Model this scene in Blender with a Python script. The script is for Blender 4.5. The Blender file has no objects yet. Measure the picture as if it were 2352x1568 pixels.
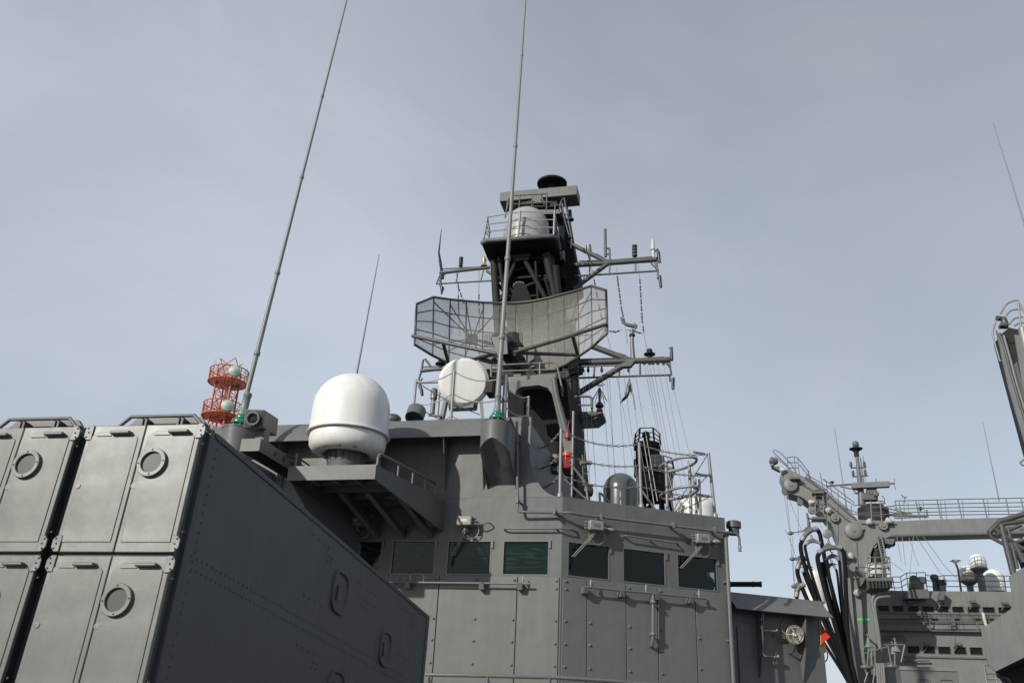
import bpy, bmesh, math, random
from mathutils import Vector as V, Matrix

random.seed(7)
scene = bpy.context.scene
col = scene.collection
rad = math.radians

# ------------------------------------------------------------------ camera
F_PX, CX, CY = 2046.0, 1176.0, 784.0            # focal length and centre in photograph pixels
PITCH, ROLL = 0.410867, 0.0467262
CF = V((0, math.cos(PITCH), math.sin(PITCH)))
_u = V((0, -math.sin(PITCH), math.cos(PITCH)))
CR = V((1, 0, 0)) * math.cos(ROLL) + _u * math.sin(ROLL)
CU = V((-1, 0, 0)) * math.sin(ROLL) + _u * math.cos(ROLL)
CO = V((0, 0, 1.6))
cam_data = bpy.data.cameras.new('camera')
cam_data.sensor_width = 36.0
cam_data.lens = F_PX / 2352.0 * 36.0
cam_data.clip_start = 0.05
cam_data.clip_end = 20000
cam = bpy.data.objects.new('camera', cam_data)
m = Matrix((CR, CU, -CF)).transposed().to_4x4()
m.translation = CO
cam.matrix_world = m
col.objects.link(cam)
scene.camera = cam

# ------------------------------------------------------------------ sky and sun
SUN_AZ, SUN_EL = rad(-135.5), rad(26.0)
SUN = V((math.sin(SUN_AZ) * math.cos(SUN_EL), math.cos(SUN_AZ) * math.cos(SUN_EL), math.sin(SUN_EL)))
world = bpy.data.worlds.new('World')
scene.world = world
world.use_nodes = True
nt = world.node_tree
nt.nodes.clear()
w_out = nt.nodes.new('ShaderNodeOutputWorld')
w_bg = nt.nodes.new('ShaderNodeBackground')
w_sky = nt.nodes.new('ShaderNodeTexSky')
w_sky.sky_type = 'NISHITA'
w_sky.sun_disc = False
w_sky.sun_elevation = SUN_EL
w_sky.sun_rotation = SUN_AZ
w_sky.air_density = 1.0
w_sky.dust_density = 1.2
w_sky.ozone_density = 2.0
CLX, CLY, CLZ = -4.3, 7.9, -0.5
w_tc = nt.nodes.new('ShaderNodeTexCoord')
w_map = nt.nodes.new('ShaderNodeMapping')
w_map.inputs['Rotation'].default_value = (0.5, -0.6, 0.9)
w_map.inputs['Scale'].default_value = (1.0, 1.5, 1.7)
w_n = nt.nodes.new('ShaderNodeTexNoise')
w_n.inputs['Scale'].default_value = 1.5
w_n.inputs['Detail'].default_value = 7
w_n.inputs['Roughness'].default_value = 0.62
w_n.inputs['Distortion'].default_value = 1.1
w_r = nt.nodes.new('ShaderNodeMapRange')
w_r.inputs['From Min'].default_value = 0.3
w_r.inputs['From Max'].default_value = 0.72
w_r.inputs['To Min'].default_value = 0.64
w_r.inputs['To Max'].default_value = 0.86
w_mix = nt.nodes.new('ShaderNodeMix')
w_mix.data_type = 'RGBA'
w_veil = nt.nodes.new('ShaderNodeVectorMath'); w_veil.operation = 'SCALE'
w_veil.inputs[0].default_value = (4.88, 5.30, 5.92)                # thin high cloud veil, paler towards the horizon
w_sep = nt.nodes.new('ShaderNodeSeparateXYZ')
w_gr = nt.nodes.new('ShaderNodeMapRange')
w_gr.inputs['From Min'].default_value = 0.0
w_gr.inputs['From Max'].default_value = 0.85
w_gr.inputs['To Min'].default_value = 1.22
w_gr.inputs['To Max'].default_value = 0.85
nt.links.new(w_tc.outputs['Generated'], w_sep.inputs[0])
nt.links.new(w_sep.outputs['Z'], w_gr.inputs['Value'])
w_big = nt.nodes.new('ShaderNodeTexNoise')                         # broad thicker and thinner patches of the veil
w_big.inputs['Scale'].default_value = 1.15
w_big.inputs['Detail'].default_value = 2.5
w_bmap = nt.nodes.new('ShaderNodeMapping'); w_bmap.inputs['Location'].default_value = (CLX, CLY, CLZ)
w_brg = nt.nodes.new('ShaderNodeMapRange')
w_brg.inputs['From Min'].default_value = 0.32
w_brg.inputs['From Max'].default_value = 0.68
w_brg.inputs['To Min'].default_value = 0.84
w_brg.inputs['To Max'].default_value = 1.20
w_mul = nt.nodes.new('ShaderNodeMath'); w_mul.operation = 'MULTIPLY'
nt.links.new(w_tc.outputs['Generated'], w_bmap.inputs['Vector'])
nt.links.new(w_bmap.outputs['Vector'], w_big.inputs['Vector'])
nt.links.new(w_big.outputs['Fac'], w_brg.inputs['Value'])
nt.links.new(w_gr.outputs['Result'], w_mul.inputs[0])
nt.links.new(w_brg.outputs['Result'], w_mul.inputs[1])
nt.links.new(w_mul.outputs['Value'], w_veil.inputs['Scale'])
nt.links.new(w_veil.outputs['Vector'], w_mix.inputs['B'])
nt.links.new(w_tc.outputs['Generated'], w_map.inputs['Vector'])
nt.links.new(w_map.outputs['Vector'], w_n.inputs['Vector'])
nt.links.new(w_n.outputs['Fac'], w_r.inputs['Value'])
nt.links.new(w_r.outputs['Result'], w_mix.inputs['Factor'])
nt.links.new(w_sky.outputs['Color'], w_mix.inputs['A'])
nt.links.new(w_mix.outputs['Result'], w_bg.inputs['Color'])
w_bg.inputs['Strength'].default_value = 0.11
nt.links.new(w_bg.outputs['Background'], w_out.inputs['Surface'])

sun_data = bpy.data.lights.new('sun', 'SUN')
sun_data.energy = 4.3
sun_data.angle = rad(0.6)
sun_data.color = (1.0, 0.95, 0.86)
sun = bpy.data.objects.new('sun', sun_data)
sun.rotation_euler = (-SUN).to_track_quat('-Z', 'Y').to_euler()
sun.location = (-30, -60, 40)
col.objects.link(sun)

scene.view_settings.view_transform = 'Standard'
scene.view_settings.look = 'None'
scene.view_settings.exposure = 0.0
scene.view_settings.gamma = 1.0
scene.cycles.max_bounces = 6
scene.cycles.transparent_max_bounces = 16

# ------------------------------------------------------------------ places: the ship's own axes
EDGE = V((1.012, 15.313, 0))                     # corner between the bridge's front and angled faces
_a1, _a2 = rad(-75.93), rad(71.13)
T1 = V((-math.sin(_a1), -math.cos(_a1), 0))      # along the bridge front, to the right
N1 = V((T1.y, -T1.x, 0))                         # out of the bridge front
T2 = V((math.sin(_a2), math.cos(_a2), 0))        # along the angled face
N2 = V((T2.y, -T2.x, 0))
AFT = -N1
UP = V((0, 0, 1))

def S(a, b, z):                                  # a along the front, b metres aft of it, z height
    return EDGE + T1 * a + AFT * b + UP * z
def ray(x, y):
    return CR * ((x - CX) / F_PX) - CU * ((y - CY) / F_PX) + CF
def hit(x, y, p, n):
    d = ray(x, y)
    return CO + d * ((p - CO).dot(n) / d.dot(n))
def P(x, y, b):                                  # point seen at x, y on the plane b metres aft of the bridge front
    return hit(x, y, EDGE + AFT * b, N1)
def H(x, y, z):                                  # point seen at x, y at height z
    return hit(x, y, V((0, 0, z)), UP)
def RW(x, y, off=0.0):                           # on the angled face of the bridge, off metres proud of it
    return hit(x, y, EDGE + N2 * off, N2)
def SR(t, off, z):
    return EDGE + T2 * t + N2 * off + UP * z

# ------------------------------------------------------------------ mesh helpers
def basis(d):
    d = d.normalized()
    h = V((0, 0, 1)) if abs(d.z) < 0.9 else V((1, 0, 0))
    x = d.cross(h).normalized()
    return x, x.cross(d).normalized(), d

class MB:
    def __init__(s):
        s.v = []; s.f = []
    def hexa(s, p):                              # 8 points: bottom ring 0-3, top ring 4-7
        k = len(s.v); s.v += [V(q) for q in p]
        for f in ((3, 2, 1, 0), (4, 5, 6, 7), (0, 1, 5, 4), (1, 2, 6, 5), (2, 3, 7, 6), (3, 0, 4, 7)):
            s.f.append(tuple(k + i for i in f))
        return s
    def box(s, c, x, y, z):                      # centre and three half vectors
        return s.hexa([c - x - y - z, c + x - y - z, c + x + y - z, c - x + y - z,
                       c - x - y + z, c + x - y + z, c + x + y + z, c - x + y + z])
    def sbox(s, a0, a1, b0, b1, z0, z1):         # box in the ship's axes
        return s.hexa([S(a0, b0, z0), S(a1, b0, z0), S(a1, b1, z0), S(a0, b1, z0),
                       S(a0, b0, z1), S(a1, b0, z1), S(a1, b1, z1), S(a0, b1, z1)])
    def rbox(s, t0, t1, o0, o1, z0, z1):         # box along the angled face
        return s.hexa([SR(t0, o1, z0), SR(t1, o1, z0), SR(t1, o0, z0), SR(t0, o0, z0),
                       SR(t0, o1, z1), SR(t1, o1, z1), SR(t1, o0, z1), SR(t0, o0, z1)])
    def prism(s, pts, vec):
        k = len(s.v); n = len(pts)
        s.v += [V(q) for q in pts] + [V(q) + vec for q in pts]
        s.f.append(tuple(range(k + n - 1, k - 1, -1)))
        s.f.append(tuple(range(k + n, k + 2 * n)))
        for i in range(n):
            j = (i + 1) % n
            s.f.append((k + i, k + j, k + n + j, k + n + i))
        return s
    def tube(s, pts, r, n=8, closed=False):
        pts = [V(p) for p in pts]; m_ = len(pts)
        if n in (6, 7): n = 8
        rs = r if isinstance(r, (list, tuple)) else [r] * m_
        k = len(s.v); prev = None
        for i, p in enumerate(pts):
            if closed:
                d = pts[(i + 1) % m_] - pts[i - 1]
            else:
                d = pts[min(i + 1, m_ - 1)] - pts[max(i - 1, 0)]
            if d.length < 1e-9: d = V((0, 0, 1))
            d.normalize()
            if prev is None:
                x, y, _ = basis(d)
            else:
                x = (prev - d * prev.dot(d))
                if x.length < 1e-6: x = basis(d)[0]
                x.normalize(); y = x.cross(d)
            prev = x
            for j in range(n):
                t = 2 * math.pi * j / n
                s.v.append(p + (x * math.cos(t) + y * math.sin(t)) * rs[i])
        for i in range(m_ if closed else m_ - 1):
            i2 = (i + 1) % m_
            for j in range(n):
                j2 = (j + 1) % n
                s.f.append((k + i * n + j, k + i2 * n + j, k + i2 * n + j2, k + i * n + j2))
        if not closed:
            s.f.append(tuple(k + j for j in range(n)))
            s.f.append(tuple(k + (m_ - 1) * n + j for j in range(n - 1, -1, -1)))
        return s
    def lathe(s, c, axis, prof, n=24):           # prof: (radius, height) along axis
        x, y, d = basis(axis); k = len(s.v)
        for r, h in prof:
            for j in range(n):
                t = 2 * math.pi * j / n
                s.v.append(c + d * h + (x * math.cos(t) + y * math.sin(t)) * max(r, 1e-4))
        for i in range(len(prof) - 1):
            for j in range(n):
                j2 = (j + 1) % n
                s.f.append((k + i * n + j, k + i * n + j2, k + (i + 1) * n + j2, k + (i + 1) * n + j))
        s.f.append(tuple(k + j for j in range(n - 1, -1, -1)))
        s.f.append(tuple(k + (len(prof) - 1) * n + j for j in range(n)))
        return s
    def grid(s, rows):
        k = len(s.v); w = len(rows[0])
        for r in rows: s.v += [V(q) for q in r]
        for i in range(len(rows) - 1):
            for j in range(w - 1):
                s.f.append((k + i * w + j, k + i * w + j + 1, k + (i + 1) * w + j + 1, k + (i + 1) * w + j))
        return s

WORLD = {}
def make(name, mb, mat, parent=None, bevel=0.0, smooth=True, angle=50, kind=None, solid=0.0):
    lo = V((min(p.x for p in mb.v), min(p.y for p in mb.v), min(p.z for p in mb.v)))
    hi = V((max(p.x for p in mb.v), max(p.y for p in mb.v), max(p.z for p in mb.v)))
    c = V(((lo.x + hi.x) / 2, (lo.y + hi.y) / 2, lo.z))
    me = bpy.data.meshes.new(name)
    me.from_pydata([tuple(p - c) for p in mb.v], [], mb.f)
    bm = bmesh.new(); bm.from_mesh(me)
    bmesh.ops.recalc_face_normals(bm, faces=bm.faces)
    if solid:
        bmesh.ops.solidify(bm, geom=bm.faces[:], thickness=solid)
        bmesh.ops.recalc_face_normals(bm, faces=bm.faces)
    bm.to_mesh(me); bm.free()
    me.materials.append(mat)
    if smooth:
        me.shade_smooth(); me.set_sharp_from_angle(angle=rad(angle))
    o = bpy.data.objects.new(name, me)
    col.objects.link(o)
    WORLD[o] = c
    if parent is not None:
        o.parent = parent; o.location = c - WORLD[parent]
    else:
        o.location = c
    if bevel:
        md = o.modifiers.new('bevel', 'BEVEL'); md.width = bevel; md.segments = 2; md.limit_method = 'ANGLE'; md.angle_limit = rad(30)
    if kind: o['kind'] = kind
    return o

def thing(name, label, cat, base, group=None):
    o = bpy.data.objects.new(name, None)
    o.empty_display_size = 0.2
    o.location = base; WORLD[o] = V(base)
    o['label'] = label; o['category'] = cat
    if group: o['group'] = group
    col.objects.link(o)
    return o

def copy_part(src, world_pos, parent, rot=None):
    o = src.copy(); col.objects.link(o)
    o.parent = parent; o.location = V(world_pos) - WORLD[parent]; WORLD[o] = V(world_pos)
    if rot is not None: o.rotation_euler = rot
    return o

def tubes(name, mat, parent, paths, r, n=6, kind=None, smooth=True):
    mb = MB()
    for p in paths: mb.tube(p, r, n)
    return make(name, mb, mat, parent, kind=kind, smooth=smooth)

def bend(pts, r, n=4):                           # round the corners of a polyline
    pts = [V(p) for p in pts]; out = [pts[0]]
    for i in range(1, len(pts) - 1):
        a, b, c = pts[i - 1], pts[i], pts[i + 1]
        d1 = (a - b); d2 = (c - b)
        q = min(r, d1.length * .45, d2.length * .45)
        p0 = b + d1.normalized() * q; p2 = b + d2.normalized() * q
        for k in range(n + 1):
            t = k / n
            out.append(p0 * (1 - t) ** 2 + b * 2 * t * (1 - t) + p2 * t * t)
    out.append(pts[-1]); return out

def sag(a, b, drop, n=14):
    a, b = V(a), V(b)
    return [a.lerp(b, k / n) - UP * (drop * 4 * (k / n) * (1 - k / n)) for k in range(n + 1)]

def chain(mb, pts, step=0.05, r=0.013):          # a run of links, alternately turned
    L = 0; out = []
    for a, b in zip(pts[:-1], pts[1:]):
        d = (b - a).length; k = max(1, round(d / step))
        for i in range(k): out.append((a.lerp(b, i / k), a.lerp(b, (i + 1) / k)))
    for i, (a, b) in enumerate(out):
        d = (b - a); x, y, w = basis(d); s = x if i % 2 else y
        e = d * 0.12; m_ = (a + b) / 2
        mb.tube([a - e, m_ + s * r * .9, b + e, m_ - s * r * .9], r * .42, 4, closed=True)

def spline(pts, n=8):                            # Catmull-Rom through points
    pts = [V(p) for p in pts]; q = [pts[0]] + pts + [pts[-1]]; out = []
    for i in range(1, len(q) - 2):
        for k in range(n):
            t = k / n
            p0, p1, p2, p3 = q[i - 1], q[i], q[i + 1], q[i + 2]
            out.append(0.5 * ((2 * p1) + (p2 - p0) * t + (2 * p0 - 5 * p1 + 4 * p2 - p3) * t * t + (3 * p1 - p0 - 3 * p2 + p3) * t ** 3))
    out.append(pts[-1]); return out

# ------------------------------------------------------------------ materials
def paint(name, c, rough=0.45, mottle=0.10, bump=0.12, bscale=9.0, streak=0.10, metal=0.0, bdist=0.004, spec=0.5, coat=0.0, can=0.0, stain=0.0):
    mt = bpy.data.materials.new(name); mt.use_nodes = True
    n = mt.node_tree; p = n.nodes['Principled BSDF']; L = n.links.new
    tc = n.nodes.new('ShaderNodeTexCoord')
    n1 = n.nodes.new('ShaderNodeTexNoise'); n1.inputs['Scale'].default_value = 1.7; n1.inputs['Detail'].default_value = 6; n1.inputs['Roughness'].default_value = .6
    mp = n.nodes.new('ShaderNodeMapping'); mp.inputs['Scale'].default_value = (5, 5, .35)
    n2 = n.nodes.new('ShaderNodeTexNoise'); n2.inputs['Scale'].default_value = 2.5; n2.inputs['Detail'].default_value = 4
    n3 = n.nodes.new('ShaderNodeTexNoise'); n3.inputs['Scale'].default_value = bscale; n3.inputs['Detail'].default_value = 5
    L(tc.outputs['Object'], n1.inputs['Vector']); L(tc.outputs['Object'], mp.inputs['Vector'])
    L(mp.outputs['Vector'], n2.inputs['Vector']); L(tc.outputs['Object'], n3.inputs['Vector'])
    r1 = n.nodes.new('ShaderNodeMapRange'); r1.inputs['From Min'].default_value = .25; r1.inputs['From Max'].default_value = .75
    r1.inputs['To Min'].default_value = 1 - mottle; r1.inputs['To Max'].default_value = 1 + mottle
    r2 = n.nodes.new('ShaderNodeMapRange'); r2.inputs['From Min'].default_value = .3; r2.inputs['From Max'].default_value = .7
    r2.inputs['To Min'].default_value = 1 - streak; r2.inputs['To Max'].default_value = 1 + streak * .5
    L(n1.outputs['Fac'], r1.inputs['Value']); L(n2.outputs['Fac'], r2.inputs['Value'])
    mu = n.nodes.new('ShaderNodeMath'); mu.operation = 'MULTIPLY'
    L(r1.outputs['Result'], mu.inputs[0]); L(r2.outputs['Result'], mu.inputs[1])
    vm = n.nodes.new('ShaderNodeVectorMath'); vm.operation = 'SCALE'; vm.inputs[0].default_value = c
    L(mu.outputs['Value'], vm.inputs['Scale'])
    if stain:
        m3 = n.nodes.new('ShaderNodeMapping'); m3.inputs['Scale'].default_value = (9, 9, .55)
        n5 = n.nodes.new('ShaderNodeTexNoise'); n5.inputs['Scale'].default_value = 1.6; n5.inputs['Detail'].default_value = 5; n5.inputs['Roughness'].default_value = .65
        L(tc.outputs['Object'], m3.inputs['Vector']); L(m3.outputs['Vector'], n5.inputs['Vector'])
        r5 = n.nodes.new('ShaderNodeMapRange'); r5.inputs['From Min'].default_value = .60; r5.inputs['From Max'].default_value = .78; r5.inputs['To Max'].default_value = stain
        L(n5.outputs['Fac'], r5.inputs['Value'])
        mx = n.nodes.new('ShaderNodeMix'); mx.data_type = 'RGBA'; mx.inputs['B'].default_value = (c[0] * .62, c[1] * .52, c[2] * .42, 1)
        L(r5.outputs['Result'], mx.inputs['Factor']); L(vm.outputs['Vector'], mx.inputs['A']); L(mx.outputs['Result'], p.inputs['Base Color'])
    else:
        L(vm.outputs['Vector'], p.inputs['Base Color'])
    rr = n.nodes.new('ShaderNodeMapRange'); rr.inputs['To Min'].default_value = max(.03, rough - .1); rr.inputs['To Max'].default_value = rough + .12
    L(n1.outputs['Fac'], rr.inputs['Value']); L(rr.outputs['Result'], p.inputs['Roughness'])
    p.inputs['Metallic'].default_value = metal
    p.inputs['Specular IOR Level'].default_value = spec
    p.inputs['Coat Weight'].default_value = coat
    if bump:
        b = n.nodes.new('ShaderNodeBump'); b.inputs['Strength'].default_value = bump; b.inputs['Distance'].default_value = bdist
        L(n3.outputs['Fac'], b.inputs['Height']); L(b.outputs['Normal'], p.inputs['Normal'])
        if can:
            n4 = n.nodes.new('ShaderNodeTexNoise'); n4.inputs['Scale'].default_value = 1.6; n4.inputs['Detail'].default_value = 1.5
            L(tc.outputs['Object'], n4.inputs['Vector'])
            b2 = n.nodes.new('ShaderNodeBump'); b2.inputs['Strength'].default_value = 1.0; b2.inputs['Distance'].default_value = can
            L(n4.outputs['Fac'], b2.inputs['Height']); L(b2.outputs['Normal'], b.inputs['Normal'])
    return mt

M_GRAY = paint('haze_gray_paint', (.108, .112, .111), .48, .10, .25, 5, .10, bdist=.01, can=.03, stain=.4, spec=.3)
M_PANEL = paint('gray_panel_paint', (.122, .125, .120), .48, .07, .15, 5, .07, bdist=.006, can=.02, stain=.35, spec=.3)
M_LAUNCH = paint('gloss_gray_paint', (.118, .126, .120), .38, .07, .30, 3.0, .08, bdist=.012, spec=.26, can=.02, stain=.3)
M_LSHADE = paint('shade_darkened_gray_paint', (.064, .069, .074), .48, .12, .15, 4, .10, bdist=.006, can=.03, spec=.3)  # same gray as the doors, darkened to put the side's shade into the colour
M_DARK = paint('dark_groove_paint', (.035, .037, .037), .5, .15, .1)
M_PIPE = paint('pipe_gray_paint', (.115, .118, .115), .38, .08, .15, 20)
M_MAST = paint('mast_gray_paint', (.060, .063, .060), .45, .12, .15, 8, .15)
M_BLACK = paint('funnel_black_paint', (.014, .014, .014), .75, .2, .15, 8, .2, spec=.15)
M_SOOTSHADE = paint('dark_mast_paint_and_shade', (.020, .022, .021), .65, .2, .15, 8, .2, spec=.25)  # near-black mast paint that also takes in the shadow under the platforms
M_STEEL = paint('worn_steel', (.22, .22, .215), .45, .15, .2, 25, .1, metal=.2)
M_WHITE = paint('white_radome_gelcoat', (.66, .654, .635), .33, .04, .04, 3, .08, bdist=.003, stain=.12)
M_CREAM = paint('weathered_white_cover', (.45, .447, .43), .38, .05, .08, 4, .10)
M_DISC = paint('white_dish_paint', (.60, .594, .575), .45, .04, .04, 3, .06)
M_DOMEGRAY = paint('gray_radome', (.07, .077, .075), .25, .06, .05, 4, .08)
M_GREEN = paint('green_porcelain', (.008, .16, .085), .2, .08, .05)
M_WHIP = paint('whip_fibreglass', (.16, .178, .17), .45, .08, .05)
M_ORANGE = paint('orange_tower_paint', (.46, .105, .04), .5, .12, .1)
M_TOWERGRAY = paint('tower_dish_cover', (.34, .42, .37), .5, .05, .05)
M_ORANGELAMP = paint('orange_plastic', (.50, .06, .02), .35, .05, .05)
M_REDLAMP = paint('red_plastic', (.30, .025, .02), .35, .05, .05)
M_ROPE = paint('white_rope', (.36, .345, .30), .8, .12, .4, 60)
M_RUBBER = paint('black_rubber', (.008, .008, .009), .7, .15, .2, 14, spec=.1)
M_BRASS = paint('brass', (.36, .29, .17), .4, .15, .1, 30, metal=.5)
M_CHROME = paint('lamp_steel', (.45, .46, .45), .3, .1, .05, 30, metal=.5)
M_BLACKFIT = paint('black_fitting', (.02, .02, .02), .4, .1, .1, 20)
M_CABLE = paint('rigging_wire', (.20, .205, .205), .5, .05, 0)
M_FLAGRED = paint('red_flag_cloth', (.45, .02, .02), .8, .1, .3, 10)
M_FLAGWHITE = paint('white_flag_cloth', (.50, .50, .50), .8, .1, .3, 10)
M_FLAGBLACK = paint('black_flag_cloth', (.02, .02, .022), .8, .1, .3, 10)
M_YELLOW = paint('yellow_cloth', (.62, .30, .01), .7, .1, .3, 10)
M_TAPE = paint('green_marking', (.01, .60, .10), .5, .05, .05)
M_SUPPLY = paint('supply_ship_gray', (.150, .156, .149), .5, .09, .15, 3, .12, stain=.5)
M_SUPPLYD = paint('supply_ship_trim_gray', (.095, .099, .095), .5, .10, .15, 3, .12)
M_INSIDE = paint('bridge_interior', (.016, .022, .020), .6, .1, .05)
M_PLATE = paint('cream_name_plate', (.48, .46, .34), .5, .05, 0)
M_MARK = paint('red_marking', (.55, .04, .03), .5, .05, 0)
M_DECK = paint('deck_gray', (.07, .073, .073), .7, .1, .3, 20)

def glass(name, tint, spec_rough=0.02, wav=0.0):
    mt = bpy.data.materials.new(name); mt.use_nodes = True
    n = mt.node_tree; n.nodes.clear(); L = n.links.new
    out = n.nodes.new('ShaderNodeOutputMaterial'); mix = n.nodes.new('ShaderNodeMixShader')
    tr = n.nodes.new('ShaderNodeBsdfTransparent'); tr.inputs['Color'].default_value = (*tint, 1)
    gl = n.nodes.new('ShaderNodeBsdfGlossy'); gl.inputs['Roughness'].default_value = spec_rough
    fr = n.nodes.new('ShaderNodeFresnel'); fr.inputs['IOR'].default_value = 1.36
    if wav:
        tc = n.nodes.new('ShaderNodeTexCoord'); mp = n.nodes.new('ShaderNodeMapping'); mp.inputs['Scale'].default_value = (2, 2, 14)
        ns = n.nodes.new('ShaderNodeTexNoise'); ns.inputs['Scale'].default_value = 2.2; ns.inputs['Detail'].default_value = 4; ns.inputs['Distortion'].default_value = .6
        b = n.nodes.new('ShaderNodeBump'); b.inputs['Strength'].default_value = wav; b.inputs['Distance'].default_value = .02
        L(tc.outputs['Object'], mp.inputs['Vector']); L(mp.outputs['Vector'], ns.inputs['Vector']); L(ns.outputs['Fac'], b.inputs['Height'])
        L(b.outputs['Normal'], gl.inputs['Normal']); L(b.outputs['Normal'], fr.inputs['Normal'])
    L(fr.outputs['Fac'], mix.inputs['Fac']); L(tr.outputs['BSDF'], mix.inputs[1]); L(gl.outputs['BSDF'], mix.inputs[2])
    L(mix.outputs['Shader'], out.inputs['Surface'])
    return mt
M_GLASS = glass('tinted_bridge_glass', (.45, .60, .56), .02, .05)
M_PORT = paint('launcher_port_glass', (.060, .063, .062), .4, .1, .1, 2, spec=.15)
M_WIPER = paint('wiper_box_paint', (.20, .20, .18), .45, .06, .1, 12)
M_SILVER = paint('silver_dome_paint', (.30, .305, .30), .28, .05, .05, 4, .08)
def ripple_material():  # teal streaks paint rippled reflections into the colour
    mt = bpy.data.materials.new('painted_ripple_reflection'); mt.use_nodes = True
    n = mt.node_tree; p = n.nodes['Principled BSDF']; L = n.links.new
    tc = n.nodes.new('ShaderNodeTexCoord'); mp = n.nodes.new('ShaderNodeMapping'); mp.inputs['Scale'].default_value = (1.4, 1.4, 11.0); mp.inputs['Rotation'].default_value = (.12, -.1, 0)
    ns = n.nodes.new('ShaderNodeTexNoise'); ns.inputs['Scale'].default_value = 1.5; ns.inputs['Detail'].default_value = 4; ns.inputs['Distortion'].default_value = .8
    rp_ = n.nodes.new('ShaderNodeValToRGB'); rp_.color_ramp.elements[0].position = .52; rp_.color_ramp.elements[0].color = (.008, .012, .011, 1)
    rp_.color_ramp.elements[1].position = .68; rp_.color_ramp.elements[1].color = (.19, .25, .235, 1)
    L(tc.outputs['Object'], mp.inputs['Vector']); L(mp.outputs['Vector'], ns.inputs['Vector']); L(ns.outputs['Fac'], rp_.inputs['Fac']); L(rp_.outputs['Color'], p.inputs['Base Color'])
    p.inputs['Roughness'].default_value = .6
    return mt
M_RIPPLE = ripple_material()
M_LENS = paint('camera_lens', (.01, .012, .014), .08, 0, 0)

def mesh_screen(name, c, open_frac):
    mt = bpy.data.materials.new(name); mt.use_nodes = True
    n = mt.node_tree; p = n.nodes['Principled BSDF']; L = n.links.new
    p.inputs['Base Color'].default_value = (*c, 1); p.inputs['Roughness'].default_value = .55; p.inputs['Metallic'].default_value = .0; p.inputs['Specular IOR Level'].default_value = .35
    out = n.nodes['Material Output']
    tc = n.nodes.new('ShaderNodeTexCoord')
    def wires(sv):
        mp = n.nodes.new('ShaderNodeVectorMath'); mp.operation = 'DOT_PRODUCT'; mp.inputs[1].default_value = sv
        L(tc.outputs['Object'], mp.inputs[0])
        fr = n.nodes.new('ShaderNodeMath'); fr.operation = 'FRACT'; L(mp.outputs['Value'], fr.inputs[0])
        cm = n.nodes.new('ShaderNodeMath'); cm.operation = 'LESS_THAN'; cm.inputs[1].default_value = 1 - math.sqrt(open_frac)
        L(fr.outputs['Value'], cm.inputs[0]); return cm
    a = wires(tuple((T1 * 62 + UP * 22))); b = wires(tuple((UP * 64 - T1 * 21)))
    mx = n.nodes.new('ShaderNodeMath'); mx.operation = 'MAXIMUM'
    L(a.outputs['Value'], mx.inputs[0]); L(b.outputs['Value'], mx.inputs[1])
    tr = n.nodes.new('ShaderNodeBsdfTransparent'); mix = n.nodes.new('ShaderNodeMixShader')
    L(mx.outputs['Value'], mix.inputs['Fac']); L(tr.outputs['BSDF'], mix.inputs[1]); L(p.outputs['BSDF'], mix.inputs[2])
    L(mix.outputs['Shader'], out.inputs['Surface'])
    return mt
M_MESH = mesh_screen('wire_mesh_screen', (.235, .23, .20), .44)

# ------------------------------------------------------------------ the setting: sea and foredeck
def water():
    mt = bpy.data.materials.new('harbour_water'); mt.use_nodes = True
    n = mt.node_tree; p = n.nodes['Principled BSDF']
    p.inputs['Base Color'].default_value = (.02, .035, .04, 1); p.inputs['Roughness'].default_value = .12
    ns = n.nodes.new('ShaderNodeTexNoise'); ns.inputs['Scale'].default_value = 1.2; ns.inputs['Detail'].default_value = 6
    tc = n.nodes.new('ShaderNodeTexCoord'); b = n.nodes.new('ShaderNodeBump'); b.inputs['Strength'].default_value = .5; b.inputs['Distance'].default_value = .3
    n.links.new(tc.outputs['Object'], ns.inputs['Vector']); n.links.new(ns.outputs['Fac'], b.inputs['Height']); n.links.new(b.outputs['Normal'], p.inputs['Normal'])
    return mt
mb = MB(); mb.grid([[V((-6000, -6000, -6)), V((6000, -6000, -6))], [V((-6000, 6000, -6)), V((6000, 6000, -6))]])
make('sea', mb, water(), kind='structure', smooth=False)
mb = MB(); mb.prism([S(-9.5, 30, -5.9), S(-9.5, -12, -5.9), S(-6, -28, -5.9), S(-2.5, -40, -5.9), S(1, -28, -5.9), S(4.5, -12, -5.9), S(4.5, 30, -5.9)], UP * 5.9)
make('foredeck', mb, M_DECK, kind='structure', smooth=False)

mb = MB(); mb.prism([V((-260, 150, -6.5)), V((60, 170, -6.5)), V((60, 420, -6.5)), V((-260, 420, -6.5))], UP * 1.6)
make('quay', mb, M_DECK, kind='structure', smooth=False)

# ------------------------------------------------------------------ box launcher on the foredeck
LK = 0.85
LH = V((0.983, -0.186, 0.008)).normalized()                 # across the doors, to the right
LD = V((0.186, 0.979, -0.084)).normalized()                 # along the cells, away from the doors
LU = LH.cross(LD).normalized()
LP = CO + ray(477, 975) * (7.0 * LK)
def LL(u, v, w): return LP + (LH * u + LU * v + LD * w) * LK
def lbox(mb, u0, u1, v0, v1, w0, w1):
    return mb.hexa([LL(u0, v0, w0), LL(u1, v0, w0), LL(u1, v0, w1), LL(u0, v0, w1), LL(u0, v1, w0), LL(u1, v1, w0), LL(u1, v1, w1), LL(u0, v1, w1)])

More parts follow.
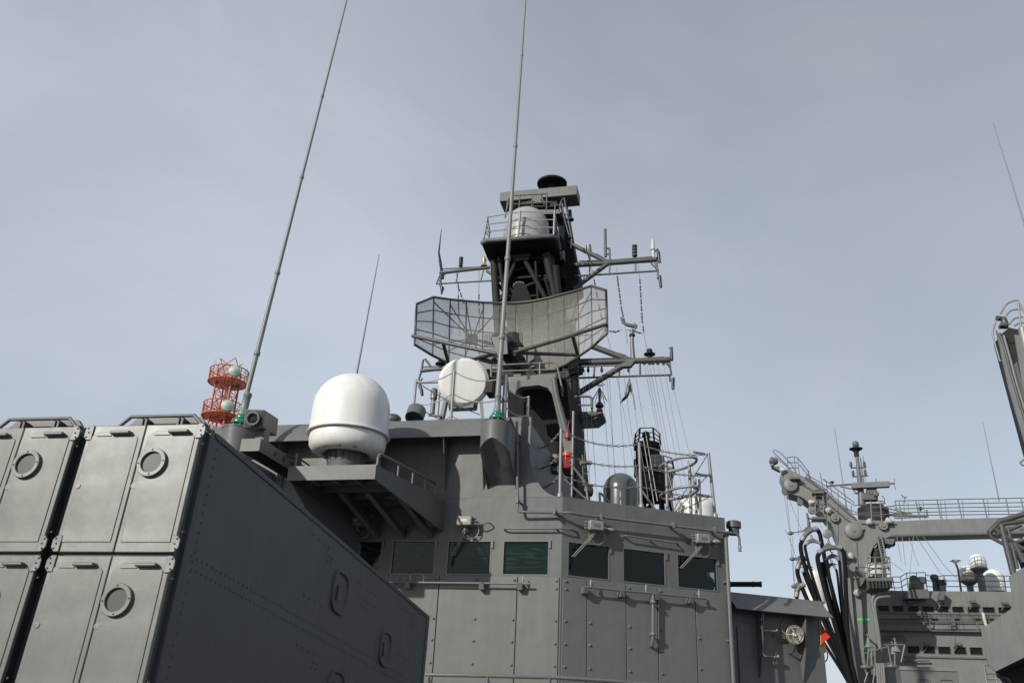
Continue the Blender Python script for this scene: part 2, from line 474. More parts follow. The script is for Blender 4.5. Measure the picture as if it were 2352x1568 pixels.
LDEPTH = 7.15
base = LL(-1.04, 0, 3.6); base.z = 0
launcher = thing('missile_launcher', 'large gloss grey box launcher with eight cell doors in front of the bridge', 'launcher', base)
mods = []
for (u0, u1) in ((-1.0, -0.0), (-2.08, -1.08)):
    mb = MB(); lbox(mb, u0 + .035, u1 - .035, -2.07, -.03, .0, .10)             # recessed dark neck behind the doors
    make('neck', mb, M_DARK, launcher)
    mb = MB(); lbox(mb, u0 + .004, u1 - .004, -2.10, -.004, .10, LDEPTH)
    body = make('launch_box', mb, M_LSHADE, launcher, bevel=.006)
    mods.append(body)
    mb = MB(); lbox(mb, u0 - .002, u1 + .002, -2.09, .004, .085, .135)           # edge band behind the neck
    make('edge_band', mb, M_LSHADE, body, bevel=.008)
mb = MB(); lbox(mb, -1.078, -1.002, -2.05, -.12, .22, LDEPTH - .1)
make('centre_web', mb, M_DARK, launcher)

def disc(mb, c, axis, r, h, n=10, dome=.6):
    mb.lathe(c, axis, [(r, 0), (r, h * dome), (r * .6, h), (0.001, h)], n)

ROWS = ((-.005, -1.022), (-1.046, -2.07))
for mi, (u0, u1) in enumerate(((-1.0, -0.0), (-2.08, -1.08))):
    um = (u0 + u1) / 2
    for ri, (vt, vb) in enumerate(ROWS):
        for ci, (a, b) in enumerate(((u0 + .005, um - .003), (um + .003, u1 - .022))):
            mb = MB()
            ch = .05
            if ci == 0: pts = [(a, vb), (b, vb), (b, vt), (a, vt)]
            else: pts = [(a, vb), (b, vb), (b, vt), (a, vt)]
            mb.prism([LL(u, v, 0) for u, v in pts], -LD * (.035 * LK))
            door = make('cell_door', mb, M_LAUNCH, launcher, bevel=.006)
            # raised field of the door, with the notch under the handle rail
            x0, x1, y0, y1 = a + .035, b - .04, vb + .075, vt - .055
            st = .035
            fld = [(x0, y0), (x1, y0), (x1, y1 - .06), (x1 - .02, y1 - .04), (x1 - .05, y1 - .04), (x1 - .06, y1), (x0 + .06, y1), (x0, y1 - .05)]
            mb = MB(); mb.prism([LL(u, v, -.035) for u, v in fld], -LD * (.0065 * LK))
            make('raised_field', mb, M_LAUNCH, door, bevel=.0055)
            mb = MB(); hx = a + .22
            lbox(mb, hx, hx + .17, vt - .088, vt - .060, -.085, -.036)
            make('handle', mb, M_LAUNCH, door, bevel=.008)
            mb = MB(); lbox(mb, a + .09, hx - .001, vt - .094, vt - .086, -.05, -.0445)
            make('handle_rail', mb, M_LAUNCH, door)
            if ci == 1:
                mb = MB(); c = LL(b - .338 + .0, vt - .325, -.0445)
                mb.lathe(c, -LD, [(.118 * LK, 0), (.118 * LK, .018), (.114 * LK, .024), (.087 * LK, .024), (.083 * LK, .020), (.083 * LK, .001)], 36)
                ring = make('porthole_ring', mb, M_LAUNCH, door, angle=25)
                mb = MB(); mb.lathe(c - LD * .0045, -LD, [(.083 * LK, 0), (.083 * LK, .002)], 32)
                make('porthole_glass', mb, M_PORT, ring)
                mb = MB()
                for k in range(4):
                    t = k * math.pi / 2 + .1
                    disc(mb, c - LD * .0243 + (LH * math.cos(t) + LU * math.sin(t)) * (.101 * LK), -LD, .006, .004, 6)
                make('ring_bolts', mb, M_DARK, ring, kind='stuff')
            mb = MB(); disc(mb, LL(a + .02 if ci else a + .05, vt - .505, -.035 if ci else -.0445), -LD, .019, .003, 16, .9)
            make('hinge_cap', mb, M_LAUNCH, door)
        # chamfered corner brackets with bolts
        for (uc, sg) in ((u0 + .0, -1), (u1 - .0, 1)):
            for (vc, sv) in ((vt, -1), (vb, 1)):
                mb = MB(); e = uc + sg * .018
                i = uc - sg * .055
                pts = [(i, vc), (e - sg * .03, vc), (e, vc + sv * .035), (e, vc + sv * .095), (e - sg * .03, vc + sv * .125), (i, vc + sv * .125)]
                mb.prism([LL(u, v, -.0352) for u, v in pts], -LD * (.012 * LK))
                br = make('corner_bracket', mb, M_LAUNCH, launcher, bevel=.004)
                mb = MB()
                for k in range(3): disc(mb, LL(uc - sg * (.008 + .012 * (k % 2)), vc + sv * (.025 + .037 * k), -.0475), -LD, .006, .006, 6)
                make('bracket_bolts', mb, M_DARK, br, kind='stuff')
                mb = MB(); disc(mb, LL(uc - sg * .005, vc + sv * .16, -.0), LH * sg, .011, .012, 8)
                make('latch_pin', mb, M_DARK, br)

# lifting frames on the roof of each box
for (u0, u1) in ((-.80, -.05), (-1.90, -1.15)):
    def arch(w, t):
        hk = .092 + w * .16; bars = [(u0, .0), (u0 + .10, hk), (u1 - .10, hk), (u1, .0)]
        mb = MB()
        for p, q in zip(bars[:-1], bars[1:]):
            mb.tube([LL(p[0], p[1], w), LL(q[0], q[1], w)], t, 8)
        return mb
    fr = make('lifting_frame', arch(.03, .013), M_LAUNCH, launcher)
    make('rear_bar', arch(.16, .010), M_LSHADE, fr)
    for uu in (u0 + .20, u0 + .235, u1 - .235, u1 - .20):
        mb = MB(); lbox(mb, uu - .008, uu + .008, .0, .085, .035, .118); make('rib', mb, M_LSHADE, fr)
    mb = MB(); mb.prism([LL(u0 + .03, .055, .12), LL(u0 + .095, .124, .12), LL(u1 - .095, .124, .12), LL(u1 - .03, .055, .12)], LD * .02); make('rear_plate', mb, M_DARK, fr)
    for k, uu in enumerate((u0 + .04, u0 + .16, u0 + .27, u0 + .36, u0 + .45, u0 + .55, u1 - .04)):
        mb = MB(); lbox(mb, uu - .032, uu + .032, .0, .0549, .121, .142); make('foot_plate', mb, M_DARK, fr)

# riveted side of the box
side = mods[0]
mb = MB(); lbox(mb, -.0035, .006, -.05, -.004, .16, LDEPTH - .005); make('top_flange', mb, M_LSHADE, side, bevel=.002)
mb = MB(); lbox(mb, -.0035, .006, -2.0, -.055, LDEPTH - .13, LDEPTH - .005); make('rear_flange', mb, M_LSHADE, side, bevel=.002)
riv = MB()
def rivet(v, w, r=.0085, off=-.0042): riv.lathe(LL(off, v, w), LH, [(r, 0), (r * .8, r * .55), (r * .3, r * .8)], 6)
w = .2
while w < LDEPTH - .2:
    rivet(-.028, w, .006, .006); w += .055
v = -.12
while v > -2.0:
    rivet(v, .225, .008); rivet(v, LDEPTH - .07, .006, .006); v -= .075
w = .2
while w < LDEPTH - .15:
    rivet(-.985, w); rivet(-1.075, w + .03); w += .082
def cluster(x, y, n, dx, dy):
    for i in range(n):
        q = hit(x + dx * i, y + dy * i, LP, LH) - LP
        rivet(q.dot(LU) / LK, q.dot(LD) / LK, .011)
for a in ((720, 1228, 4, 12, 10), (699, 1365, 4, 13, 8.5), (824, 1335, 2, 7, 6), (820, 1364, 6, 8, 6), (835, 1393, 2, 7, 4), (855, 1361, 2, 8, 5), (927, 1395, 4, 7, 6), (915, 1501, 4, 7.5, 5),
          (682, 1480, 4, 13, 7), (755, 1276, 2, 8, 6), (753, 1288, 2, 8, 5), (946, 1426, 2, 5, 4), (945, 1435, 2, 5, 3), (719, 1519, 2, 9, 5), (717, 1531, 2, 9, 4), (790, 1536, 4, 1, 8)): cluster(*a)
make('rivet', riv, M_LSHADE, side, kind='stuff')
for (x, y, hw, hv) in ((780, 1360, .25, .23), (884, 1489, .23, .215), (770, 1582, .25, .19)):
    q = hit(x, y, LP, LH) - LP; cv, cw = q.dot(LU) / LK, q.dot(LD) / LK
    def rr(hw_, hv_, off):
        pts = []
        for k in range(28):
            t = 2 * math.pi * k / 28; c, s_ = math.cos(t), math.sin(t)
            pts.append(LL(off, cv + hv_ * math.copysign(abs(s_) ** .62, s_), cw + hw_ * math.copysign(abs(c) ** .62, c)))
        return pts
    mb = MB()
    rings = [rr(hw, hv, -.004), rr(hw * .97, hv * .97, .022), rr(hw * .86, hv * .86, .022), rr(hw * .80, hv * .80, .002)]
    k0 = len(mb.v)
    for r_ in rings: mb.v += r_
    for i in range(3):
        for j in range(28): mb.f.append((i * 28 + j, i * 28 + (j + 1) % 28, (i + 1) * 28 + (j + 1) % 28, (i + 1) * 28 + j))
    mb.f.append(tuple(3 * 28 + j for j in range(28)))
    hatch = make('access_hatch', mb, M_LSHADE, side)
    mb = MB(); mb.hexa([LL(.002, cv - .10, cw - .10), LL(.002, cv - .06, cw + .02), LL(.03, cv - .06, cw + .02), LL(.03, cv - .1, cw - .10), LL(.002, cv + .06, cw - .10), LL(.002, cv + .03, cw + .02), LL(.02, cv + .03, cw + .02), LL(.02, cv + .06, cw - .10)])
    make('latch', mb, M_LSHADE, hatch)
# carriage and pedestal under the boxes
mb = MB(); lbox(mb, -1.9, -.2, -2.45, -2.10, 2.2, 5.0); make('carriage', mb, M_LSHADE, launcher, bevel=.03)
c = LL(-1.04, -2.4, 3.6); mb = MB(); mb.lathe(V((c.x, c.y, 0.002)), UP, [(1.25, 0), (1.25, .12), (.95, .2), (.9, c.z)], 40); make('pedestal', mb, M_LSHADE, launcher)

# ------------------------------------------------------------------ the bridge superstructure
Z0, ZW0, ZW1, ZR = 0.004, 4.02, 4.61, 5.37
TE = 3.25                                                       # length of the angled face
bridge = thing('bridge_superstructure', 'grey ship bridge with a band of dark windows and bolted armour panels', 'ship bridge', S(-2, 3, 0))
AW = -8.0
fw = [(-7.10, -6.28), (-6.08, -5.25), (-5.06, -4.24), (-4.05, -3.25), (-3.06, -2.25), (-2.03, -1.235), (-1.03, -.216)]
rwn = [(.108, .898), (1.15, 1.99), (2.22, 3.04)]
mb = MB()
TH = .11
mb.sbox(AW, -.005, 0, TH, Z0, ZW0); mb.sbox(AW, -.005, 0, TH, ZW1, ZR)
xs = [AW] + [q for w_ in fw for q in w_] + [-.005]
for i in range(0, len(xs), 2): mb.sbox(xs[i], xs[i + 1], 0, TH, ZW0, ZW1)
front_wall = make('front_wall', mb, M_GRAY, bridge)
mb = MB()
mb.rbox(.005, TE, -TH, 0, Z0, ZW0); mb.rbox(.005, TE, -TH, 0, ZW1, ZR)
xs = [.005] + [q for w_ in rwn for q in w_] + [TE]
for i in range(0, len(xs), 2): mb.rbox(xs[i], xs[i + 1], -TH, 0, ZW0, ZW1)
angled_wall = make('angled_wall', mb, M_GRAY, bridge)
mb = MB(); mb.prism([SR(0, 0, Z0), S(-.005, 0, Z0), S(-.005, TH, Z0), SR(.005, -TH, Z0), SR(.005, 0, Z0)], UP * (ZR - Z0))
make('corner_post', mb, M_GRAY, bridge)
# side wall, rear wall, roof deck, floor (the room behind the glass)
R0 = SR(TE, 0, 0); RA = lambda b, z, o=0: R0 + AFT * b + T1 * o + UP * z
mb = MB()
def swall(b0, b1, z0, z1): mb.hexa([RA(b0, z0, -.1), RA(b0, z0), RA(b1, z0), RA(b1, z0, -.1), RA(b0, z1, -.1), RA(b0, z1), RA(b1, z1), RA(b1, z1, -.1)])
swall(.06, 4.4, Z0, 3.95); swall(.06, 4.4, 4.66, ZR); swall(.06, .35, 3.95, 4.66); swall(1.5, 4.4, 3.95, 4.66)
make('side_wall', mb, M_GRAY, bridge)
mb = MB(); ra0 = (P(1624, 1335, 4.9) - EDGE).dot(T1); ra1 = max(ra0 + .3, (P(1650, 1335, 4.9) - EDGE).dot(T1)); rz0 = P(1635, 1356, 4.9).z; rz1 = min(5.2, P(1635, 1312, 4.9).z)  # rear opening added so sky shows as a bright patch through the last pane
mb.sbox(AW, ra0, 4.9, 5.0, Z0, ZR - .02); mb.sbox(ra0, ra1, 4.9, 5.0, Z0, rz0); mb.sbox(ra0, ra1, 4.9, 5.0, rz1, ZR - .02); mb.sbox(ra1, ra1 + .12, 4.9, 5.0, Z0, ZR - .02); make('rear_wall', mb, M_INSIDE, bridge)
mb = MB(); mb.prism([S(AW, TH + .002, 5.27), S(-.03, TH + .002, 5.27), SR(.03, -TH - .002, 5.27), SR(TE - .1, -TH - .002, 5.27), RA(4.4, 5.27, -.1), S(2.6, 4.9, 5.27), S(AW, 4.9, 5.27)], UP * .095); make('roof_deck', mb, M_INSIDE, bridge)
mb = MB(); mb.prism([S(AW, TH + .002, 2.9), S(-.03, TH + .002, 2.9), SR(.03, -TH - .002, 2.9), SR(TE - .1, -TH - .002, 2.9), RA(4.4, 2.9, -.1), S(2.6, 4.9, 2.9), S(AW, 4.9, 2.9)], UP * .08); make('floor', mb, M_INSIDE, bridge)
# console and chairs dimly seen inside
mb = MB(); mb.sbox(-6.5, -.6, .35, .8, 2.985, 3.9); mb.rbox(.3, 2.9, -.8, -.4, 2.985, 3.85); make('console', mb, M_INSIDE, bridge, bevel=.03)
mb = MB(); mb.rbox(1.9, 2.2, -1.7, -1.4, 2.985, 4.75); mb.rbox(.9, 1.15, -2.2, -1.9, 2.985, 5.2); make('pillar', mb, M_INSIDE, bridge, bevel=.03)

def window(org, t, n, a0, a1):
    w = MB(); f = .018
    def bx(x0, x1, z0, z1, o0, o1):
        w.hexa([org + t * x0 + n * o1 + UP * z0, org + t * x1 + n * o1 + UP * z0, org + t * x1 + n * o0 + UP * z0, org + t * x0 + n * o0 + UP * z0,
                org + t * x0 + n * o1 + UP * z1, org + t * x1 + n * o1 + UP * z1, org + t * x1 + n * o0 + UP * z1, org + t * x0 + n * o0 + UP * z1])
    bx(a0, a0 + f, ZW0, ZW1, -.06, .008); bx(a1 - f, a1, ZW0, ZW1, -.06, .008)
    bx(a0 + f, a1 - f, ZW0, ZW0 + f, -.06, .008); bx(a0 + f, a1 - f, ZW1 - f, ZW1, -.06, .008)
    fr = make('window', w, M_PIPE, bridge)
    w = MB(); bx(a0 + f, a1 - f, ZW0 + f, ZW1 - f, -.028, -.022)
    make('pane', w, M_GLASS, fr, smooth=False)
    if n is N1:
        w = MB(); bx(a0 + f + .002, a1 - f - .002, ZW0 + f, ZW1 - f, -.056, -.053); make('painted_ripple_sheet', w, M_RIPPLE, fr, smooth=False)  # sheet added behind the pane, streaked to imitate rippled reflections
    w = MB(); bx(a1 - .004, a1 + .028, ZW1 - .13, ZW1 + .004, .0085, .03); make('hinge', w, M_PIPE, fr)
for a0, a1 in fw: window(EDGE, T1, N1, a0, a1)
for a0, a1 in rwn: window(EDGE, T2, N2, a0, a1)

# bolted panels under the windows
def panel(org, t, n, a0, a1, z0, z1, bolts, th=.022):
    w = MB(); 
    w.hexa([org + t * a0 + n * th + UP * z0, org + t * a1 + n * th + UP * z0, org + t * a1 + n * .001 + UP * z0, org + t * a0 + n * .001 + UP * z0,
            org + t * a0 + n * th + UP * z1, org + t * a1 + n * th + UP * z1, org + t * a1 + n * .001 + UP * z1, org + t * a0 + n * .001 + UP * z1])
    p = make('armour_panel', w, M_PANEL, bridge, bevel=.003)
    w = MB()
    for (x, z) in bolts:
        w.lathe(org + t * x + n * th + UP * z, n, [(.024, 0), (.022, .012), (.012, .022)], 8)
    if bolts: make('stud', w, M_PANEL, p, kind='stuff')
zs = [3.93, 3.80, 3.29, 2.93, 2.58, 2.22, 1.8, 1.4, 1.0]
colA = lambda x, q=zs: [(x, z) for z in q]
zc = [3.29, 2.94, 2.58, 2.22, 1.8, 1.4, 1.0]
fp_edges = [-8.0, -6.3, -4.9, -3.52, -2.135, -.745, -.022]
for i in range(len(fp_edges) - 1):
    a0, a1 = fp_edges[i] + .009, fp_edges[i + 1] - .009
    bl = []
    if i < 5: bl += colA((a0 + a1) / 2 - .02, zc + [3.95])
    if i < 5: bl += colA(a1 - .045, [3.94] + zc)
    if i == 5: bl += colA(-.075, zs)
    panel(EDGE, T1, N1, a0, a1, .3, 3.995, bl)
rp_edges = [.02, .47, 1.20, 1.80, 2.55, 3.2]
for i in range(5):
    a0, a1 = rp_edges[i] + .009, rp_edges[i + 1] - .009
    bl = colA(a0 + .05, zs if i == 0 else ([3.93] + zc))
    if i == 4: bl = [(a0 - .006 + .05, z) for z in [3.95, 3.2, 2.7, 2.2]]
    panel(EDGE, T2, N2, a0, a1, .3, 3.995, bl)
# pipework on the faces
def bracket(w, p, n, t, L):
    w.box(p - n * (L / 2), t * .022, n * (L / 2), UP * .03)
def rail_pipe(name, pts, r, clamps=()):
    o = make(name, MB().tube(pts, r, 10), M_PIPE, bridge)
    for p, n, t, L in clamps:
        w = MB(); w.box(p - n * (L / 2 - .02), t * .02, n * (L / 2), UP * .016); w.box(p, t * .02, n * .045, UP * .055)
        make('pipe_clamp', w, M_PIPE, o, bevel=.004)
    return o
po = .17
def FWp(x, y, o): return hit(x, y, EDGE + N1 * o, N1)
top = [FWp(1187, 968, po), FWp(1189, 1150, po), FWp(1212, 1176, po), hit(1290, 1175, EDGE + N1 * po, N1)]
q0 = RW(1330, 1181, po); q1 = RW(1640, 1216, po); q2 = RW(1668, 1222, po)
endp = [q0, q1, q2, q2 + T2 * .22 - UP * .02, q2 + T2 * .27 - UP * .13, q2 + T2 * .27 - UP * .20]
corner = (top[3] + q0) / 2 + (N1 + N2) * .02
rail_pipe('sprinkler_pipe', bend(top[:2] + [FWp(1189, 1175, po)] + [corner] + [q0, q2, q2 + T2 * .27 + UP * 0, q2 + T2 * .27 - UP * .22], .12), .024,
          [(FWp(1188, 1010, po), N1, T1, po), (FWp(1189, 1148, po), N1, T1, po), (FWp(1274, 1174, po), N1, T1, po), (RW(1380, 1187, po), N2, T2, po), (RW(1546, 1205.5, po), N2, T2, po), (RW(1641, 1217, po), N2, T2, po)])
mb = MB(); e_ = q2 + T2 * .27 - UP * .22; mb.lathe(e_, -UP, [(.03, 0), (.036, .02), (.02, .07), (.035, .08), (.03, .095)], 10); make('nozzle', mb, M_STEEL, bridge)
def lowrail(name, xs_, ys_, F_, n, t, extra=()):
    pts = [F_(x, y, .11) for x, y in zip(xs_, ys_)]
    o = make(name, MB().tube(pts, .016, 8), M_PIPE, bridge)
    return o
# hand rails over the windows
a_, b_ = FWp(1159, 1213, .10), FWp(1290, 1213, .10)
make('grab_rail', MB().tube(bend([FWp(1159, 1217, .0), a_, b_, (RW(1312, 1215, .1)), RW(1325, 1221, .0)], .05), .016, 8), M_PIPE, bridge)
make('grab_rail', MB().tube(bend([RW(1431, 1231, 0), RW(1437, 1229, .10), RW(1556, 1247, .10), RW(1558, 1252, 0)], .05), .016, 8), M_PIPE, bridge)
for c_, n_, t_ in ((FWp(1278, 1214, .06), N1, T1), (RW(1495, 1240, .06), N2, T2)):
    mb = MB(); mb.box(c_, t_ * .012, n_ * .05, UP * .012); make('rail_foot', mb, M_PIPE, bridge)
# spray rail under the front windows
def spray(pts_px, F_, n, t, shoes, pegs, r=.018, o=.15):
    p = [F_(x, y, o) for x, y in pts_px]
    ob = make('spray_rail', MB().tube(p, r, 10), M_PIPE, bridge)
    for x, y in shoes:
        c = F_(x, y, o); w = MB()
        w.hexa([c - t * .045 - UP * .10 - n * .0, c + t * .045 - UP * .10, c + t * .045 - UP * .10 - n * (o - .03), c - t * .045 - UP * .10 - n * (o - .03),
                c - t * .045 + UP * .012 + n * .03, c + t * .045 + UP * .012 + n * .03, c + t * .045 + UP * .012 - n * (o - .03), c - t * .045 + UP * .012 - n * (o - .03)])
        make('shoe', w, M_PIPE, ob, bevel=.004)
    for x, y in pegs:
        c = F_(x, y, o); w = MB(); w.lathe(c, UP, [(.013, 0), (.013, .05), (.024, .05), (.024, .07), (.014, .07), (.014, .11), (.006, .14)], 8)
        make('nozzle', w, M_STEEL, ob)
    return ob
spray([(880, 1336), (1218, 1340)], FWp, N1, T1, [(936, 1337), (1106, 1339), (1194, 1340)], [(942, 1337), (1201, 1340), (972, 1337.5)])
spray([(1343, 1347), (1622, 1374)], RW, N2, T2, [(1346, 1348), (1430, 1356), (1510, 1363), (1588, 1371)], [(1357, 1349), (1484, 1360.5), (1606, 1372.5)])
# drain pipe on the angled face
make('drain_pipe', MB().tube(bend([RW(1500, 1363, .14), RW(1500, 1464, .14), RW(1497, 1482, .10), RW(1496, 1484, .03)], .1), .027, 10), M_PIPE, bridge)
for y in (1382, 1456):
    c = RW(1500, y, .14); mb = MB(); mb.lathe(c - UP * .02, UP, [(.05, 0), (.055, .015), (.05, .045)], 12); mb.box(c - N2 * .07, T2 * .012, N2 * .05, UP * .012); make('pipe_collar', mb, M_PIPE, bridge)
# riser pipe at the end of the angled face
make('riser_pipe', MB().tube([SR(3.19, .10, 5.05), SR(3.19, .10, .3)], .036, 12), M_PIPE, bridge)
mb = MB(); mb.lathe(SR(3.19, .10, 5.0), UP, [(.05, 0), (.06, .02), (.06, .07), (.045, .1)], 12); make('pipe_collar', mb, M_PIPE, bridge)
for z in (4.2, 3.2, 2.4):
    mb = MB(); mb.box(SR(3.19, .045, z), T2 * .05, N2 * .045, UP * .018); make('pipe_clamp', mb, M_PIPE, bridge)
# walkway hand rail in front, at the bottom of view
hr = thing('walkway_railing', 'grey tube railing with diagonal braces below the bolted bridge panels', 'railing', S(-1, -1.2, 0))
def HRp(a, z): return S(a, -.75, z)
za = 2.36
top_pts = [FWp(978, 1548, .75), FWp(1283, 1555, .75), RW(1340, 1559, .75), RW(1520, 1572, .75)]
make('top_rail', MB().tube(top_pts, .03, 10), M_PIPE, hr)
make('mid_rail', MB().tube([p - UP * .45 for p in top_pts], .018, 8), M_PIPE, hr)
for x in (984, 1120, 1262):
    p = FWp(x, 1550 + (x - 980) * .023, .75); q = V((p.x, p.y, 0.004))
    make('post', MB().tube([p, q], .024, 8), M_PIPE, hr)
    make('brace', MB().tube([p - UP * .03, S((p - EDGE).dot(T1) + .32, -.55, 1.75)], .018, 8), M_PIPE, hr)

# wipers with their motor boxes over the windows
def wiper(kind, F_, n, t, x, y, arm_px, shade):
    c = F_(x, y, .16)
    mb = MB(); mb.box(c, t * .135, n * .10, UP * .085)
    r_ = make('wiper_box', mb, M_WIPER, bridge, bevel=.02)
    mb = MB(); mb.box(c + n * .103 + t * .0, t * .055, n * .003, UP * .024); make('name_plate', mb, M_PLATE if kind else M_PIPE, r_)
    mb = MB()
    for k in range(3):
        mb.lathe(c - t * (.05 if kind else .135) * (1 if not kind else -2.6) + UP * (.05 - .05 * k), (-t if not kind else t), [(.028, 0), (.028, .04), (.018, .06)], 8)
    make('gland', mb, M_PIPE, r_)
    mb = MB(); mb.box(c - n * .12, t * .05, n * .05, UP * .05); make('mount', mb, M_PIPE, r_)
    pv = c - UP * .13 - n * .06
    mb = MB(); mb.lathe(pv - n * .09, n, [(.05, 0), (.05, .09), (.03, .12), (.02, .16)], 12); mb.tube([c - UP * .07, pv], .03, 8); make('pivot', mb, M_STEEL, r_)
    e = F_(arm_px[0], arm_px[1], .035)
    mb = MB(); mb.tube([pv + n * .04 - t * .02, e - t * .02], .0085, 6); mb.tube([pv + n * .04 + t * .02, e + t * .02], .0085, 6); make('wiper_arm', mb, M_STEEL, r_)
    mb = MB(); b0 = F_(arm_px[2], arm_px[3], .02); b1 = F_(arm_px[4], arm_px[5], .02); mb.tube([b0, b1], .010, 6); make('wiper_blade', mb, M_RUBBER, r_)
    # hose loop
    lp = [c + t * .10 - UP * .07]
    for k in range(9):
        a = rad(40 - k * 28); lp.append(pv + t * (.08 + .15 * math.cos(a)) + UP * (-.02 + .14 * math.sin(a)) - n * .02)
    make('hose', MB().tube(spline(lp, 3), .010, 6), M_STEEL, r_)
    return r_
wiper(1, FWp, N1, T1, 820, 1197, (806, 1240, 808, 1228, 800, 1262), 0)
wiper(1, FWp, N1, T1, 1069, 1197, (1040, 1276, 1046, 1246, 1037, 1300), 0)
wiper(0, RW, N2, T2, 1366, 1208, (1316, 1278, 1326, 1250, 1313, 1306), 0)
wiper(0, RW, N2, T2, 1611, 1238, (1564, 1304, 1570, 1275, 1560, 1334), 0)
# cable to the wall from the second wiper box, small fittings beside the others
make('cable', MB().tube(spline([FWp(1085, 1196, .15), FWp(1100, 1204, .16), FWp(1122, 1200, .12), FWp(1128, 1203, .02)], 5), .012, 6), M_PIPE, bridge)
for x, y in ((1402, 1216), (1646, 1243)):
    c = RW(x, y, .09); mb = MB(); mb.lathe(c, (N2 * .3 + T2).normalized(), [(.02, -.07), (.04, -.04), (.042, .02), (.02, .07)], 12); make('wall_lamp', mb, M_STEEL, bridge)
# round ventilator under the platform
c = FWp(846, 1170, .06)
mb = MB(); mb.lathe(c, N1, [(.17, -.05), (.19, 0), (.19, .03), (.17, .04)], 32); vent = make('ventilator', mb, M_MAST, bridge)
mb = MB()
for k in range(28):
    t_ = 2 * math.pi * k / 28; d = T1 * math.cos(t_) + UP * math.sin(t_); mb.box(c + N1 * .045 + d * .10, d * .062, N1 * .004, d.cross(N1) * .005)
make('grille', mb, M_PIPE, vent)
mb = MB(); mb.sbox(-6.5, 2.2, 5.02, 17, .004, 6.2); make('after_house', mb, M_GRAY, bridge)
# small drum at the right end
mb = MB(); c = RA(.5, 5.16, .16); mb.lathe(c, UP, [(.10, 0), (.10, .12), (.14, .13), (.14, .24), (.10, .26)], 18); make('fairlead', mb, M_MAST, bridge)

# ------------------------------------------------------------------ upper house on the bridge roof
upper = thing('upper_house', 'upper grey deckhouse with a flared wind deflector above the bridge', 'deckhouse', S(-3, 2, ZR))
UA = -.62; ZU = 6.74
mb = MB(); mb.sbox(AW, UA, .0, .08, ZR + .002, ZU); mb.sbox(-1.0, UA, .0, .08, ZU, 6.86)
make('front_wall', mb, M_GRAY, upper)
mb = MB()
g = [S(UA, 0, ZR + .002)]
arcp = []
for k in range(11):
    t_ = k / 10 * math.pi / 2
    arcp.append(S(UA + .56 - .56 * math.sin(t_), 0, ZR + .9 - .9 * math.cos(t_)))
mb.prism([S(UA + .001, .0, ZR + .003)] + [p + UP * .003 for p in arcp] , AFT * .05)
make('corner_gusset', mb, M_GRAY, upper)
mb = MB(); mb.sbox(UA - .08, UA, .081, 4.6, ZR + .002, ZU); make('side_wall', mb, M_LSHADE, upper)
mb = MB(); mb.sbox(AW, UA - .081, .081, 4.6, ZU - .1, ZU - .005); make('roof', mb, M_GRAY, upper)
# deflector vane, bent plate
prof = [(0.0, 6.86), (-.10, 6.80), (-.22, 6.68), (-.33, 6.54), (-.40, 6.40)]
rows = [[S(a, b, z) for b, z in prof] for a in (AW, -6, -4, -2, -1.35, -1.0)]
mb = MB(); mb.grid(rows); make('wind_deflector', mb, M_PANEL, upper, solid=.02)
for a in (-7.4, -6.4, -5.4, -4.45, -3.5, -2.16, -1.45):
    mb = MB(); mb.prism([S(a, -.001, 5.5), S(a, -.36, 6.42), S(a, -.30, 6.52), S(a, -.19, 6.66), S(a, -.06, 6.76), S(a, -.001, 6.80)], T1 * .016); make('fin', mb, M_GRAY, upper)
# mooring-lamp box on the side wall
mb = MB(); c = hit(1277, 1066, S(UA + .06, 0, 0), T1); mb.box(c, T1 * .05, AFT * .15, UP * .18); lamp_b = make('lamp_box', mb, M_PIPE, upper, bevel=.01)
mb = MB(); mb.lathe(c - AFT * .15 + T1 * .02, -AFT, [(.085, 0), (.085, .03), (.06, .05), (.03, .055)], 16); make('lamp', mb, M_BLACKFIT, lamp_b)
mb = MB(); mb.lathe(c - AFT * .206 + T1 * .02, -AFT, [(.03, 0), (.02, .01)], 12); make('lens', mb, M_CHROME, lamp_b)

# ------------------------------------------------------------------ dome platform
PD = -2.3
_q = [P(665, 1068, PD), P(865, 1070, PD), P(862, 1102, PD), P(665, 1102, PD)]
zt, zb = (_q[0].z + _q[1].z) / 2, (_q[2].z + _q[3].z) / 2
A0, A1 = (_q[0] - EDGE).dot(T1), (_q[1] - EDGE).dot(T1)
WA1, WZT, WZB = -2.14, 5.32, 4.77                                # where the right side plate meets the wall
WA0 = WA1 - (A1 - A0) - .1
plat = thing('dome_platform', 'grey bracket platform carrying the big white dome, projecting from the bridge', 'platform', S(-2.8, -1.3, 4.77))
mb = MB(); mb.sbox(A0, A1, PD - .02, PD, zb, zt); make('front_fascia', mb, M_PANEL, plat)
for a, wa in ((A1, WA1), (A0, WA0)):
    mb = MB(); mb.prism([S(a, PD + .001, zb), S(a, PD + .001, zt), S(wa, -.002, WZT), S(wa, -.002, WZB)], -T1 * .02 if a == A1 else T1 * .02); make('side_plate', mb, M_GRAY, plat)
mb = MB(); mb.prism([S(A0 + .03, PD + .03, zb - .002), S(WA0 + .03, -.004, WZB - .002), S(WA0 + .03, -.004, 3.7), S(A0 + (WA0 - A0) * .25 + .03, PD * .75, zb - .35)], T1 * .02); make('gusset_plate', mb, M_GRAY, plat)
def pz(b): return zt + (WZT - zt) * (b - PD) / (-PD)
def pa0(b): return A0 + (WA0 - A0) * (b - PD) / (-PD)
def pa1(b): return A1 + (WA1 - A1) * (b - PD) / (-PD)
dk = zt - .03
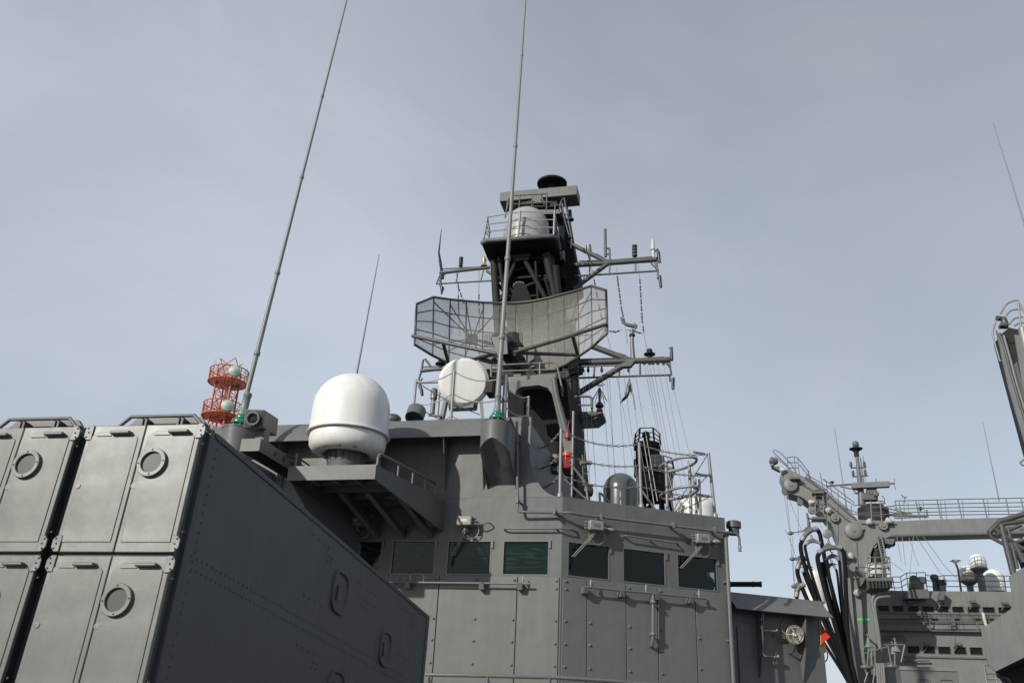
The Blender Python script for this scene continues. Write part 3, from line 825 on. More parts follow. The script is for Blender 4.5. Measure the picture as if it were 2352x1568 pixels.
mb = MB(); mb.prism([S(A0 + .022, PD + .002, dk), S(A1 - .022, PD + .002, dk), S(WA1 - .024, -.004, dk), S(WA0 + .024, -.004, dk)], UP * .015); make('deck_plate', mb, M_GRAY, plat)
for b in (PD + .45, PD + .95, PD + 1.45, PD + 1.95):
    mb = MB(); mb.sbox(pa0(b) + .03, pa1(b) - .03, b - .025, b + .025, zb + .05, dk - .001); make('cross_beam', mb, M_GRAY, plat)
for k in (.25, .5, .75):
    a = A0 + (A1 - A0) * k; mb = MB(); mb.sbox(a - .02, a + .02, PD + .001, PD + .424, zb + .02, dk - .002); make('stringer', mb, M_GRAY, plat)
for k in (.2, .52, .85):
    b_ = PD + 1.05; a = pa0(b_) + (pa1(b_) - pa0(b_)) * k
    mb = MB(); p = S(a, b_, zb + .09); q = S(a + .25, -.02, 4.70); d = (q - p); y = d.cross(T1).normalized()
    mb.box((p + q) / 2, T1 * .05, d / 2, y * .05); make('strut', mb, M_GRAY, plat)
def rp(b, h): return S(pa1(b) - .05, b, pz(b) + h)
make('hand_rail', MB().tube(bend([rp(PD + .1, -.05), rp(PD + .1, .22), rp(-.3, .25), rp(-.3, -.03)], .1), .022, 8), M_PIPE, plat)
for f in (.33, .58, .8):
    b = PD + .1 + (-.4 - PD) * f; make('rail_post', MB().tube([rp(b, .225), rp(b, -.05)], .017, 8), M_PIPE, plat)
make('rail_post', MB().tube([S(A0 + .05, PD + .1, zt - .02), S(A0 + .05, PD + .1, zt + .25)], .02, 8), M_PIPE, plat)
b = -.9; mb = MB(); a = pa0(b); mb.hexa([S(a + .1, b - .2, dk + .016), S(a + .8, b - .2, dk + .016), S(a + .8, b + .2, dk + .016), S(a + .1, b + .2, dk + .016), S(a + .17, b - .1, dk + .62), S(a + .7, b - .1, dk + .62), S(a + .7, b + .2, dk + .62), S(a + .17, b + .2, dk + .62)]); make('junction_box', mb, M_PANEL, plat, bevel=.01)

# big white dome
bD = -1.45
_l, _r, _f, _t = P(718, 995, bD), P(885, 1000, bD), P(797, 1022, bD - .35), P(803, 866, bD)
DC = (_l + _r) / 2; DC.z = 0
R_ = (_r - _l).length / 2
zf = _l.z * .5 + _r.z * .5 - .03                                 # flange height
HD = _t.z - zf
dome = thing('satellite_dome', 'large white satellite radome on a grey pedestal beside the bridge', 'radome', DC + UP * dk)
prof = [(R_ * 1.0, 0), (R_, .05), (R_ * .995, HD * .2), (R_ * .985, HD * .42)]
for k in range(1, 13):
    t_ = k / 12 * math.pi / 2; prof.append((R_ * .98 * math.cos(t_), HD * .42 + HD * .58 * math.sin(t_)))
mb = MB(); mb.lathe(DC + UP * (zf + .02), UP, prof, 64); make('dome', mb, M_WHITE, dome)
mb = MB(); mb.lathe(DC + UP * (zf - .012), UP, [(R_ * .9, 0), (R_ * 1.045, 0), (R_ * 1.055, .014), (R_ * 1.045, .028), (R_ * .9, .028)], 64); fl = make('flange', mb, M_WHITE, dome)
mb = MB()
for k in range(40):
    t_ = 2 * math.pi * k / 40; d = V((math.cos(t_), math.sin(t_), 0)); disc(mb, DC + d * R_ * 1.02 + UP * (zf - .012), -UP, .007, .01, 6)
make('flange_bolts', mb, M_BRASS, fl, kind='stuff')
mb = MB(); mb.lathe(DC + UP * (zf - .02), -UP, [(R_ * .96, 0), (R_ * .97, .10), (R_ * .95, .20), (R_ * .88, .275), (R_ * .76, .32), (R_ * .64, .335), (R_ * .60, .325), (R_ * .58, .28)], 64); make('lower_shell', mb, M_WHITE, dome)
mb = MB()
for t_ in (-1.15, -2.15, -1.65):
    d = V((math.cos(t_), math.sin(t_), 0)); c = DC + d * R_ * .78 + UP * (zf - .345)
    mb.lathe(c + UP * .02, -UP, [(.038, 0), (.038, .012), (.03, .014), (.02, .006)], 16)
make('drain_port', mb, M_BLACKFIT, dome)
mb = MB(); zd = dk + .016; mb.lathe(DC + UP * zd, UP, [(.40, 0), (.40, .03), (.30, .035), (.30, zf - .40 - zd), (.36, zf - .30 - zd), (.365, zf - .26 - zd), (.365, zf - .24 - zd)], 40); ped = make('pedestal', mb, M_GRAY, dome)
for k in range(16):
    t_ = 2 * math.pi * k / 16; d = V((math.cos(t_), math.sin(t_), 0)); mb = MB(); x = d.cross(UP)
    mb.prism([DC + d * .301 + UP * (zf - .50), DC + d * .301 + UP * (zf - .42), DC + d * .36 + UP * (zf - .32), DC + d * .36 + UP * (zf - .36)], x * .012); make('gusset', mb, M_GRAY, ped)

# ------------------------------------------------------------------ whip antennas
def whip(name, label, base, tip, r0, r1, joints, mount=True):
    w = thing(name, label, 'antenna', base, 'tall whip antennas')
    d = (tip - base); L = d.length; u = d.normalized()
    n = 24
    make('rod', MB().tube([base + d * (k / n) for k in range(n + 1)], [r0 + (r1 - r0) * (k / n) for k in range(n + 1)], 12), M_WHIP, w)
    for j in joints:
        c = base + d * j; r = r0 + (r1 - r0) * j
        mb = MB(); mb.lathe(c - u * .05, u, [(r * 1.02, 0), (r * 1.35, .015), (r * 1.35, .085), (r * 1.02, .1)], 12); make('joint', mb, M_WHIP, w)
    return w, u
def insulator(w, c, u, k=1.0):
    mb = MB(); mb.lathe(c, u, [(.16 * k, 0), (.165 * k, .03 * k), (.155 * k, .06 * k), (.11 * k, .09 * k), (.115 * k, .10 * k), (.10 * k, .15 * k), (.09 * k, .17 * k)], 28); make('insulator', mb, M_GREEN, w)
    mb = MB(); mb.lathe(c - u * (.07 * k), u, [(.075 * k, 0), (.075 * k, .071 * k)], 16); make('brass_stem', mb, M_BRASS, w)
    mb = MB()
    for j in range(6):
        t_ = j * math.pi / 3; d = T1 * math.cos(t_) + AFT * math.sin(t_); mb.tube([c + d * .13 * k - u * .09 * k, c + d * .13 * k], .012, 6)
    make('studs', mb, M_STEEL, w, kind='stuff')
    mb = MB(); mb.lathe(c + u * .17 * k, u, [(.085 * k, 0), (.085 * k, .06 * k), (.07 * k, .08 * k), (.065 * k, .33 * k), (.075 * k, .34 * k), (.075 * k, .40 * k), (.05 * k, .42 * k)], 18); make('ferrule', mb, M_WHIP, w)

# right-hand whip: half-round foot on the deflector
bW = -.62
wb = P(1140, 972, bW)
wc = S((wb - EDGE).dot(T1), bW, 0)
foot = thing('whip_bracket', 'rounded grey bracket under the whip antenna nearest the mast', 'bracket', V((wc.x, wc.y, 5.6)))
ztop = wb.z
aC = (wb - EDGE).dot(T1); rF = .265
def halfrow(z, k, zfun):
    return [S(aC + rF * math.cos(t_), bW - rF * math.sin(t_) * k, zfun(t_)) for t_ in [math.pi * j / 20 for j in range(21)]]
out_top = [S(aC + rF, -.003, ztop)] + halfrow(0, 1, lambda t: ztop) + [S(aC - rF, -.003, ztop)]
low = lambda t: ztop - .34 - .18 * abs(math.cos(t)) ** 1.5
out_low = [S(aC + rF, -.003, ztop - 1.02)] + halfrow(0, 1, low) + [S(aC - rF, -.003, ztop - 1.02)]
mb = MB(); mb.grid([out_top, out_low]); make('skirt', mb, M_GRAY, foot, solid=.012)
mb = MB(); mb.prism(out_top, -UP * .015); make('top_plate', mb, M_GRAY, foot)
mid = halfrow(0, 1, low)
inner = [[S(aC + rF * math.cos(t_), -.004, ztop - .95) for t_ in [math.pi * j / 20 for j in range(21)]], [p - N1 * .012 for p in mid]]
mb = MB(); mb.grid(inner); make('sloped_underside', mb, M_GRAY, foot)
ins = S(aC, bW, ztop + .08)
tip = P(1214, -95, bW + .05)
w2, u2 = whip('whip_antenna', 'tall grey whip antenna rising in front of the mast, on a green insulator', ins + UP * .3, tip, .050, .014, (.12, .275, .52, .74, .91))
insulator(w2, ins, u2, .8)
mb = MB(); mb.tube([S(aC + .1, bW + .12, ztop), S(aC + .1, bW + .12, ztop + .95)], .045, 10); mb.tube([S(aC + .1, bW + .12, ztop + .45), S(aC + .1, bW + .12, ztop + .52)], .06, 10); make('tuner_post', mb, M_STEEL, w2)

# left-hand whip
bX = -1.1
c0 = P(550, 985, bX)
foot = thing('antenna_drum', 'grey drum bracket under the whip antenna beside the launcher', 'bracket', c0 - UP * .8)
mb = MB(); mb.lathe(c0 - UP * .75, UP, [(.30, 0), (.30, .72), (.31, .72), (.31, .75)], 28); make('drum', mb, M_GRAY, foot)
mb = MB(); aX = (c0 - EDGE).dot(T1); mb.sbox(aX - .25, aX + .25, bX + .2, -.01, c0.z - .75, c0.z - .55); make('arm', mb, M_GRAY, foot)
ins = c0 + UP * .09
w1, u1 = whip('whip_antenna', 'tall grey whip antenna leaning at left above the launcher', ins + UP * .3, P(822, -100, bX), .048, .014, (.10, .255, .455, .64, .80))
insulator(w1, ins, u1, 1.05)
mb = MB()
for dx in (-.25, -.17): mb.tube([c0 + T1 * (dx - .12) + AFT * .15 - UP * .2, c0 + T1 * (dx - .12) + AFT * .15 + UP * (.05 + dx)], .03, 8)
make('conduit', mb, M_STEEL, foot)

# thin whip behind the dome
pb, pt_ = P(815, 880, 1.5), P(871, 584, 1.5)
tw = thing('thin_whip_antenna', 'short thin whip antenna standing behind the white dome', 'antenna', V((pb.x, pb.y, 6.74)))
make('rod', MB().tube([V((pb.x - .12, pb.y, 6.74)), pb, pt_], [.03, .026, .010], 8), M_WHIP, tw)

# ------------------------------------------------------------------ camera on its beam
cb = thing('camera_bracket', 'perforated grey beam projecting from the wall under the camera', 'bracket', S(-4.3, -2, 5.2))
f0, f1 = P(556, 1008, -3.1), P(600, 1008, -3.1)
aL, aR, zc_ = (f0 - EDGE).dot(T1), (f1 - EDGE).dot(T1), f0.z
mb = MB(); mb.sbox(aL, aR, -3.1, -.005, zc_ - .012, zc_); make('top_plate', mb, M_GRAY, cb)
mb = MB(); mb.sbox(aL, aR, -3.112, -3.1, zc_ - .20, zc_ - .0); make('end_plate', mb, M_PANEL, cb)
mb = MB(); mb.sbox(aR - .012, aR, -3.099, -.005, zc_ - .20, zc_ - .013); sp = make('web', mb, M_GRAY, cb)
mb = MB(); mb.sbox(aL, aL + .012, -3.099, -.005, zc_ - .20, zc_ - .013); make('web', mb, M_GRAY, cb)
for b in (-2.6, -2.3, -2.0, -1.7, -1.4):
    mb = MB(); mb.lathe(S(aR, b, zc_ - .1), T1, [(.045, 0), (.045, .0025)], 14); make('lightening_hole', mb, M_BLACKFIT, sp)
c0 = P(600, 971, -2.6)
vcam = thing('surveillance_camera', 'boxy grey surveillance camera with round lens hood near the launcher', 'camera', S((aL + aR) / 2 + .04, -2.75, zc_))
fx = (N1 * .93 + T1 * .16 - UP * .12).normalized(); sx = fx.cross(UP).normalized(); ux = sx.cross(fx)
mb = MB(); mb.box(c0, fx * .36, sx * .16, ux * .15); hb = make('housing', mb, M_GRAY, vcam, bevel=.02)
mb = MB(); mb.box(c0 + ux * .153 - fx * .0, fx * .16, sx * .09, ux * .012); make('sun_shield', mb, M_GRAY, vcam, bevel=.01)
mb = MB(); cc = c0 + fx * .361; mb.box(cc + fx * .002, fx * .003, sx * .135, ux * .122); make('front_recess', mb, M_BLACKFIT, vcam)
mb = MB(); mb.lathe(cc + fx * .006 - ux * .01, fx, [(.105, 0), (.115, .05), (.105, .055), (.085, .05), (.08, .004)], 28); make('lens_hood', mb, M_GRAY, vcam)
mb = MB(); mb.lathe(cc + fx * .0065 - ux * .01, fx, [(.079, 0), (.06, .006), (.02, .010)], 24); make('lens', mb, M_LENS, vcam)
q = S((aL + aR) / 2 + .04, -2.75, zc_)
mb = MB(); mb.box((c0 - ux * .14 + q) / 2, T1 * .07, AFT * .09, UP * max(.02, (c0 - ux * .14 - q).length / 2)); mb.box(q + UP * .012, T1 * .10, AFT * .14, UP * .011); make('mount', mb, M_GRAY, vcam)
make('cable', MB().tube(spline([c0 - fx * .25 - ux * .05 + sx * .1, c0 - fx * .33 - ux * .2 + sx * .16, S(aR + .05, -2.2, zc_ - .02), S(aR + .06, -1.9, zc_ + .03), S(aR + .03, -1.0, zc_ + .02)], 6), .014, 6), M_BLACKFIT, vcam)

# ------------------------------------------------------------------ things on the upper house roof
def drum_thing(name, label, cat, x, y, b, r, h, mat):
    p = P(x, y, b); t_ = thing(name, label, cat, V((p.x, p.y, ZU)))
    return t_, p
# mushroom ventilator and tilted lamp drum
p = P(902, 968, .5); t_ = thing('roof_ventilator', 'small domed grey ventilator at the roof edge beside the white dome', 'ventilator', V((p.x, p.y, ZU)))
b0 = V((p.x, p.y, ZU)); mb = MB(); mb.lathe(b0, UP, [(.13, 0), (.13, p.z - ZU - .04), (.16, p.z - ZU), (.16, p.z - ZU + .08), (.11, p.z - ZU + .13), (.03, p.z - ZU + .15)], 24); make('cowl', mb, M_MAST, t_)
p = P(955, 950, .25); t_ = thing('deck_speaker', 'grey drum shaped speaker on the deflector edge left of the rope railing', 'speaker', V((p.x, p.y, ZU)))
mb = MB(); mb.lathe(p, (N1 * .5 - UP * .9).normalized(), [(.17, -.12), (.18, -.10), (.18, .13), (.16, .13), (.15, .03)], 28); make('drum', mb, M_GRAY, t_)
mb = MB(); mb.tube([p + AFT * .1, V((p.x, p.y, ZU)) + AFT * .2], .04, 8); make('stand', mb, M_PIPE, t_)

# rope railing round the fire control director
rr_ = thing('rope_railing', 'three strand white rope railing with steel posts around the round director', 'railing', P(1040, 955, 1.0))
posts = [((956, 872), (942, 940), 1.4), ((1044, 850), (1031, 957), .6), ((1150, 866), (1156, 960), .9), ((1214, 910), (1215, 966), 1.6), ((1196, 912), (1160, 958), 2.6)]
tops = []
for (tx, ty), (bx_, by_), b in posts[:4]:
    tp = P(tx, ty, b); bt = V((tp.x, tp.y, ZU - .005)); tops.append((tp, bt))
    make('post', MB().tube([tp, bt], .028, 8), M_STEEL, rr_)
    mb = MB(); mb.lathe(bt, UP, [(.06, 0), (.06, .02), (.04, .06)], 12); make('socket', mb, M_PIPE, rr_)
def ropes(i, j, sg, fr=(.02, .36, .70)):
    for q in fr:
        a = tops[i][0].lerp(tops[i][1], q); b = tops[j][0].lerp(tops[j][1], q)
        make('rope', MB().tube(sag(a, b, sg, 12), .013, 6), M_ROPE, rr_)
ropes(0, 1, .09); ropes(1, 2, .12); ropes(2, 3, .14)
# rope back from the first post
for q in (.03, .37, .7):
    a = tops[0][0].lerp(tops[0][1], q); make('rope', MB().tube(sag(a, a + AFT * 2.2 + T1 * .8, .05, 8), .011, 6), M_ROPE, rr_)

# fire control director: white disc on a pedestal
dr = thing('fire_control_director', 'round white radar dish cover on a grey director behind the rope railing', 'radar', S(-2.9, 3.2, ZU))
dc = P(1065, 876, 3.0); dn = (N1 * .95 + T1 * .24 - UP * .10).normalized()
mb = MB(); mb.lathe(dc, dn, [(.50, -.16), (.575, -.13), (.585, -.10), (.575, -.06), (.50, .02), (.46, .025), (.25, .03), (.05, .032)], 64); make('dish_cover', mb, M_DISC, dr, angle=14)
mb = MB()
for k in range(36):
    t_ = 2 * math.pi * k / 36; x, y, _ = basis(dn); d = x * math.cos(t_) + y * math.sin(t_); disc(mb, dc + d * .585 - dn * .09, d, .008, .008, 6)
make('rim_bolts', mb, M_STEEL, dr, kind='stuff')
c2 = dc - dn * .45
mb = MB(); mb.box(c2 - UP * .15, T1 * .34, dn * .26, UP * .40); make('head', mb, M_GRAY, dr, bevel=.04)
mb = MB(); mb.box(dc - dn * .17 - UP * .50, T1 * .28, dn * .05, UP * .12); make('recess', mb, M_BLACKFIT, dr, bevel=.02)
for sg in (-1, 1):
    mb = MB(); mb.prism([c2 + T1 * (sg * .36) + dn * .25 - UP * .2, c2 + T1 * (sg * .36) - dn * .25 - UP * .2, c2 + T1 * (sg * .5) - dn * .3 - UP * 1.2, c2 + T1 * (sg * .5) + dn * .3 - UP * 1.2], T1 * (sg * .08)); make('yoke', mb, M_GRAY, dr)
mb = MB(); cb_ = V((c2.x, c2.y, ZU - .004)); mb.lathe(cb_, UP, [(.95, 0), (.95, .16), (.82, .2), (.72, .22), (.66, c2.z - 1.2 - ZU), (.5, c2.z - 1.1 - ZU)], 48); make('base_ring', mb, M_GRAY, dr)
# little gear to the left of the dish
mb = MB(); g0 = P(997, 905, 3.2); g1 = P(993, 950, 3.2); mb.tube([g0, g1], .055, 10); mb.lathe(g0 - UP * .12, UP, [(.08, 0), (.08, .22), (.05, .26)], 14); make('sight_tube', mb, M_PIPE, dr)
mb = MB(); mb.tube([P(1010, 900, 3.2), P(1006, 958, 3.2)], .018, 6); mb.tube([P(985, 953, 3.1), P(1015, 955, 3.1)], .03, 6); make('sight_stand', mb, M_PIPE, dr)
mb = MB(); mb.box(P(1128, 893, 3.3), T1 * .09, AFT * .2, UP * .16); mb.tube([P(1124, 868, 3.3), P(1140, 866, 3.3)], .03, 6); make('cable_box', mb, M_SOOTSHADE, dr, bevel=.02)

# ------------------------------------------------------------------ radar house and mast
mast = thing('lattice_mast', 'dark grey lattice mast with platforms and two yards above the bridge', 'mast', S(-2.2, 9.5, ZR))
# house under the radar: arched frame with dark recess (front at b=4.6)
bh = 4.6
def hp(x, y, b=bh): return P(x, y, b)
mb = MB()
outl = [(1168, 876), (1262, 866), (1275, 868), (1280, 900), (1312, 1010), (1316, 1060), (1300, 1060), (1290, 1000), (1268, 905), (1258, 890), (1238, 884), (1196, 888), (1186, 896), (1184, 905), (1170, 900)]
mb.prism([hp(*q) for q in outl], AFT * .25); make('arched_frame', mb, M_GRAY, mast)
mb = MB(); mb.tube([hp(1272, 868, bh - .05), hp(1276, 900, bh - .05), hp(1303, 1005, bh - .05)], .06, 8); make('frame_leg', mb, M_GRAY, mast)
mb = MB(); mb.prism([hp(1166, 880, bh + 1.4), hp(1300, 870, bh + 1.4), hp(1330, 1150, bh + 1.4), hp(1166, 1150, bh + 1.4)], AFT * 2.2); make('mast_house', mb, M_BLACK, mast)  # painted black to stand in for the unlit interior behind the arch
mb = MB(); mb.prism([hp(1166, 876, bh + .26), hp(1276, 868, bh + .26), hp(1300, 862, bh + 1.39), hp(1168, 874, bh + 1.39)], UP * .12); make('house_roof', mb, M_MAST, mast)
# pedestal of the search radar
mb = MB(); c = P(1175, 850, 6.2); zt_ = c.z
mb.box(c + UP * .1, T1 * .75, AFT * .6, UP * .3); mb.box(c + UP * .1 + T1 * .35 - AFT * .62, T1 * .2, AFT * .02, UP * .2); make('radar_pedestal', mb, M_MAST, mast, bevel=.03)
mb = MB(); mb.lathe(c + UP * .7, UP, [(.3, 0), (.22, .1), (.16, .2), (.16, .35)], 20); make('turntable', mb, M_SOOTSHADE, mast)
# rails round it
for pts in ([(1130, 839, 4.9), (1275, 832, 4.9), (1282, 850, 4.9), (1293, 900, 4.9)], [(1130, 853, 4.9), (1276, 848, 4.9)], [(1240, 832, 4.9), (1240, 866, 4.9)], [(1128, 838, 4.9), (1128, 870, 4.9)], [(1283, 852, 5.6), (1292, 910, 5.6)]):
    make('hand_rail', MB().tube(bend([P(*q) for q in pts], .12), .024, 6), M_PIPE, mast)

# lattice legs and bracing, from the house up to the top platform
bm_ = 9.6
legs = [((1150, 860), (1135, 600), 8.9), ((1318, 860), (1262, 590), 8.9), ((1330, 860), (1285, 600), 10.6), ((1180, 860), (1165, 610), 10.6)]
lp_ = []
for (x0, y0), (x1, y1), b in legs:
    a, c = P(x0, y0, b), P(x1, y1, b - .3)
    lp_.append((a, c)); make('leg', MB().tube([a, c], .13, 10), M_SOOTSHADE, mast)
for k in range(6):
    for i in range(4):
        j = (i + 1) % 4; q0, q1 = k / 6, (k + 1) / 6
        a, b = lp_[i][0].lerp(lp_[i][1], q0), lp_[j][0].lerp(lp_[j][1], q1)
        make('brace', MB().tube([a, b], .05, 6), M_SOOTSHADE, mast)
        a, b = lp_[i][0].lerp(lp_[i][1], q1), lp_[j][0].lerp(lp_[j][1], q1)
        make('brace', MB().tube([a, b], .045, 6), M_SOOTSHADE, mast)
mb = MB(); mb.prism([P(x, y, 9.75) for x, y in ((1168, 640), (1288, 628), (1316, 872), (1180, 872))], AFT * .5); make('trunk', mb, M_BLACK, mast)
# lower trunk of the mast down to the bridge roof
mb = MB(); mb.prism([P(1291, 846, 9), P(1307, 846, 9), P(1308, 905, 9), P(1296, 905, 9)], AFT * .7); make('box_column', mb, M_GRAY, mast)
for (x0, y0, x1, y1, r, mt) in ((1303, 905, 1312, 950, .075, M_MAST), (1303, 950, 1330, 1150, .11, M_SOOTSHADE), (1318, 850, 1345, 1150, .13, M_SOOTSHADE), (1309, 850, 1326, 1150, .05, M_MAST), (1328, 990, 1336, 1150, .06, M_MAST), (1296, 905, 1310, 1150, .12, M_SOOTSHADE), (1286, 900, 1300, 1150, .1, M_SOOTSHADE)):
    e_ = P(x1, y1, 9); make('leg', MB().tube([P(x0, y0, 9), e_] + ([V((e_.x, e_.y, 6.2))] if y1 == 1150 else []), r, 8), mt, mast)
for y in range(930, 1150, 36):
    make('brace', MB().tube([P(1300 + (y - 930) * .1, y, 9), P(1324 + (y - 930) * .09, y + 34, 9)], .04, 6), M_SOOTSHADE, mast)
# top platform with the black trunk behind it
bp = 7.6
zf_ = P(1190, 550, bp).z
und = [H(1118, 556, zf_), H(1268, 546, zf_), H(1279, 550, zf_), H(1284, 575, zf_), H(1296, 650, zf_), H(1240, 668, zf_), H(1150, 640, zf_), H(1120, 595, zf_), H(1107, 562, zf_)]
mb = MB(); mb.prism(und, UP * .12); make('platform', mb, M_SOOTSHADE, mast)
mb = MB(); mb.tube([q + UP * .05 for q in und[-1:] + und[:4]], .075, 8); make('platform_coaming', mb, M_GRAY, mast)
mb = MB()
cen = sum(und, V()) / len(und)
for k in range(-3, 4):
    a = cen + T1 * (k * .28) + AFT * .1; mb.box(a - UP * .04, T1 * .015, AFT * .75, UP * .035)
mb.box(cen - UP * .05, T1 * .9, AFT * .03, UP * .045); make('platform_ribs', mb, M_SOOTSHADE, mast)
tr = [(1262, 490), (1297, 489), (1302, 510), (1326, 610), (1330, 650), (1308, 668), (1290, 668), (1280, 560)]
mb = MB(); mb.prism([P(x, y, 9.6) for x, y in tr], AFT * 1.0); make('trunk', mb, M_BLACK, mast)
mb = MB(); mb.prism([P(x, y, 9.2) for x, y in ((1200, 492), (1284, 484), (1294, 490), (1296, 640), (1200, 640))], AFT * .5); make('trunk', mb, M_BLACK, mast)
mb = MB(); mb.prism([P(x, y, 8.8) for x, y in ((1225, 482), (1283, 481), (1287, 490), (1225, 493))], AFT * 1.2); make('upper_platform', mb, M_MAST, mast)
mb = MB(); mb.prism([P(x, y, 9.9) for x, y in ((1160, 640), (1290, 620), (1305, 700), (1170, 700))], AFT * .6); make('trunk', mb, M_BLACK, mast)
for x0, x1 in ((1322, 1338), (1326, 1341), (1331, 1347)):
    make('cable', MB().tube([P(x0 - 12, 690, 8.95), P(x0 - 4, 850, 8.95), P(x1, 1140, 8.85)], .022, 8), M_BLACKFIT, mast)
for x, y, b, sx2, sz in ((1312, 720, 8.9, .16, .22), (1300, 760, 8.9, .12, .15), (1326, 985, 8.8, .14, .2), (1316, 1030, 8.8, .12, .14), (1158, 720, 8.85, .12, .18), (1290, 590, 9.1, .1, .16), (1235, 872, 5.0, .14, .10), (1190, 868, 5.2, .10, .08)):
    mb = MB(); mb.box(P(x, y, b), T1 * sx2, AFT * .1, UP * sz); make('junction_box', mb, M_MAST, mast, bevel=.012)
for pts in ([(1186, 700), (1190, 780), (1196, 860)], [(1240, 690), (1246, 780), (1250, 860)], [(1262, 690), (1270, 780), (1276, 860)]):
    make('cable', MB().tube(spline([P(x, y, 8.75) for x, y in pts], 5), .025, 8), M_MAST, mast)
# struts under the platform
for (x0, y0, x1, y1, r) in ((1188, 592, 1163, 655, .07), (1203, 592, 1256, 690, .08), (1254, 582, 1277, 690, .13), (1276, 610, 1284, 690, .10), (1146, 590, 1160, 690, .06), (1230, 600, 1236, 690, .04), (1252, 640, 1268, 690, .05), (1150, 690, 1168, 640, .05)):
    make('strut', MB().tube([P(x0, y0, 8.3), P(x1, y1, 8.6)], r, 8), M_SOOTSHADE, mast)
mb = MB(); mb.prism([P(x, y, 8.2) for x, y in ((1172, 585), (1222, 582), (1212, 596), (1202, 596), (1186, 598))], AFT * .05); make('gusset', mb, M_SOOTSHADE, mast)
# lamp housing below the platform
mb = MB(); c = P(1192, 650, 7.6)
ring0 = [P(1179, 660, 7.6), P(1182, 650, 7.6), P(1195, 648, 7.6), P(1206, 652, 7.6), P(1212, 665, 7.6), P(1222, 692, 7.6), P(1172, 694, 7.6)]
mb.prism(ring0, AFT * .9); make('cable_hood', mb, M_BLACK, mast)
mb = MB(); mb.grid([[P(1178, 660, 7.59), P(1181, 651, 7.59), P(1192, 647.5, 7.59), P(1204, 650, 7.59)], [P(1179, 652, 7.59), P(1184, 648, 7.59), P(1192, 646, 7.59), P(1203, 648, 7.59)]]); make('hood_lip', mb, M_GRAY, mast, solid=.1)
# railing on the top platform
rl = thing('platform_railing', 'three bar railing around the upper mast platform with the silver dome', 'railing', cen + UP * .13)
pc = [(1120, 497, 1111, 549, 7.7), (1195, 485, 1190, 543, 7.65), (1274, 485, 1272, 540, 7.65), (1125, 530, 1122, 548, 9.0), (1281, 520, 1283, 560, 8.9)]
tp = [(P(a, b, e), P(c, d, e)) for a, b, c, d, e in pc]
for a, b in tp: make('post', MB().tube([a, b], .035, 8), M_STEEL, rl)
for i, j in ((0, 1), (1, 2), (0, 3), (2, 4)):
    for q in (.03, .36, .68): make('bar', MB().tube([tp[i][0].lerp(tp[i][1], q), tp[j][0].lerp(tp[j][1], q)], .018, 6), M_STEEL, rl)
# silver dome on the platform
dcp = P(1209, 546, 8.55)
sd = thing('mast_dome', 'silver white capped dome on the upper mast platform', 'radome', V((dcp.x, dcp.y, zf_ + .12)))
rD = (P(1262, 540, 8.55) - P(1157, 545, 8.55)).length / 2
hh = P(1209, 482, 8.55).z - (zf_ + .12)
prof = [(rD * 1.0, 0), (rD, hh * .35), (rD * .97, hh * .52)] + [(rD * .97 * math.cos(k / 9 * math.pi / 2), hh * .52 + hh * .48 * math.sin(k / 9 * math.pi / 2)) for k in range(1, 10)]
mb = MB(); mb.lathe(V((dcp.x, dcp.y, zf_ + .121)), UP, prof, 48); make('dome', mb, M_SILVER, sd)
# bar radar
br = thing('bar_radar', 'long grey slotted bar radar antenna near the masthead', 'radar', P(1240, 480, 9.5))
a, c = P(1148, 452, 9.2), P(1325, 436, 9.2); ax = (c - a); mid = (a + c) / 2
ax.normalize(); Lb = (c - a).length / 2
fn = (N1 * .93 + T1 * .28 + UP * .02); fn = (fn - ax * fn.dot(ax)).normalized(); un = ax.cross(-fn).normalized()
if un.z < 0: un = -un
mb = MB(); mb.box(mid - fn * .34, ax * Lb, fn * .34, un * .18); bar = make('antenna_bar', mb, M_PANEL, br, bevel=.012)
mb = MB(); mb.box(P(1235, 462, 9.3), T1 * .17, AFT * .14, UP * .2); make('drive_head', mb, M_MAST, br, bevel=.03)
mb = MB(); mb.box(P(1232, 474, 9.5), T1 * .45, AFT * .25, UP * .08); mb.box(P(1270, 470, 9.6), T1 * .2, AFT * .25, UP * .25); make('gearbox', mb, M_SOOTSHADE, br, bevel=.02)
for pts in ([(1200, 471), (1215, 462), (1226, 470)], [(1205, 475), (1250, 474), (1252, 462)], [(1222, 458), (1222, 474)], [(1244, 450), (1250, 470)], [(1210, 466), (1256, 464)]):
    make('linkage', MB().tube([P(x, y, 9.1) for x, y in pts], .022, 6), M_MAST, br)
# upper railing and ladder
ur = thing('masthead_railing', 'thin railing and ladder hoops below the bar radar', 'railing', P(1240, 485, 8.9))
for pts in ([(1161, 498), (1166, 460), (1175, 450), (1258, 445)], [(1165, 470), (1270, 464)], [(1194, 447), (1192, 490)], [(1256, 444), (1255, 484)], [(1160, 500), (1168, 462)], [(1285, 484), (1288, 462), (1296, 455)], [(1296, 455), (1303, 495), (1313, 545), (1312, 570)], [(1291, 465), (1296, 500), (1308, 545)], [(1275, 470), (1275, 484)], [(1275, 470), (1297, 472)]):
    make('bar', MB().tube(bend([P(x, y, 8.8) for x, y in pts], .08), .022, 6), M_MAST, ur)
mb = MB()
for k in range(9):
    y = 470 + k * 22; x0 = 1293 + (y - 460) * .17; mb.tube([P(x0 - 5, y, 10.7), P(x0 + 9, y + 2, 10.7)], .018, 5)
mb.tube([P(1288, 470, 10.7), P(1322, 660, 10.7)], .025, 6); mb.tube([P(1302, 470, 10.7), P(1337, 665, 10.7)], .025, 6); make('ladder', mb, M_MAST, ur)
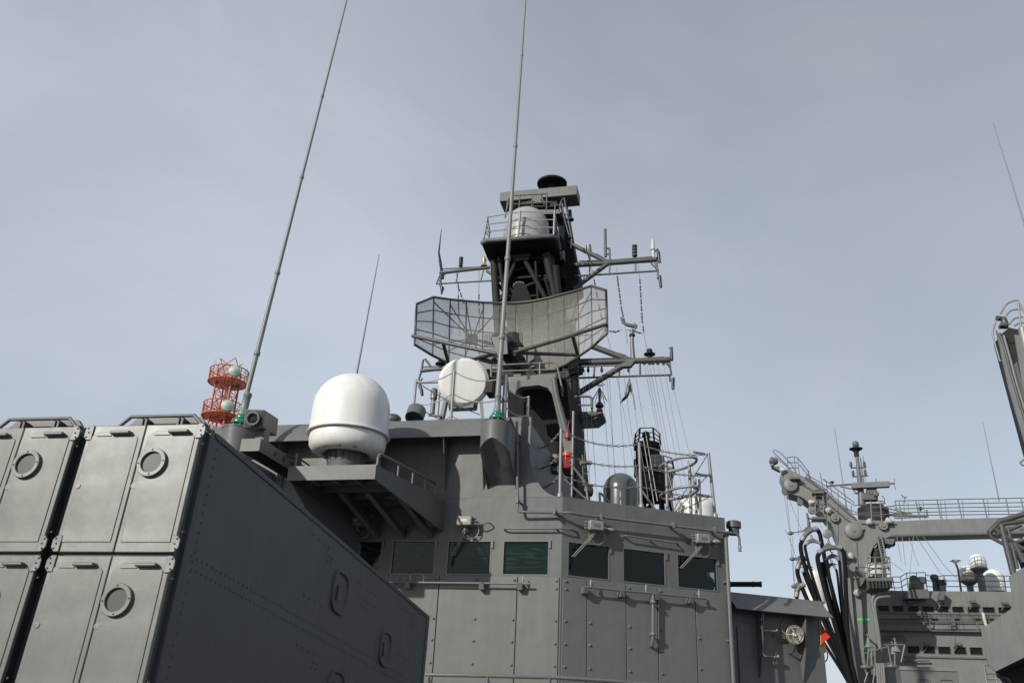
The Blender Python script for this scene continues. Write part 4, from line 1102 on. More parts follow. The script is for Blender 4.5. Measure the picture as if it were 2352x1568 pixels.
mb = MB(); mb.tube([P(1310, 503, 10), P(1309, 483, 10)], .06, 8); mb.tube([P(1292, 507, 10), P(1312, 503, 10)], .05, 8); mb.lathe(P(1310, 504, 10), UP, [(.12, -.03), (.12, .02)], 12); make('stub_aerial', mb, M_MAST, ur)
# drum at the very top
td = thing('masthead_drum', 'black shallow drum antenna at the very top of the mast', 'antenna', P(1268, 440, 10.2))
c = P(1268, 425, 10.2); rT = (P(1302, 424, 10.2) - P(1235, 424, 10.2)).length / 2
mb = MB(); mb.lathe(c, UP, [(rT * .99, 0), (rT, .02), (rT, .07), (rT * .9, .11), (rT * .6, .15), (.05, .17)], 40); make('drum', mb, M_BLACK, td)
mb = MB(); mb.tube([c, P(1268, 490, 10.2)], .16, 12); make('stalk', mb, M_BLACK, td)

# ------------------------------------------------------------------ search radar with mesh reflector
sr = thing('search_radar', 'wide curved wire mesh search radar reflector on the mast', 'radar', P(1175, 850, 6.2))
cx_ = [957, 996, 1034, 1071, 1110, 1147, 1185, 1222, 1258, 1295, 1327, 1358, 1392]
ty_ = [698, 682, 687.5, 691, 694.5, 696, 695.5, 691.5, 684.5, 674.5, 666.5, 656, 666.5]
by_ = [791, 816, 834, 846, 855, 860, 863, 860, 853, 838, 818, 797, 765]
bx_ = [952, 993, 1030, 1068, 1106, 1142, 1180, 1222, 1262, 1298, 1330, 1360, 1395]
NR = 6
def bu(i): u = (i - 6) / 6.0; return 7.4 - 1.5 * u * u
def gp(i, v):
    x = cx_[i] + (bx_[i] - cx_[i]) * v; y = ty_[i] + (by_[i] - ty_[i]) * v
    return P(x, y, bu(i) - .25 * (4 * v * (1 - v) - 1) * -1)
rows = [[gp(i, k / 8) for i in range(13)] for k in range(9)]
mb = MB(); mb.grid(rows); make('mesh_screen', mb, M_MESH, sr)
off = AFT * .012
rim = [gp(i, 0) for i in range(13)] + [gp(12, k / 6) for k in range(1, 7)] + [gp(i, 1) for i in range(11, -1, -1)] + [gp(0, k / 6) for k in range(5, 0, -1)]
make('rim_tube', MB().tube(rim, .035, 6, closed=True), M_MAST, sr)
for i in range(1, 12): make('rib', MB().tube([gp(i, k / 6) + off for k in range(7)], .020, 6), M_MAST, sr)
for v in (.22, .42, .62, .82):
    for (i0, i1) in ((0, 6), (6, 12)): make('rib', MB().tube([gp(i, v) + off for i in range(i0, i1 + 1)], .017, 6), M_MAST, sr)
# back frame
hubL, hubR = gp(3, .42) + AFT * .7, gp(9, .45) + AFT * .7
for hub, cols_ in ((hubL, (1, 2, 3, 4, 5)), (hubR, (7, 8, 9, 10, 11))):
    for i in cols_:
        for v in (.08, .80): make('back_strut', MB().tube([hub, gp(i, v) + off * 1.5], .018, 6), M_MAST, sr)
    make('back_strut', MB().tube([hub, P(1172, 800, 7.9)], .05, 6), M_MAST, sr)
    mb = MB(); mb.box(hub, T1 * .14, AFT * .1, UP * .12); make('hub_plate', mb, M_SOOTSHADE, sr)
# feed and its booms
fc = P(1150, 788, 5.2)
for pts in (((947, 771, 5.6), (1040, 791, 5.3), (1140, 812, 5.2)), ((1394, 744, 5.7), (1290, 778, 5.4), (1180, 810, 5.2)), ((1180, 810, 5.2), (1325, 815, 6.0)), ((1315, 770, 5.45), (1327, 815, 6.0)), ((1140, 812, 5.2), (1075, 828, 5.9)), ((1182, 812, 5.2), (1252, 848, 6.6)), ((1140, 818, 5.2), (1118, 840, 6.6)), ((1018, 788, 5.5), (1030, 835, 6.2))):
    make('boom', MB().tube([P(*q) for q in pts], .05, 8), M_MAST, sr)
mb = MB(); mb.hexa([P(1128, 774, 5.0), P(1163, 772, 5.0), P(1166, 812, 5.0), P(1142, 815, 5.0), P(1131, 768, 5.5), P(1166, 765, 5.5), P(1170, 812, 5.5), P(1145, 815, 5.5)]); make('feed_horn', mb, M_MAST, sr)
mb = MB()
mb.tube([P(1150, 800, 5.3), P(1190, 852, 5.9)], .09, 8); mb.tube([P(1166, 790, 5.3), P(1190, 845, 5.6)], .06, 8); mb.tube([P(1140, 800, 5.3), P(1130, 775, 5.1)], .04, 8); make('feed_arm', mb, M_SOOTSHADE, sr)
mb = MB(); mb.hexa([P(1160, 812, 5.6), P(1195, 815, 5.6), P(1235, 862, 5.6), P(1150, 862, 5.6), P(1160, 812, 6.4), P(1195, 815, 6.4), P(1235, 862, 6.4), P(1150, 862, 6.4)]); make('turning_gear', mb, M_SOOTSHADE, sr)
# fine grid around the feed
mb = MB()
for k in range(9): mb.tube([P(1113, 768 + k * 3.6, 5.6), P(1200, 764 + k * 3.6, 5.6)], .006, 4)
for k in range(16): mb.tube([P(1113 + k * 5.8, 768 - k * .27, 5.6), P(1113 + k * 5.8, 797 - k * .27, 5.6)], .006, 4)
make('feed_grid', mb, M_MAST, sr)

# ------------------------------------------------------------------ yards, part of the mast
bY = 9.6
def ypipe(name, pts, r, mat=None, b=bY, n=7): return make(name, MB().tube([P(x, y, b) for x, y in pts], r, n), mat or M_MAST, mast)
# upper yard, right
ypipe('yard', [(1318, 609), (1400, 604), (1508, 596)], .085)
ypipe('yard_rail', [(1330, 600), (1405, 597)], .022); ypipe('yard_rail', [(1405, 598), (1500, 590)], .026)
ypipe('yard_footrope', [(1320, 634), (1420, 628), (1512, 622)], .032)
ypipe('yard_brace', [(1306, 558), (1398, 603)], .075); ypipe('yard_brace', [(1318, 664), (1398, 604)], .075)
for x0, y0, x1, y1 in ((1355, 606, 1354, 632), (1401, 604, 1400, 630), (1460, 600, 1460, 626), (1500, 595, 1512, 622), (1492, 600, 1510, 620), (1340, 632, 1343, 648), (1508, 590, 1511, 626)): ypipe('yard_hanger', [(x0, y0), (x1, y1)], .024)
ypipe('step', [(1370, 583), (1385, 592), (1390, 598)], .022)
# upper yard, left
ypipe('yard', [(1010, 627), (1060, 621), (1125, 614)], .06); ypipe('yard_rail', [(1012, 618), (1120, 612)], .022)
ypipe('yard_footrope', [(1002, 652), (1140, 644)], .028)
for x0, y0, x1, y1 in ((1012, 628, 1002, 652), (1052, 624, 1048, 648), (1112, 616, 1104, 646), (1026, 626, 1008, 645)): ypipe('yard_hanger', [(x0, y0), (x1, y1)], .022)
ypipe('yard_brace', [(1118, 622), (1160, 650)], .05)
# lower yard, right
ypipe('yard', [(1318, 834), (1450, 829), (1540, 826)], .095)
ypipe('yard_rail', [(1318, 826), (1430, 822)], .028); ypipe('yard_rail', [(1460, 824), (1525, 820)], .024)
ypipe('yard_footrope', [(1318, 868), (1540, 861)], .032)
ypipe('yard_brace', [(1358, 794), (1448, 828)], .095); ypipe('yard_brace', [(1314, 912), (1448, 829)], .095)
for x0, y0, x1, y1 in ((1366, 834, 1364, 867), (1424, 831, 1422, 865), (1470, 829, 1470, 863), (1537, 826, 1542, 862), (1528, 830, 1540, 845), (1318, 836, 1316, 880)): ypipe('yard_hanger', [(x0, y0), (x1, y1)], .03)
mb = MB(); mb.prism([P(x, y, bY - .1) for x, y in ((1442, 824), (1462, 824), (1448, 840), (1425, 842))], AFT * .2); make('yard_gusset', mb, M_MAST, mast)
mb = MB(); mb.prism([P(x, y, bY - .1) for x, y in ((1312, 895), (1330, 902), (1330, 908), (1312, 916))], AFT * .2); make('yard_gusset', mb, M_MAST, mast)
ypipe('step', [(1415, 818), (1420, 811), (1436, 816), (1442, 824)], .024)
ypipe('yard_rail', [(1318, 843), (1440, 838)], .02)
for x in (1339, 1351, 1382, 1414, 1444):
    mb = MB(); q = P(x, 846, bY); mb.lathe(q - UP * .12, UP, [(.03, 0), (.05, .05), (.03, .13), (.012, .2)], 8); make('halyard_block', mb, M_SOOTSHADE, mast)
for x in (1480, 1492, 1500, 1511, 1524):
    mb = MB(); q = P(x, 834, bY); mb.box(q, T1 * .045, AFT * .03, UP * .04); make('halyard_block', mb, M_SOOTSHADE, mast)
# lower yard, left
ypipe('yard', [(966, 852), (1000, 848), (1030, 847)], .06); ypipe('yard_rail', [(970, 843), (1020, 840)], .024)
ypipe('yard_hanger', [(972, 826), (968, 852), (962, 870), (968, 895)], .035); ypipe('yard_brace', [(976, 824), (990, 842)], .035); ypipe('yard_footrope', [(958, 880), (1010, 878)], .024)
for y in (838, 833): ypipe('brace', [(1290, 834), (1325, y)], .09)

# aerials on the yards
def aerial(label, pts, r, mat=M_MAST, b=bY, name='yard_aerial', extra=None):
    p0 = P(*pts[0], b); t_ = thing(name, label, 'antenna', p0)
    make('rod', MB().tube([P(x, y, b) for x, y in pts], r, 8), mat, t_)
    if extra: extra(t_)
    return t_
def clamp2(t_):
    for y in (571, 584): make('clamp', MB().tube([P(1387, y, bY), P(1402, y - .5, bY)], .03, 6), M_MAST, t_)
    make('side_post', MB().tube([P(1400, 570, bY), P(1401, 600, bY)], .03, 6), M_MAST, t_)
aerial('thin upright pole aerial above the right upper yard', [(1391, 590), (1390, 526)], .045, extra=clamp2)
aerial('stubby cream topped aerial at the right tip of the upper yard', [(1502, 600), (1500, 575), (1499.5, 574), (1499, 550)], [.035, .05, .08, .045], M_CREAM)
aerial('thick pale stub aerial close to the trunk on the right upper yard', [(1355, 600), (1353, 585), (1352.5, 582), (1352, 563)], [.03, .05, .10, .085], M_STEEL)
def stack(label, x, y, k, b=bY):
    q = P(x, y, b); t_ = thing('signal_lamp', label, 'lamp', q, 'stacked masthead lamps')
    mb = MB(); pr = []
    for i in range(4): pr += [(.055 * k, .11 * i * k), (.085 * k, .03 + .11 * i * k), (.085 * k, .075 * k + .11 * i * k), (.055 * k, .1 * k + .11 * i * k)]
    mb.lathe(q, UP, pr, 12); make('lamp_stack', mb, M_BLACKFIT, t_)
stack('black stacked lamp on the right upper yard', 1458, 590, 1.0); stack('black stacked lamp on the left upper yard', 1058, 613, .85)
aerial('small black whip at the left tip of the upper yard', [(1017, 640), (1011, 600), (1008, 580), (1014, 526)], [.05, .045, .03, .008], M_SOOTSHADE)
aerial('black dangling aerial under the left tip of the upper yard', [(1012, 628), (1012, 655), (1016, 662), (1014, 676)], [.03, .04, .07, .02], M_BLACKFIT)
for (lab, pts) in (('black rod aerial beside the right tip of the upper yard', [(1505, 578), (1510, 572), (1512, 580), (1515, 603)]),
                   ('black rod aerial hung below the right tip of the upper yard', [(1511, 622), (1511, 640), (1515, 634), (1518, 660)]),
                   ('black rod aerial at the right tip of the lower yard', [(1537, 800), (1543, 797), (1542, 812), (1543, 828)]),
                   ('black rod aerial hung below the right tip of the lower yard', [(1538, 862), (1539, 876), (1546, 868), (1546, 894)]),
                   ('black bent aerial at the left tip of the lower yard', [(970, 868), (962, 886), (968, 894), (970, 908)])):
    aerial(lab, pts, [.025, .03, .055, .045], M_BLACKFIT)
aerial('cream lamp beside the platform at the left upper yard', [(1112, 612), (1112, 604), (1112, 598), (1111, 590)], [.13, .05, .08, .05], M_BRASS, name='yard_lamp')
# discs on the lower yard
for lab, x, y in (('dark saucer antenna on the right lower yard', 1492, 816), ('dark saucer antenna on the left lower yard', 1012, 838)):
    q = P(x, y, bY); t_ = thing('saucer_antenna', lab, 'antenna', q, 'saucer antennas')
    mb = MB(); mb.lathe(q, UP, [(.03, -.12), (.06, -.1), (.06, 0), (.17, .02), (.17, .05), (.07, .09), (.09, .1), (.09, .17), (.07, .2)], 24); make('saucer', mb, M_SOOTSHADE, t_)
# anemometer
q = P(1454, 826, bY); an = thing('wind_vane', 'propeller wind vane on a pole above the right lower yard', 'wind vane', q)
make('pole', MB().tube([q, P(1452, 790, bY), P(1452, 756, bY)], [.075, .06, .05], 8), M_PIPE, an)
mb = MB(); mb.lathe(P(1452, 770, bY), UP, [(.09, -.03), (.09, .03)], 12); make('collar', mb, M_SOOTSHADE, an)
make('body', MB().tube(spline([P(1427, 731, bY), P(1432, 741, bY), P(1442, 746, bY), P(1463, 750, bY)], 4), [.02 + .05 * k / 12 for k in range(13)], 8), M_MAST, an)
mb = MB(); mb.prism([P(x, y, bY) for x, y in ((1424, 727), (1429, 728), (1434, 738), (1444, 745), (1438, 746), (1428, 742))], AFT * .03); make('tail', mb, M_MAST, an)
mb = MB(); mb.prism([P(x, y, bY - .05) for x, y in ((1457, 742), (1460, 742), (1461, 750), (1460, 759), (1457, 759))], AFT * .02); make('propeller', mb, M_MAST, an)
# wire aerials with insulators hung from the upper yard
def wire(label, pts, ins, r=.012, b=bY):
    pp = [P(x, y, b) for x, y in pts]; t_ = thing('wire_aerial', label, 'wire aerial', pp[-1], 'wire aerials with insulators')
    make('wire', MB().tube(pp, r, 5), M_CABLE, t_)
    L = [(pp[i + 1] - pp[i]).length for i in range(len(pp) - 1)]; T_ = sum(L)
    for f in ins:
        d = f * T_; i = 0
        while i < len(L) - 1 and d > L[i]: d -= L[i]; i += 1
        c = pp[i].lerp(pp[i + 1], d / L[i]); mb = MB(); mb.lathe(c, (pp[i + 1] - pp[i]), [(.012, -.09), (.03, -.06), (.016, 0), (.03, .06), (.012, .09)], 8); make('bead', mb, M_BLACKFIT, t_)
wire('beaded wire aerial hanging from the middle of the right upper yard', [(1416, 614), (1419, 645), (1428, 712), (1436, 745), (1441, 790)], (.15, .22, .3, .38, .46, .55, .62, .7))
wire('beaded wire aerial hanging from the outer right upper yard', [(1466, 610), (1470, 648), (1475, 735), (1480, 775), (1486, 802)], (.2, .28, .36, .44, .52, .6, .66, .76))
wire('beaded wire aerial seen through the right end of the mesh reflector', [(1358, 612), (1366, 650), (1378, 715), (1394, 770), (1402, 800)], (.2, .35, .5, .62, .8))
wire('beaded wire aerial left of the mast, nearest the yard tip', [(1046, 620), (1053, 660), (1064, 692), (1078, 712)], (.35, .45, .6, .75))
wire('beaded wire aerial left of the mast, straight above the dish cover', [(1052, 648), (1053, 700), (1056, 770)], (.3, .4, .5, .6))
wire('beaded wire aerial left of the mast, nearest the platform', [(1100, 618), (1100, 690), (1102, 780)], (.4, .5, .6))
wire('short crosswise wire between the wind vane and the mesh reflector', [(1396, 760), (1415, 762), (1430, 757)], (.3, .6))
wire('short crosswise wire right of the wind vane', [(1440, 757), (1460, 762), (1475, 766), (1480, 760)], (.3, .6))

# signal platform on the right of the mast with its railing
sp = thing('signal_platform', 'small triangular platform with tube railing on the right of the mast', 'platform', P(1330, 960, 8.4))
bS = 8.2
mb = MB(); mb.prism([P(1292, 946, bS), P(1384, 944, bS), P(1384, 949, bS), P(1366, 962, bS), P(1296, 966, bS)], AFT * .8); make('deck', mb, M_MAST, sp)
make('brace', MB().tube([P(1302, 972, bS), P(1382, 948, bS)], .06, 8), M_MAST, sp); make('brace', MB().tube([P(1330, 980, bS), P(1350, 962, bS)], .05, 8), M_MAST, sp)
make('rail', MB().tube(bend([P(1308, 911, bS), P(1352, 910, bS), P(1360, 914, bS), P(1360, 944, bS)], .1), .035, 8), M_STEEL, sp)
make('rail', MB().tube([P(1300, 931, bS), P(1360, 930, bS)], .025, 8), M_STEEL, sp)
make('rail', MB().tube(bend([P(1288, 885, bS), P(1296, 910, bS), P(1308, 912, bS)], .1), .03, 8), M_MAST, sp)
# discone aerial
q = P(1377, 944, bS); dca = thing('discone_aerial', 'spiky discone aerial at the end of the signal platform', 'antenna', q)
mb = MB(); mb.lathe(q, UP, [(.09, 0), (.09, .05), (.06, .06), (.06, .1), (.11, .12), (.12, .18), (.07, .24), (.04, .28)], 14); make('base', mb, M_SOOTSHADE, dca)
top_ = P(1377, 890, bS); make('mast_rod', MB().tube([q + UP * .25, top_], .035, 8), M_MAST, dca)
mb = MB()
for k in range(9):
    t_ = 2 * math.pi * k / 9; mb.tube([top_, top_ + V((math.cos(t_) * .22, math.sin(t_) * .22, -.40))], .010, 4)
    mb.tube([top_ + UP * .06, top_ + V((math.cos(t_ + .3) * .17, math.sin(t_ + .3) * .17, .1))], .007, 4)
make('spokes', mb, M_SOOTSHADE, dca)

# signal flag and halyards
fl = thing('signal_flag', 'limp black and white signal flag hanging from the lower yard', 'flag', P(1440, 925, 9))
def cloth(name, pts, mat):
    mb = MB(); n = len(pts); cc = [P(x, y, 9 + .12 * math.sin(i * 2.1)) for i, (x, y) in enumerate(pts)]
    mb.v = cc; mb.f = [tuple(range(n))]; return make(name, mb, mat, fl, solid=.012, smooth=False)
cloth('white_panel', [(1445, 867), (1452, 885), (1455, 907), (1450, 906), (1447, 896), (1440, 905), (1432, 915), (1438, 892)], M_FLAGWHITE)
cloth('black_panel', [(1447, 881), (1450, 890), (1446, 893), (1442, 912), (1432, 920), (1424, 927), (1430, 914), (1440, 902)], M_FLAGBLACK)
make('toggle_line', MB().tube([P(1446, 866, 9), P(1446, 846, bY)], .012, 5), M_CABLE, fl)
make('lanyard', MB().tube(spline([P(1455, 907, 9), P(1458, 930, 9), P(1460, 940, 9)], 4), .01, 5), M_CABLE, fl)
hal = [(1339, 850, 1345, 1150), (1343, 850, 1356, 1150), (1351, 850, 1372, 1160), (1382, 850, 1404, 1150), (1392, 850, 1420, 1165), (1414, 850, 1466, 1120), (1420, 850, 1440, 1150), (1444, 850, 1490, 1150),
       (1480, 838, 1545, 1170), (1486, 838, 1548, 1172), (1492, 838, 1556, 1175), (1500, 838, 1562, 1180), (1511, 838, 1578, 1180), (1524, 838, 1590, 1190), (1540, 862, 1600, 1110), (1458, 852, 1510, 1150), (1400, 870, 1415, 1150), (1432, 852, 1470, 1140)]
hg = thing('halyard_set', 'fan of thin signal halyards running from the right lower yard to the bridge roof', 'halyards', P(1460, 1170, 5))
for x0, y0, x1, y1 in hal: make('halyard', MB().tube([P(x0, y0, bY), P(x1, y1, 4.5)], .0055, 4), M_CABLE, hg)
for x0, y0, x1, y1 in ((1477, 1005, 1503, 1160), (1484, 1000, 1510, 1150)): make('halyard', MB().tube([P(x0, y0, 6), P(x1, y1, 2.2)], .008, 5), M_ROPE, hg)
make('halyard', MB().tube([P(1534, 1085, 3.5), P(1548, 1140, 2.2)], .008, 5), M_ROPE, hg)

# ------------------------------------------------------------------ bridge roof: chain railing
cr_ = thing('chain_railing', 'chain railing with steel posts along the edge of the bridge roof', 'railing', SR(1.6, -.15, ZR))
po_ = [((1289, 985), (1286, 1139), -.06), ((1468, 1016), (1473, 1166), -.06), ((1627, 1040), (1643, 1187), -.06)]
ct = []
for (tx, ty), (bx2, by2), o in po_:
    a = RW(tx, ty, o); b = RW(bx2, by2, o); b.z = ZR; ct.append((a, b))
    make('post', MB().tube([a, b], .03, 10), M_STEEL, cr_)
    mb = MB(); mb.lathe(b, UP, [(.05, 0), (.05, .05), (.03, .09)], 12); make('socket', mb, M_STEEL, cr_)
for q, dr_ in ((.02, .14), (.36, .10), (.68, .10)):
    for i in (0, 1):
        mb = MB(); chain(mb, sag(ct[i][0].lerp(ct[i][1], q), ct[i + 1][0].lerp(ct[i + 1][1], q), dr_ * (1 if i == 0 else .6), 20), .07, .022); make('chain', mb, M_STEEL, cr_)
    mb = MB(); chain(mb, sag(S(UA + .02, .9, ZR + 1.19 * (1 - q)), ct[0][0].lerp(ct[0][1], q), .05, 14), .07, .022); make('chain', mb, M_STEEL, cr_)
    a = ct[2][0].lerp(ct[2][1], q); mb = MB(); mb.tube([a - T2 * .33, a - T2 * .08], .022, 6); make('turnbuckle', mb, M_STEEL, cr_)
for q0, q1 in ((.0, .62), (.3, .9), (.66, 1.0)):
    a = ct[2][0].lerp(ct[2][1], q0); mb = MB(); chain(mb, [a, RW(1545 + 20 * q0, 1175, -1.2 + .4 * q0)], .06, .016); make('chain', mb, M_STEEL, cr_)
make('stay', MB().tube([RW(1580, 1058, -.6), RW(1610, 1186, -.35)], .02, 8), M_STEEL, cr_)
make('stay', MB().tube([ct[2][0], RW(1640, 1186, -.06)], .012, 6), M_STEEL, cr_)
# braces of the roof edge on the left
for pts in ([(1300, 1060), (1322, 1078), (1345, 1110), (1350, 1148)], [(1296, 1100), (1345, 1145)], [(1317, 944), (1313, 1143)], [(1377, 1130), (1378, 1152)], [(1380, 1132), (1405, 1158)], [(1425, 1128), (1426, 1160)], [(1470, 1120), (1505, 1170)]):
    make('stay', MB().tube(bend([RW(x, y, -.5) for x, y in pts], .1), .022, 8), M_STEEL if pts[0][1] > 940 else M_PIPE, cr_)
# ladder hoops
lh = thing('ladder_hoop', 'pair of looped grey grab hoops at the roof ladder by the chain railing', 'ladder hoop', RW(1560, 1180, -.4))
zA = RW(1530, 1062, -.3).z; zB = RW(1530, 1128, -.3).z
for z in (zA, zB):
    c = RW(1530, 1062, -.3); c.z = z; e = RW(1583, 1062, -.3); e.z = z
    mid_ = (c + e) / 2; rx = (e - c) / 2; loop = [c]
    loop = [mid_ + rx * math.cos(t_) + N2 * (-.55) * math.sin(t_) for t_ in [math.pi + math.pi * 2 * k / 28 for k in range(29)]][:29]
    make('hoop', MB().tube(loop[:28], .028, 8, closed=True), M_STEEL, lh)
for x in (1530, 1583):
    c = RW(x, 1062, -.3); make('post', MB().tube([V((c.x, c.y, zA)), V((c.x, c.y, ZR))], .03, 10), M_STEEL, lh)
for dx, o in ((1606, -.7), (1597, -.7)):
    c = RW(dx, 1100, o); make('post', MB().tube([c, V((c.x, c.y, ZR))], .024, 8), M_STEEL, lh)
# flash light orange lifebuoy light
q = RW(1302, 1044, .0)
lbl = thing('lifebuoy_light', 'orange lifebuoy light strapped beside the first chain post', 'safety light', q - UP * .3)
mb = MB(); mb.lathe(q, UP, [(.075, -.03), (.082, .02), (.07, .04)], 18); make('collar', mb, M_ORANGELAMP, lbl)
mb = MB(); mb.lathe(q + UP * .041, UP, [(.06, 0), (.05, .03), (.02, .045)], 16); make('cap', mb, M_STEEL, lbl)
mb = MB(); mb.hexa([q + T2 * -.042 - N2 * .04 - UP * .25, q + T2 * .042 - N2 * .04 - UP * .25, q + T2 * .042 + N2 * .04 - UP * .25, q - T2 * .042 + N2 * .04 - UP * .25, q - T2 * .055 - N2 * .05 - UP * .031, q + T2 * .055 - N2 * .05 - UP * .031, q + T2 * .055 + N2 * .05 - UP * .031, q - T2 * .055 + N2 * .05 - UP * .031]); make('body', mb, M_REDLAMP, lbl, bevel=.01)
make('lanyard', MB().tube([q + UP * .1, q + UP * .42, q + UP * .62 + T2 * .03], .006, 5), M_MARK, lbl)
mb = MB(); mb.tube([q + UP * .32 + T2 * .0, q + UP * .42], .02, 6); make('toggle', mb, M_ORANGELAMP, lbl)
mb = MB(); mb.lathe(RW(1313, 1143, -.49), UP, [(.035, -.06), (.03, .0)], 8); make('foot', mb, M_MARK, cr_)
# wooden crossbar on a rod, and small lamp, left of the grey dome
q = RW(1345, 1062, -2.0); tb = thing('signal_crossbar', 'small wooden crossbar on a thin rod behind the chains', 'crossbar', q - UP * .6)
make('bar', MB().tube([RW(1333, 1063, -2), RW(1358, 1062, -2)], .045, 8), M_BRASS, tb); make('rod', MB().tube([RW(1338, 1045, -2), RW(1340, 1115, -2)], .02, 6), M_MAST, tb)
make('wire_loop', MB().tube(spline([RW(1355, 1068, -2), RW(1352, 1082, -2), RW(1345, 1088, -2), RW(1340, 1080, -2)], 5), .008, 5), M_CABLE, tb)
q = RW(1352, 1128, -1.0); ll = thing('search_lamp', 'small black lamp on a bracket at the foot of the mast', 'lamp', V((q.x, q.y, ZR)))
mb = MB(); mb.lathe(q, (T2 + N2 * .2).normalized(), [(.07, -.1), (.1, -.05), (.1, .06), (.06, .08)], 16); make('head', mb, M_BLACKFIT, ll); make('stand', MB().tube([q, V((q.x, q.y, ZR))], .03, 6), M_MAST, ll)
make('yoke', MB().tube([q + UP * .12 - T2 * .02, q + UP * .12 + T2 * .1], .015, 6), M_MAST, ll)
# grey capped dome
q0, q1 = RW(1390, 1170, -1.6), RW(1462, 1170, -1.6); rG = (q1 - q0).length / 2; c = (q0 + q1) / 2; c.z = ZR
gd = thing('gray_dome', 'dark grey capsule shaped dome on the bridge roof behind the chains', 'radome', c)
hG = RW(1427, 1087, -1.6).z - ZR
prof = [(rG, 0), (rG, hG - rG)] + [(rG * math.cos(k / 10 * math.pi / 2), hG - rG + rG * math.sin(k / 10 * math.pi / 2)) for k in range(1, 11)]
mb = MB(); mb.lathe(c, UP, prof, 40); make('dome', mb, M_DOMEGRAY, gd)
mb = MB(); mb.lathe(c + UP * (hG - rG), UP, [(rG * 1.015, -.015), (rG * 1.02, .0), (rG * 1.015, .015)], 40); make('band', mb, M_DOMEGRAY, gd)
# roof posts
for x, y in ((1425, 1128), (1453, 1140)):
    pass
# white dome beyond the railing
c = P(1600, 1195, 4.0); rW_ = (P(1642, 1190, 4.0) - P(1556, 1190, 4.0)).length / 2
wd = thing('white_dome', 'white dome half hidden at the far corner of the bridge roof', 'radome', V((c.x, c.y, ZR)))
hW = P(1598, 1138, 4.0).z
mb = MB(); prof = [(rW_, ZR), (rW_, hW - rW_ * .8)] + [(rW_ * math.cos(k / 10 * math.pi / 2), hW - rW_ * .8 + rW_ * .8 * math.sin(k / 10 * math.pi / 2)) for k in range(1, 11)]
mb.lathe(V((c.x, c.y, 0)), UP, prof, 40); make('dome', mb, M_WHITE, wd)
mb = MB(); mb.tube([V((c.x, c.y, ZR)) - T1 * .55 - AFT * .3, P(1562, 1152, 3.6)], .05, 10); make('post', mb, M_CREAM, wd)

# ------------------------------------------------------------------ after mast: black tower with railings
bB = 12.0
bt = thing('after_mast', 'black round after mast tower with a caged top behind the halyards', 'mast', P(1500, 1190, bB))
def drum(x0, x1, y0, y1, mat, name, b=bB, taper=1.0):
    a, c = P(x0, y1, b), P(x1, y1, b); r = (c - a).length / 2; m_ = (a + c) / 2; zt2 = P((x0 + x1) / 2, y0, b).z
    mb = MB(); mb.lathe(m_, UP, [(r, 0), (r * taper, zt2 - m_.z)], 28); return make(name, mb, mat, bt)
drum(1456, 1518, 1020, 1032, M_BLACK, 'top_deck'); drum(1460, 1516, 1032, 1055, M_BLACK, 'upper_drum'); drum(1456, 1470, 1055, 1085, M_BLACK, 'side_drum')
drum(1463, 1512, 1052, 1086, M_BLACK, 'core_drum', bB + .3); drum(1492, 1524, 1047, 1076, M_DOMEGRAY, 'grey_drum', bB - .5); drum(1456, 1548, 1083, 1094, M_SOOTSHADE, 'middle_deck'); drum(1462, 1546, 1094, 1148, M_BLACK, 'lower_drum', taper=1.02)
drum(1477, 1493, 1006, 1022, M_SOOTSHADE, 'lamp_base'); 
q = P(1484, 1004, bB); mb = MB(); mb.lathe(q, UP, [(.13, 0), (.13, .08), (.09, .17), (.02, .2)], 16); make('lamp', mb, M_SOOTSHADE, bt)
for x0, y0, x1, y1 in ((1470, 983, 1466, 1020), (1500, 982, 1503, 1018), (1460, 996, 1457, 1022), (1515, 995, 1517, 1020), (1523, 1046, 1526, 1080), (1543, 1052, 1550, 1090), (1516, 1140, 1516, 1180), (1498, 1140, 1500, 1180)): make('post', MB().tube([P(x0, y0, bB - .3), P(x1, y1, bB - .3)], .03, 6), M_SOOTSHADE, bt)
for pts in ([(1460, 996), (1470, 983), (1500, 982), (1515, 995)], [(1459, 1006), (1469, 994), (1501, 993), (1516, 1005)], [(1458, 1014), (1468, 1005), (1502, 1004), (1516, 1014)], [(1523, 1046), (1543, 1052)], [(1524, 1058), (1545, 1064)], [(1525, 1070), (1548, 1076)]):
    make('bar', MB().tube([P(x, y, bB - .3) for x, y in pts], .018, 5), M_SOOTSHADE, bt)
for pts in ([(1465, 1150), (1490, 1180)], [(1505, 1150), (1470, 1185)], [(1540, 1150), (1545, 1185)], [(1480, 1150), (1478, 1190)], [(1520, 1150), (1525, 1190)]): e_ = P(*pts[1], bB); make('leg', MB().tube([P(x, y, bB) for x, y in pts] + [V((e_.x, e_.y, 6.2))], .07, 6), M_BLACK, bt)

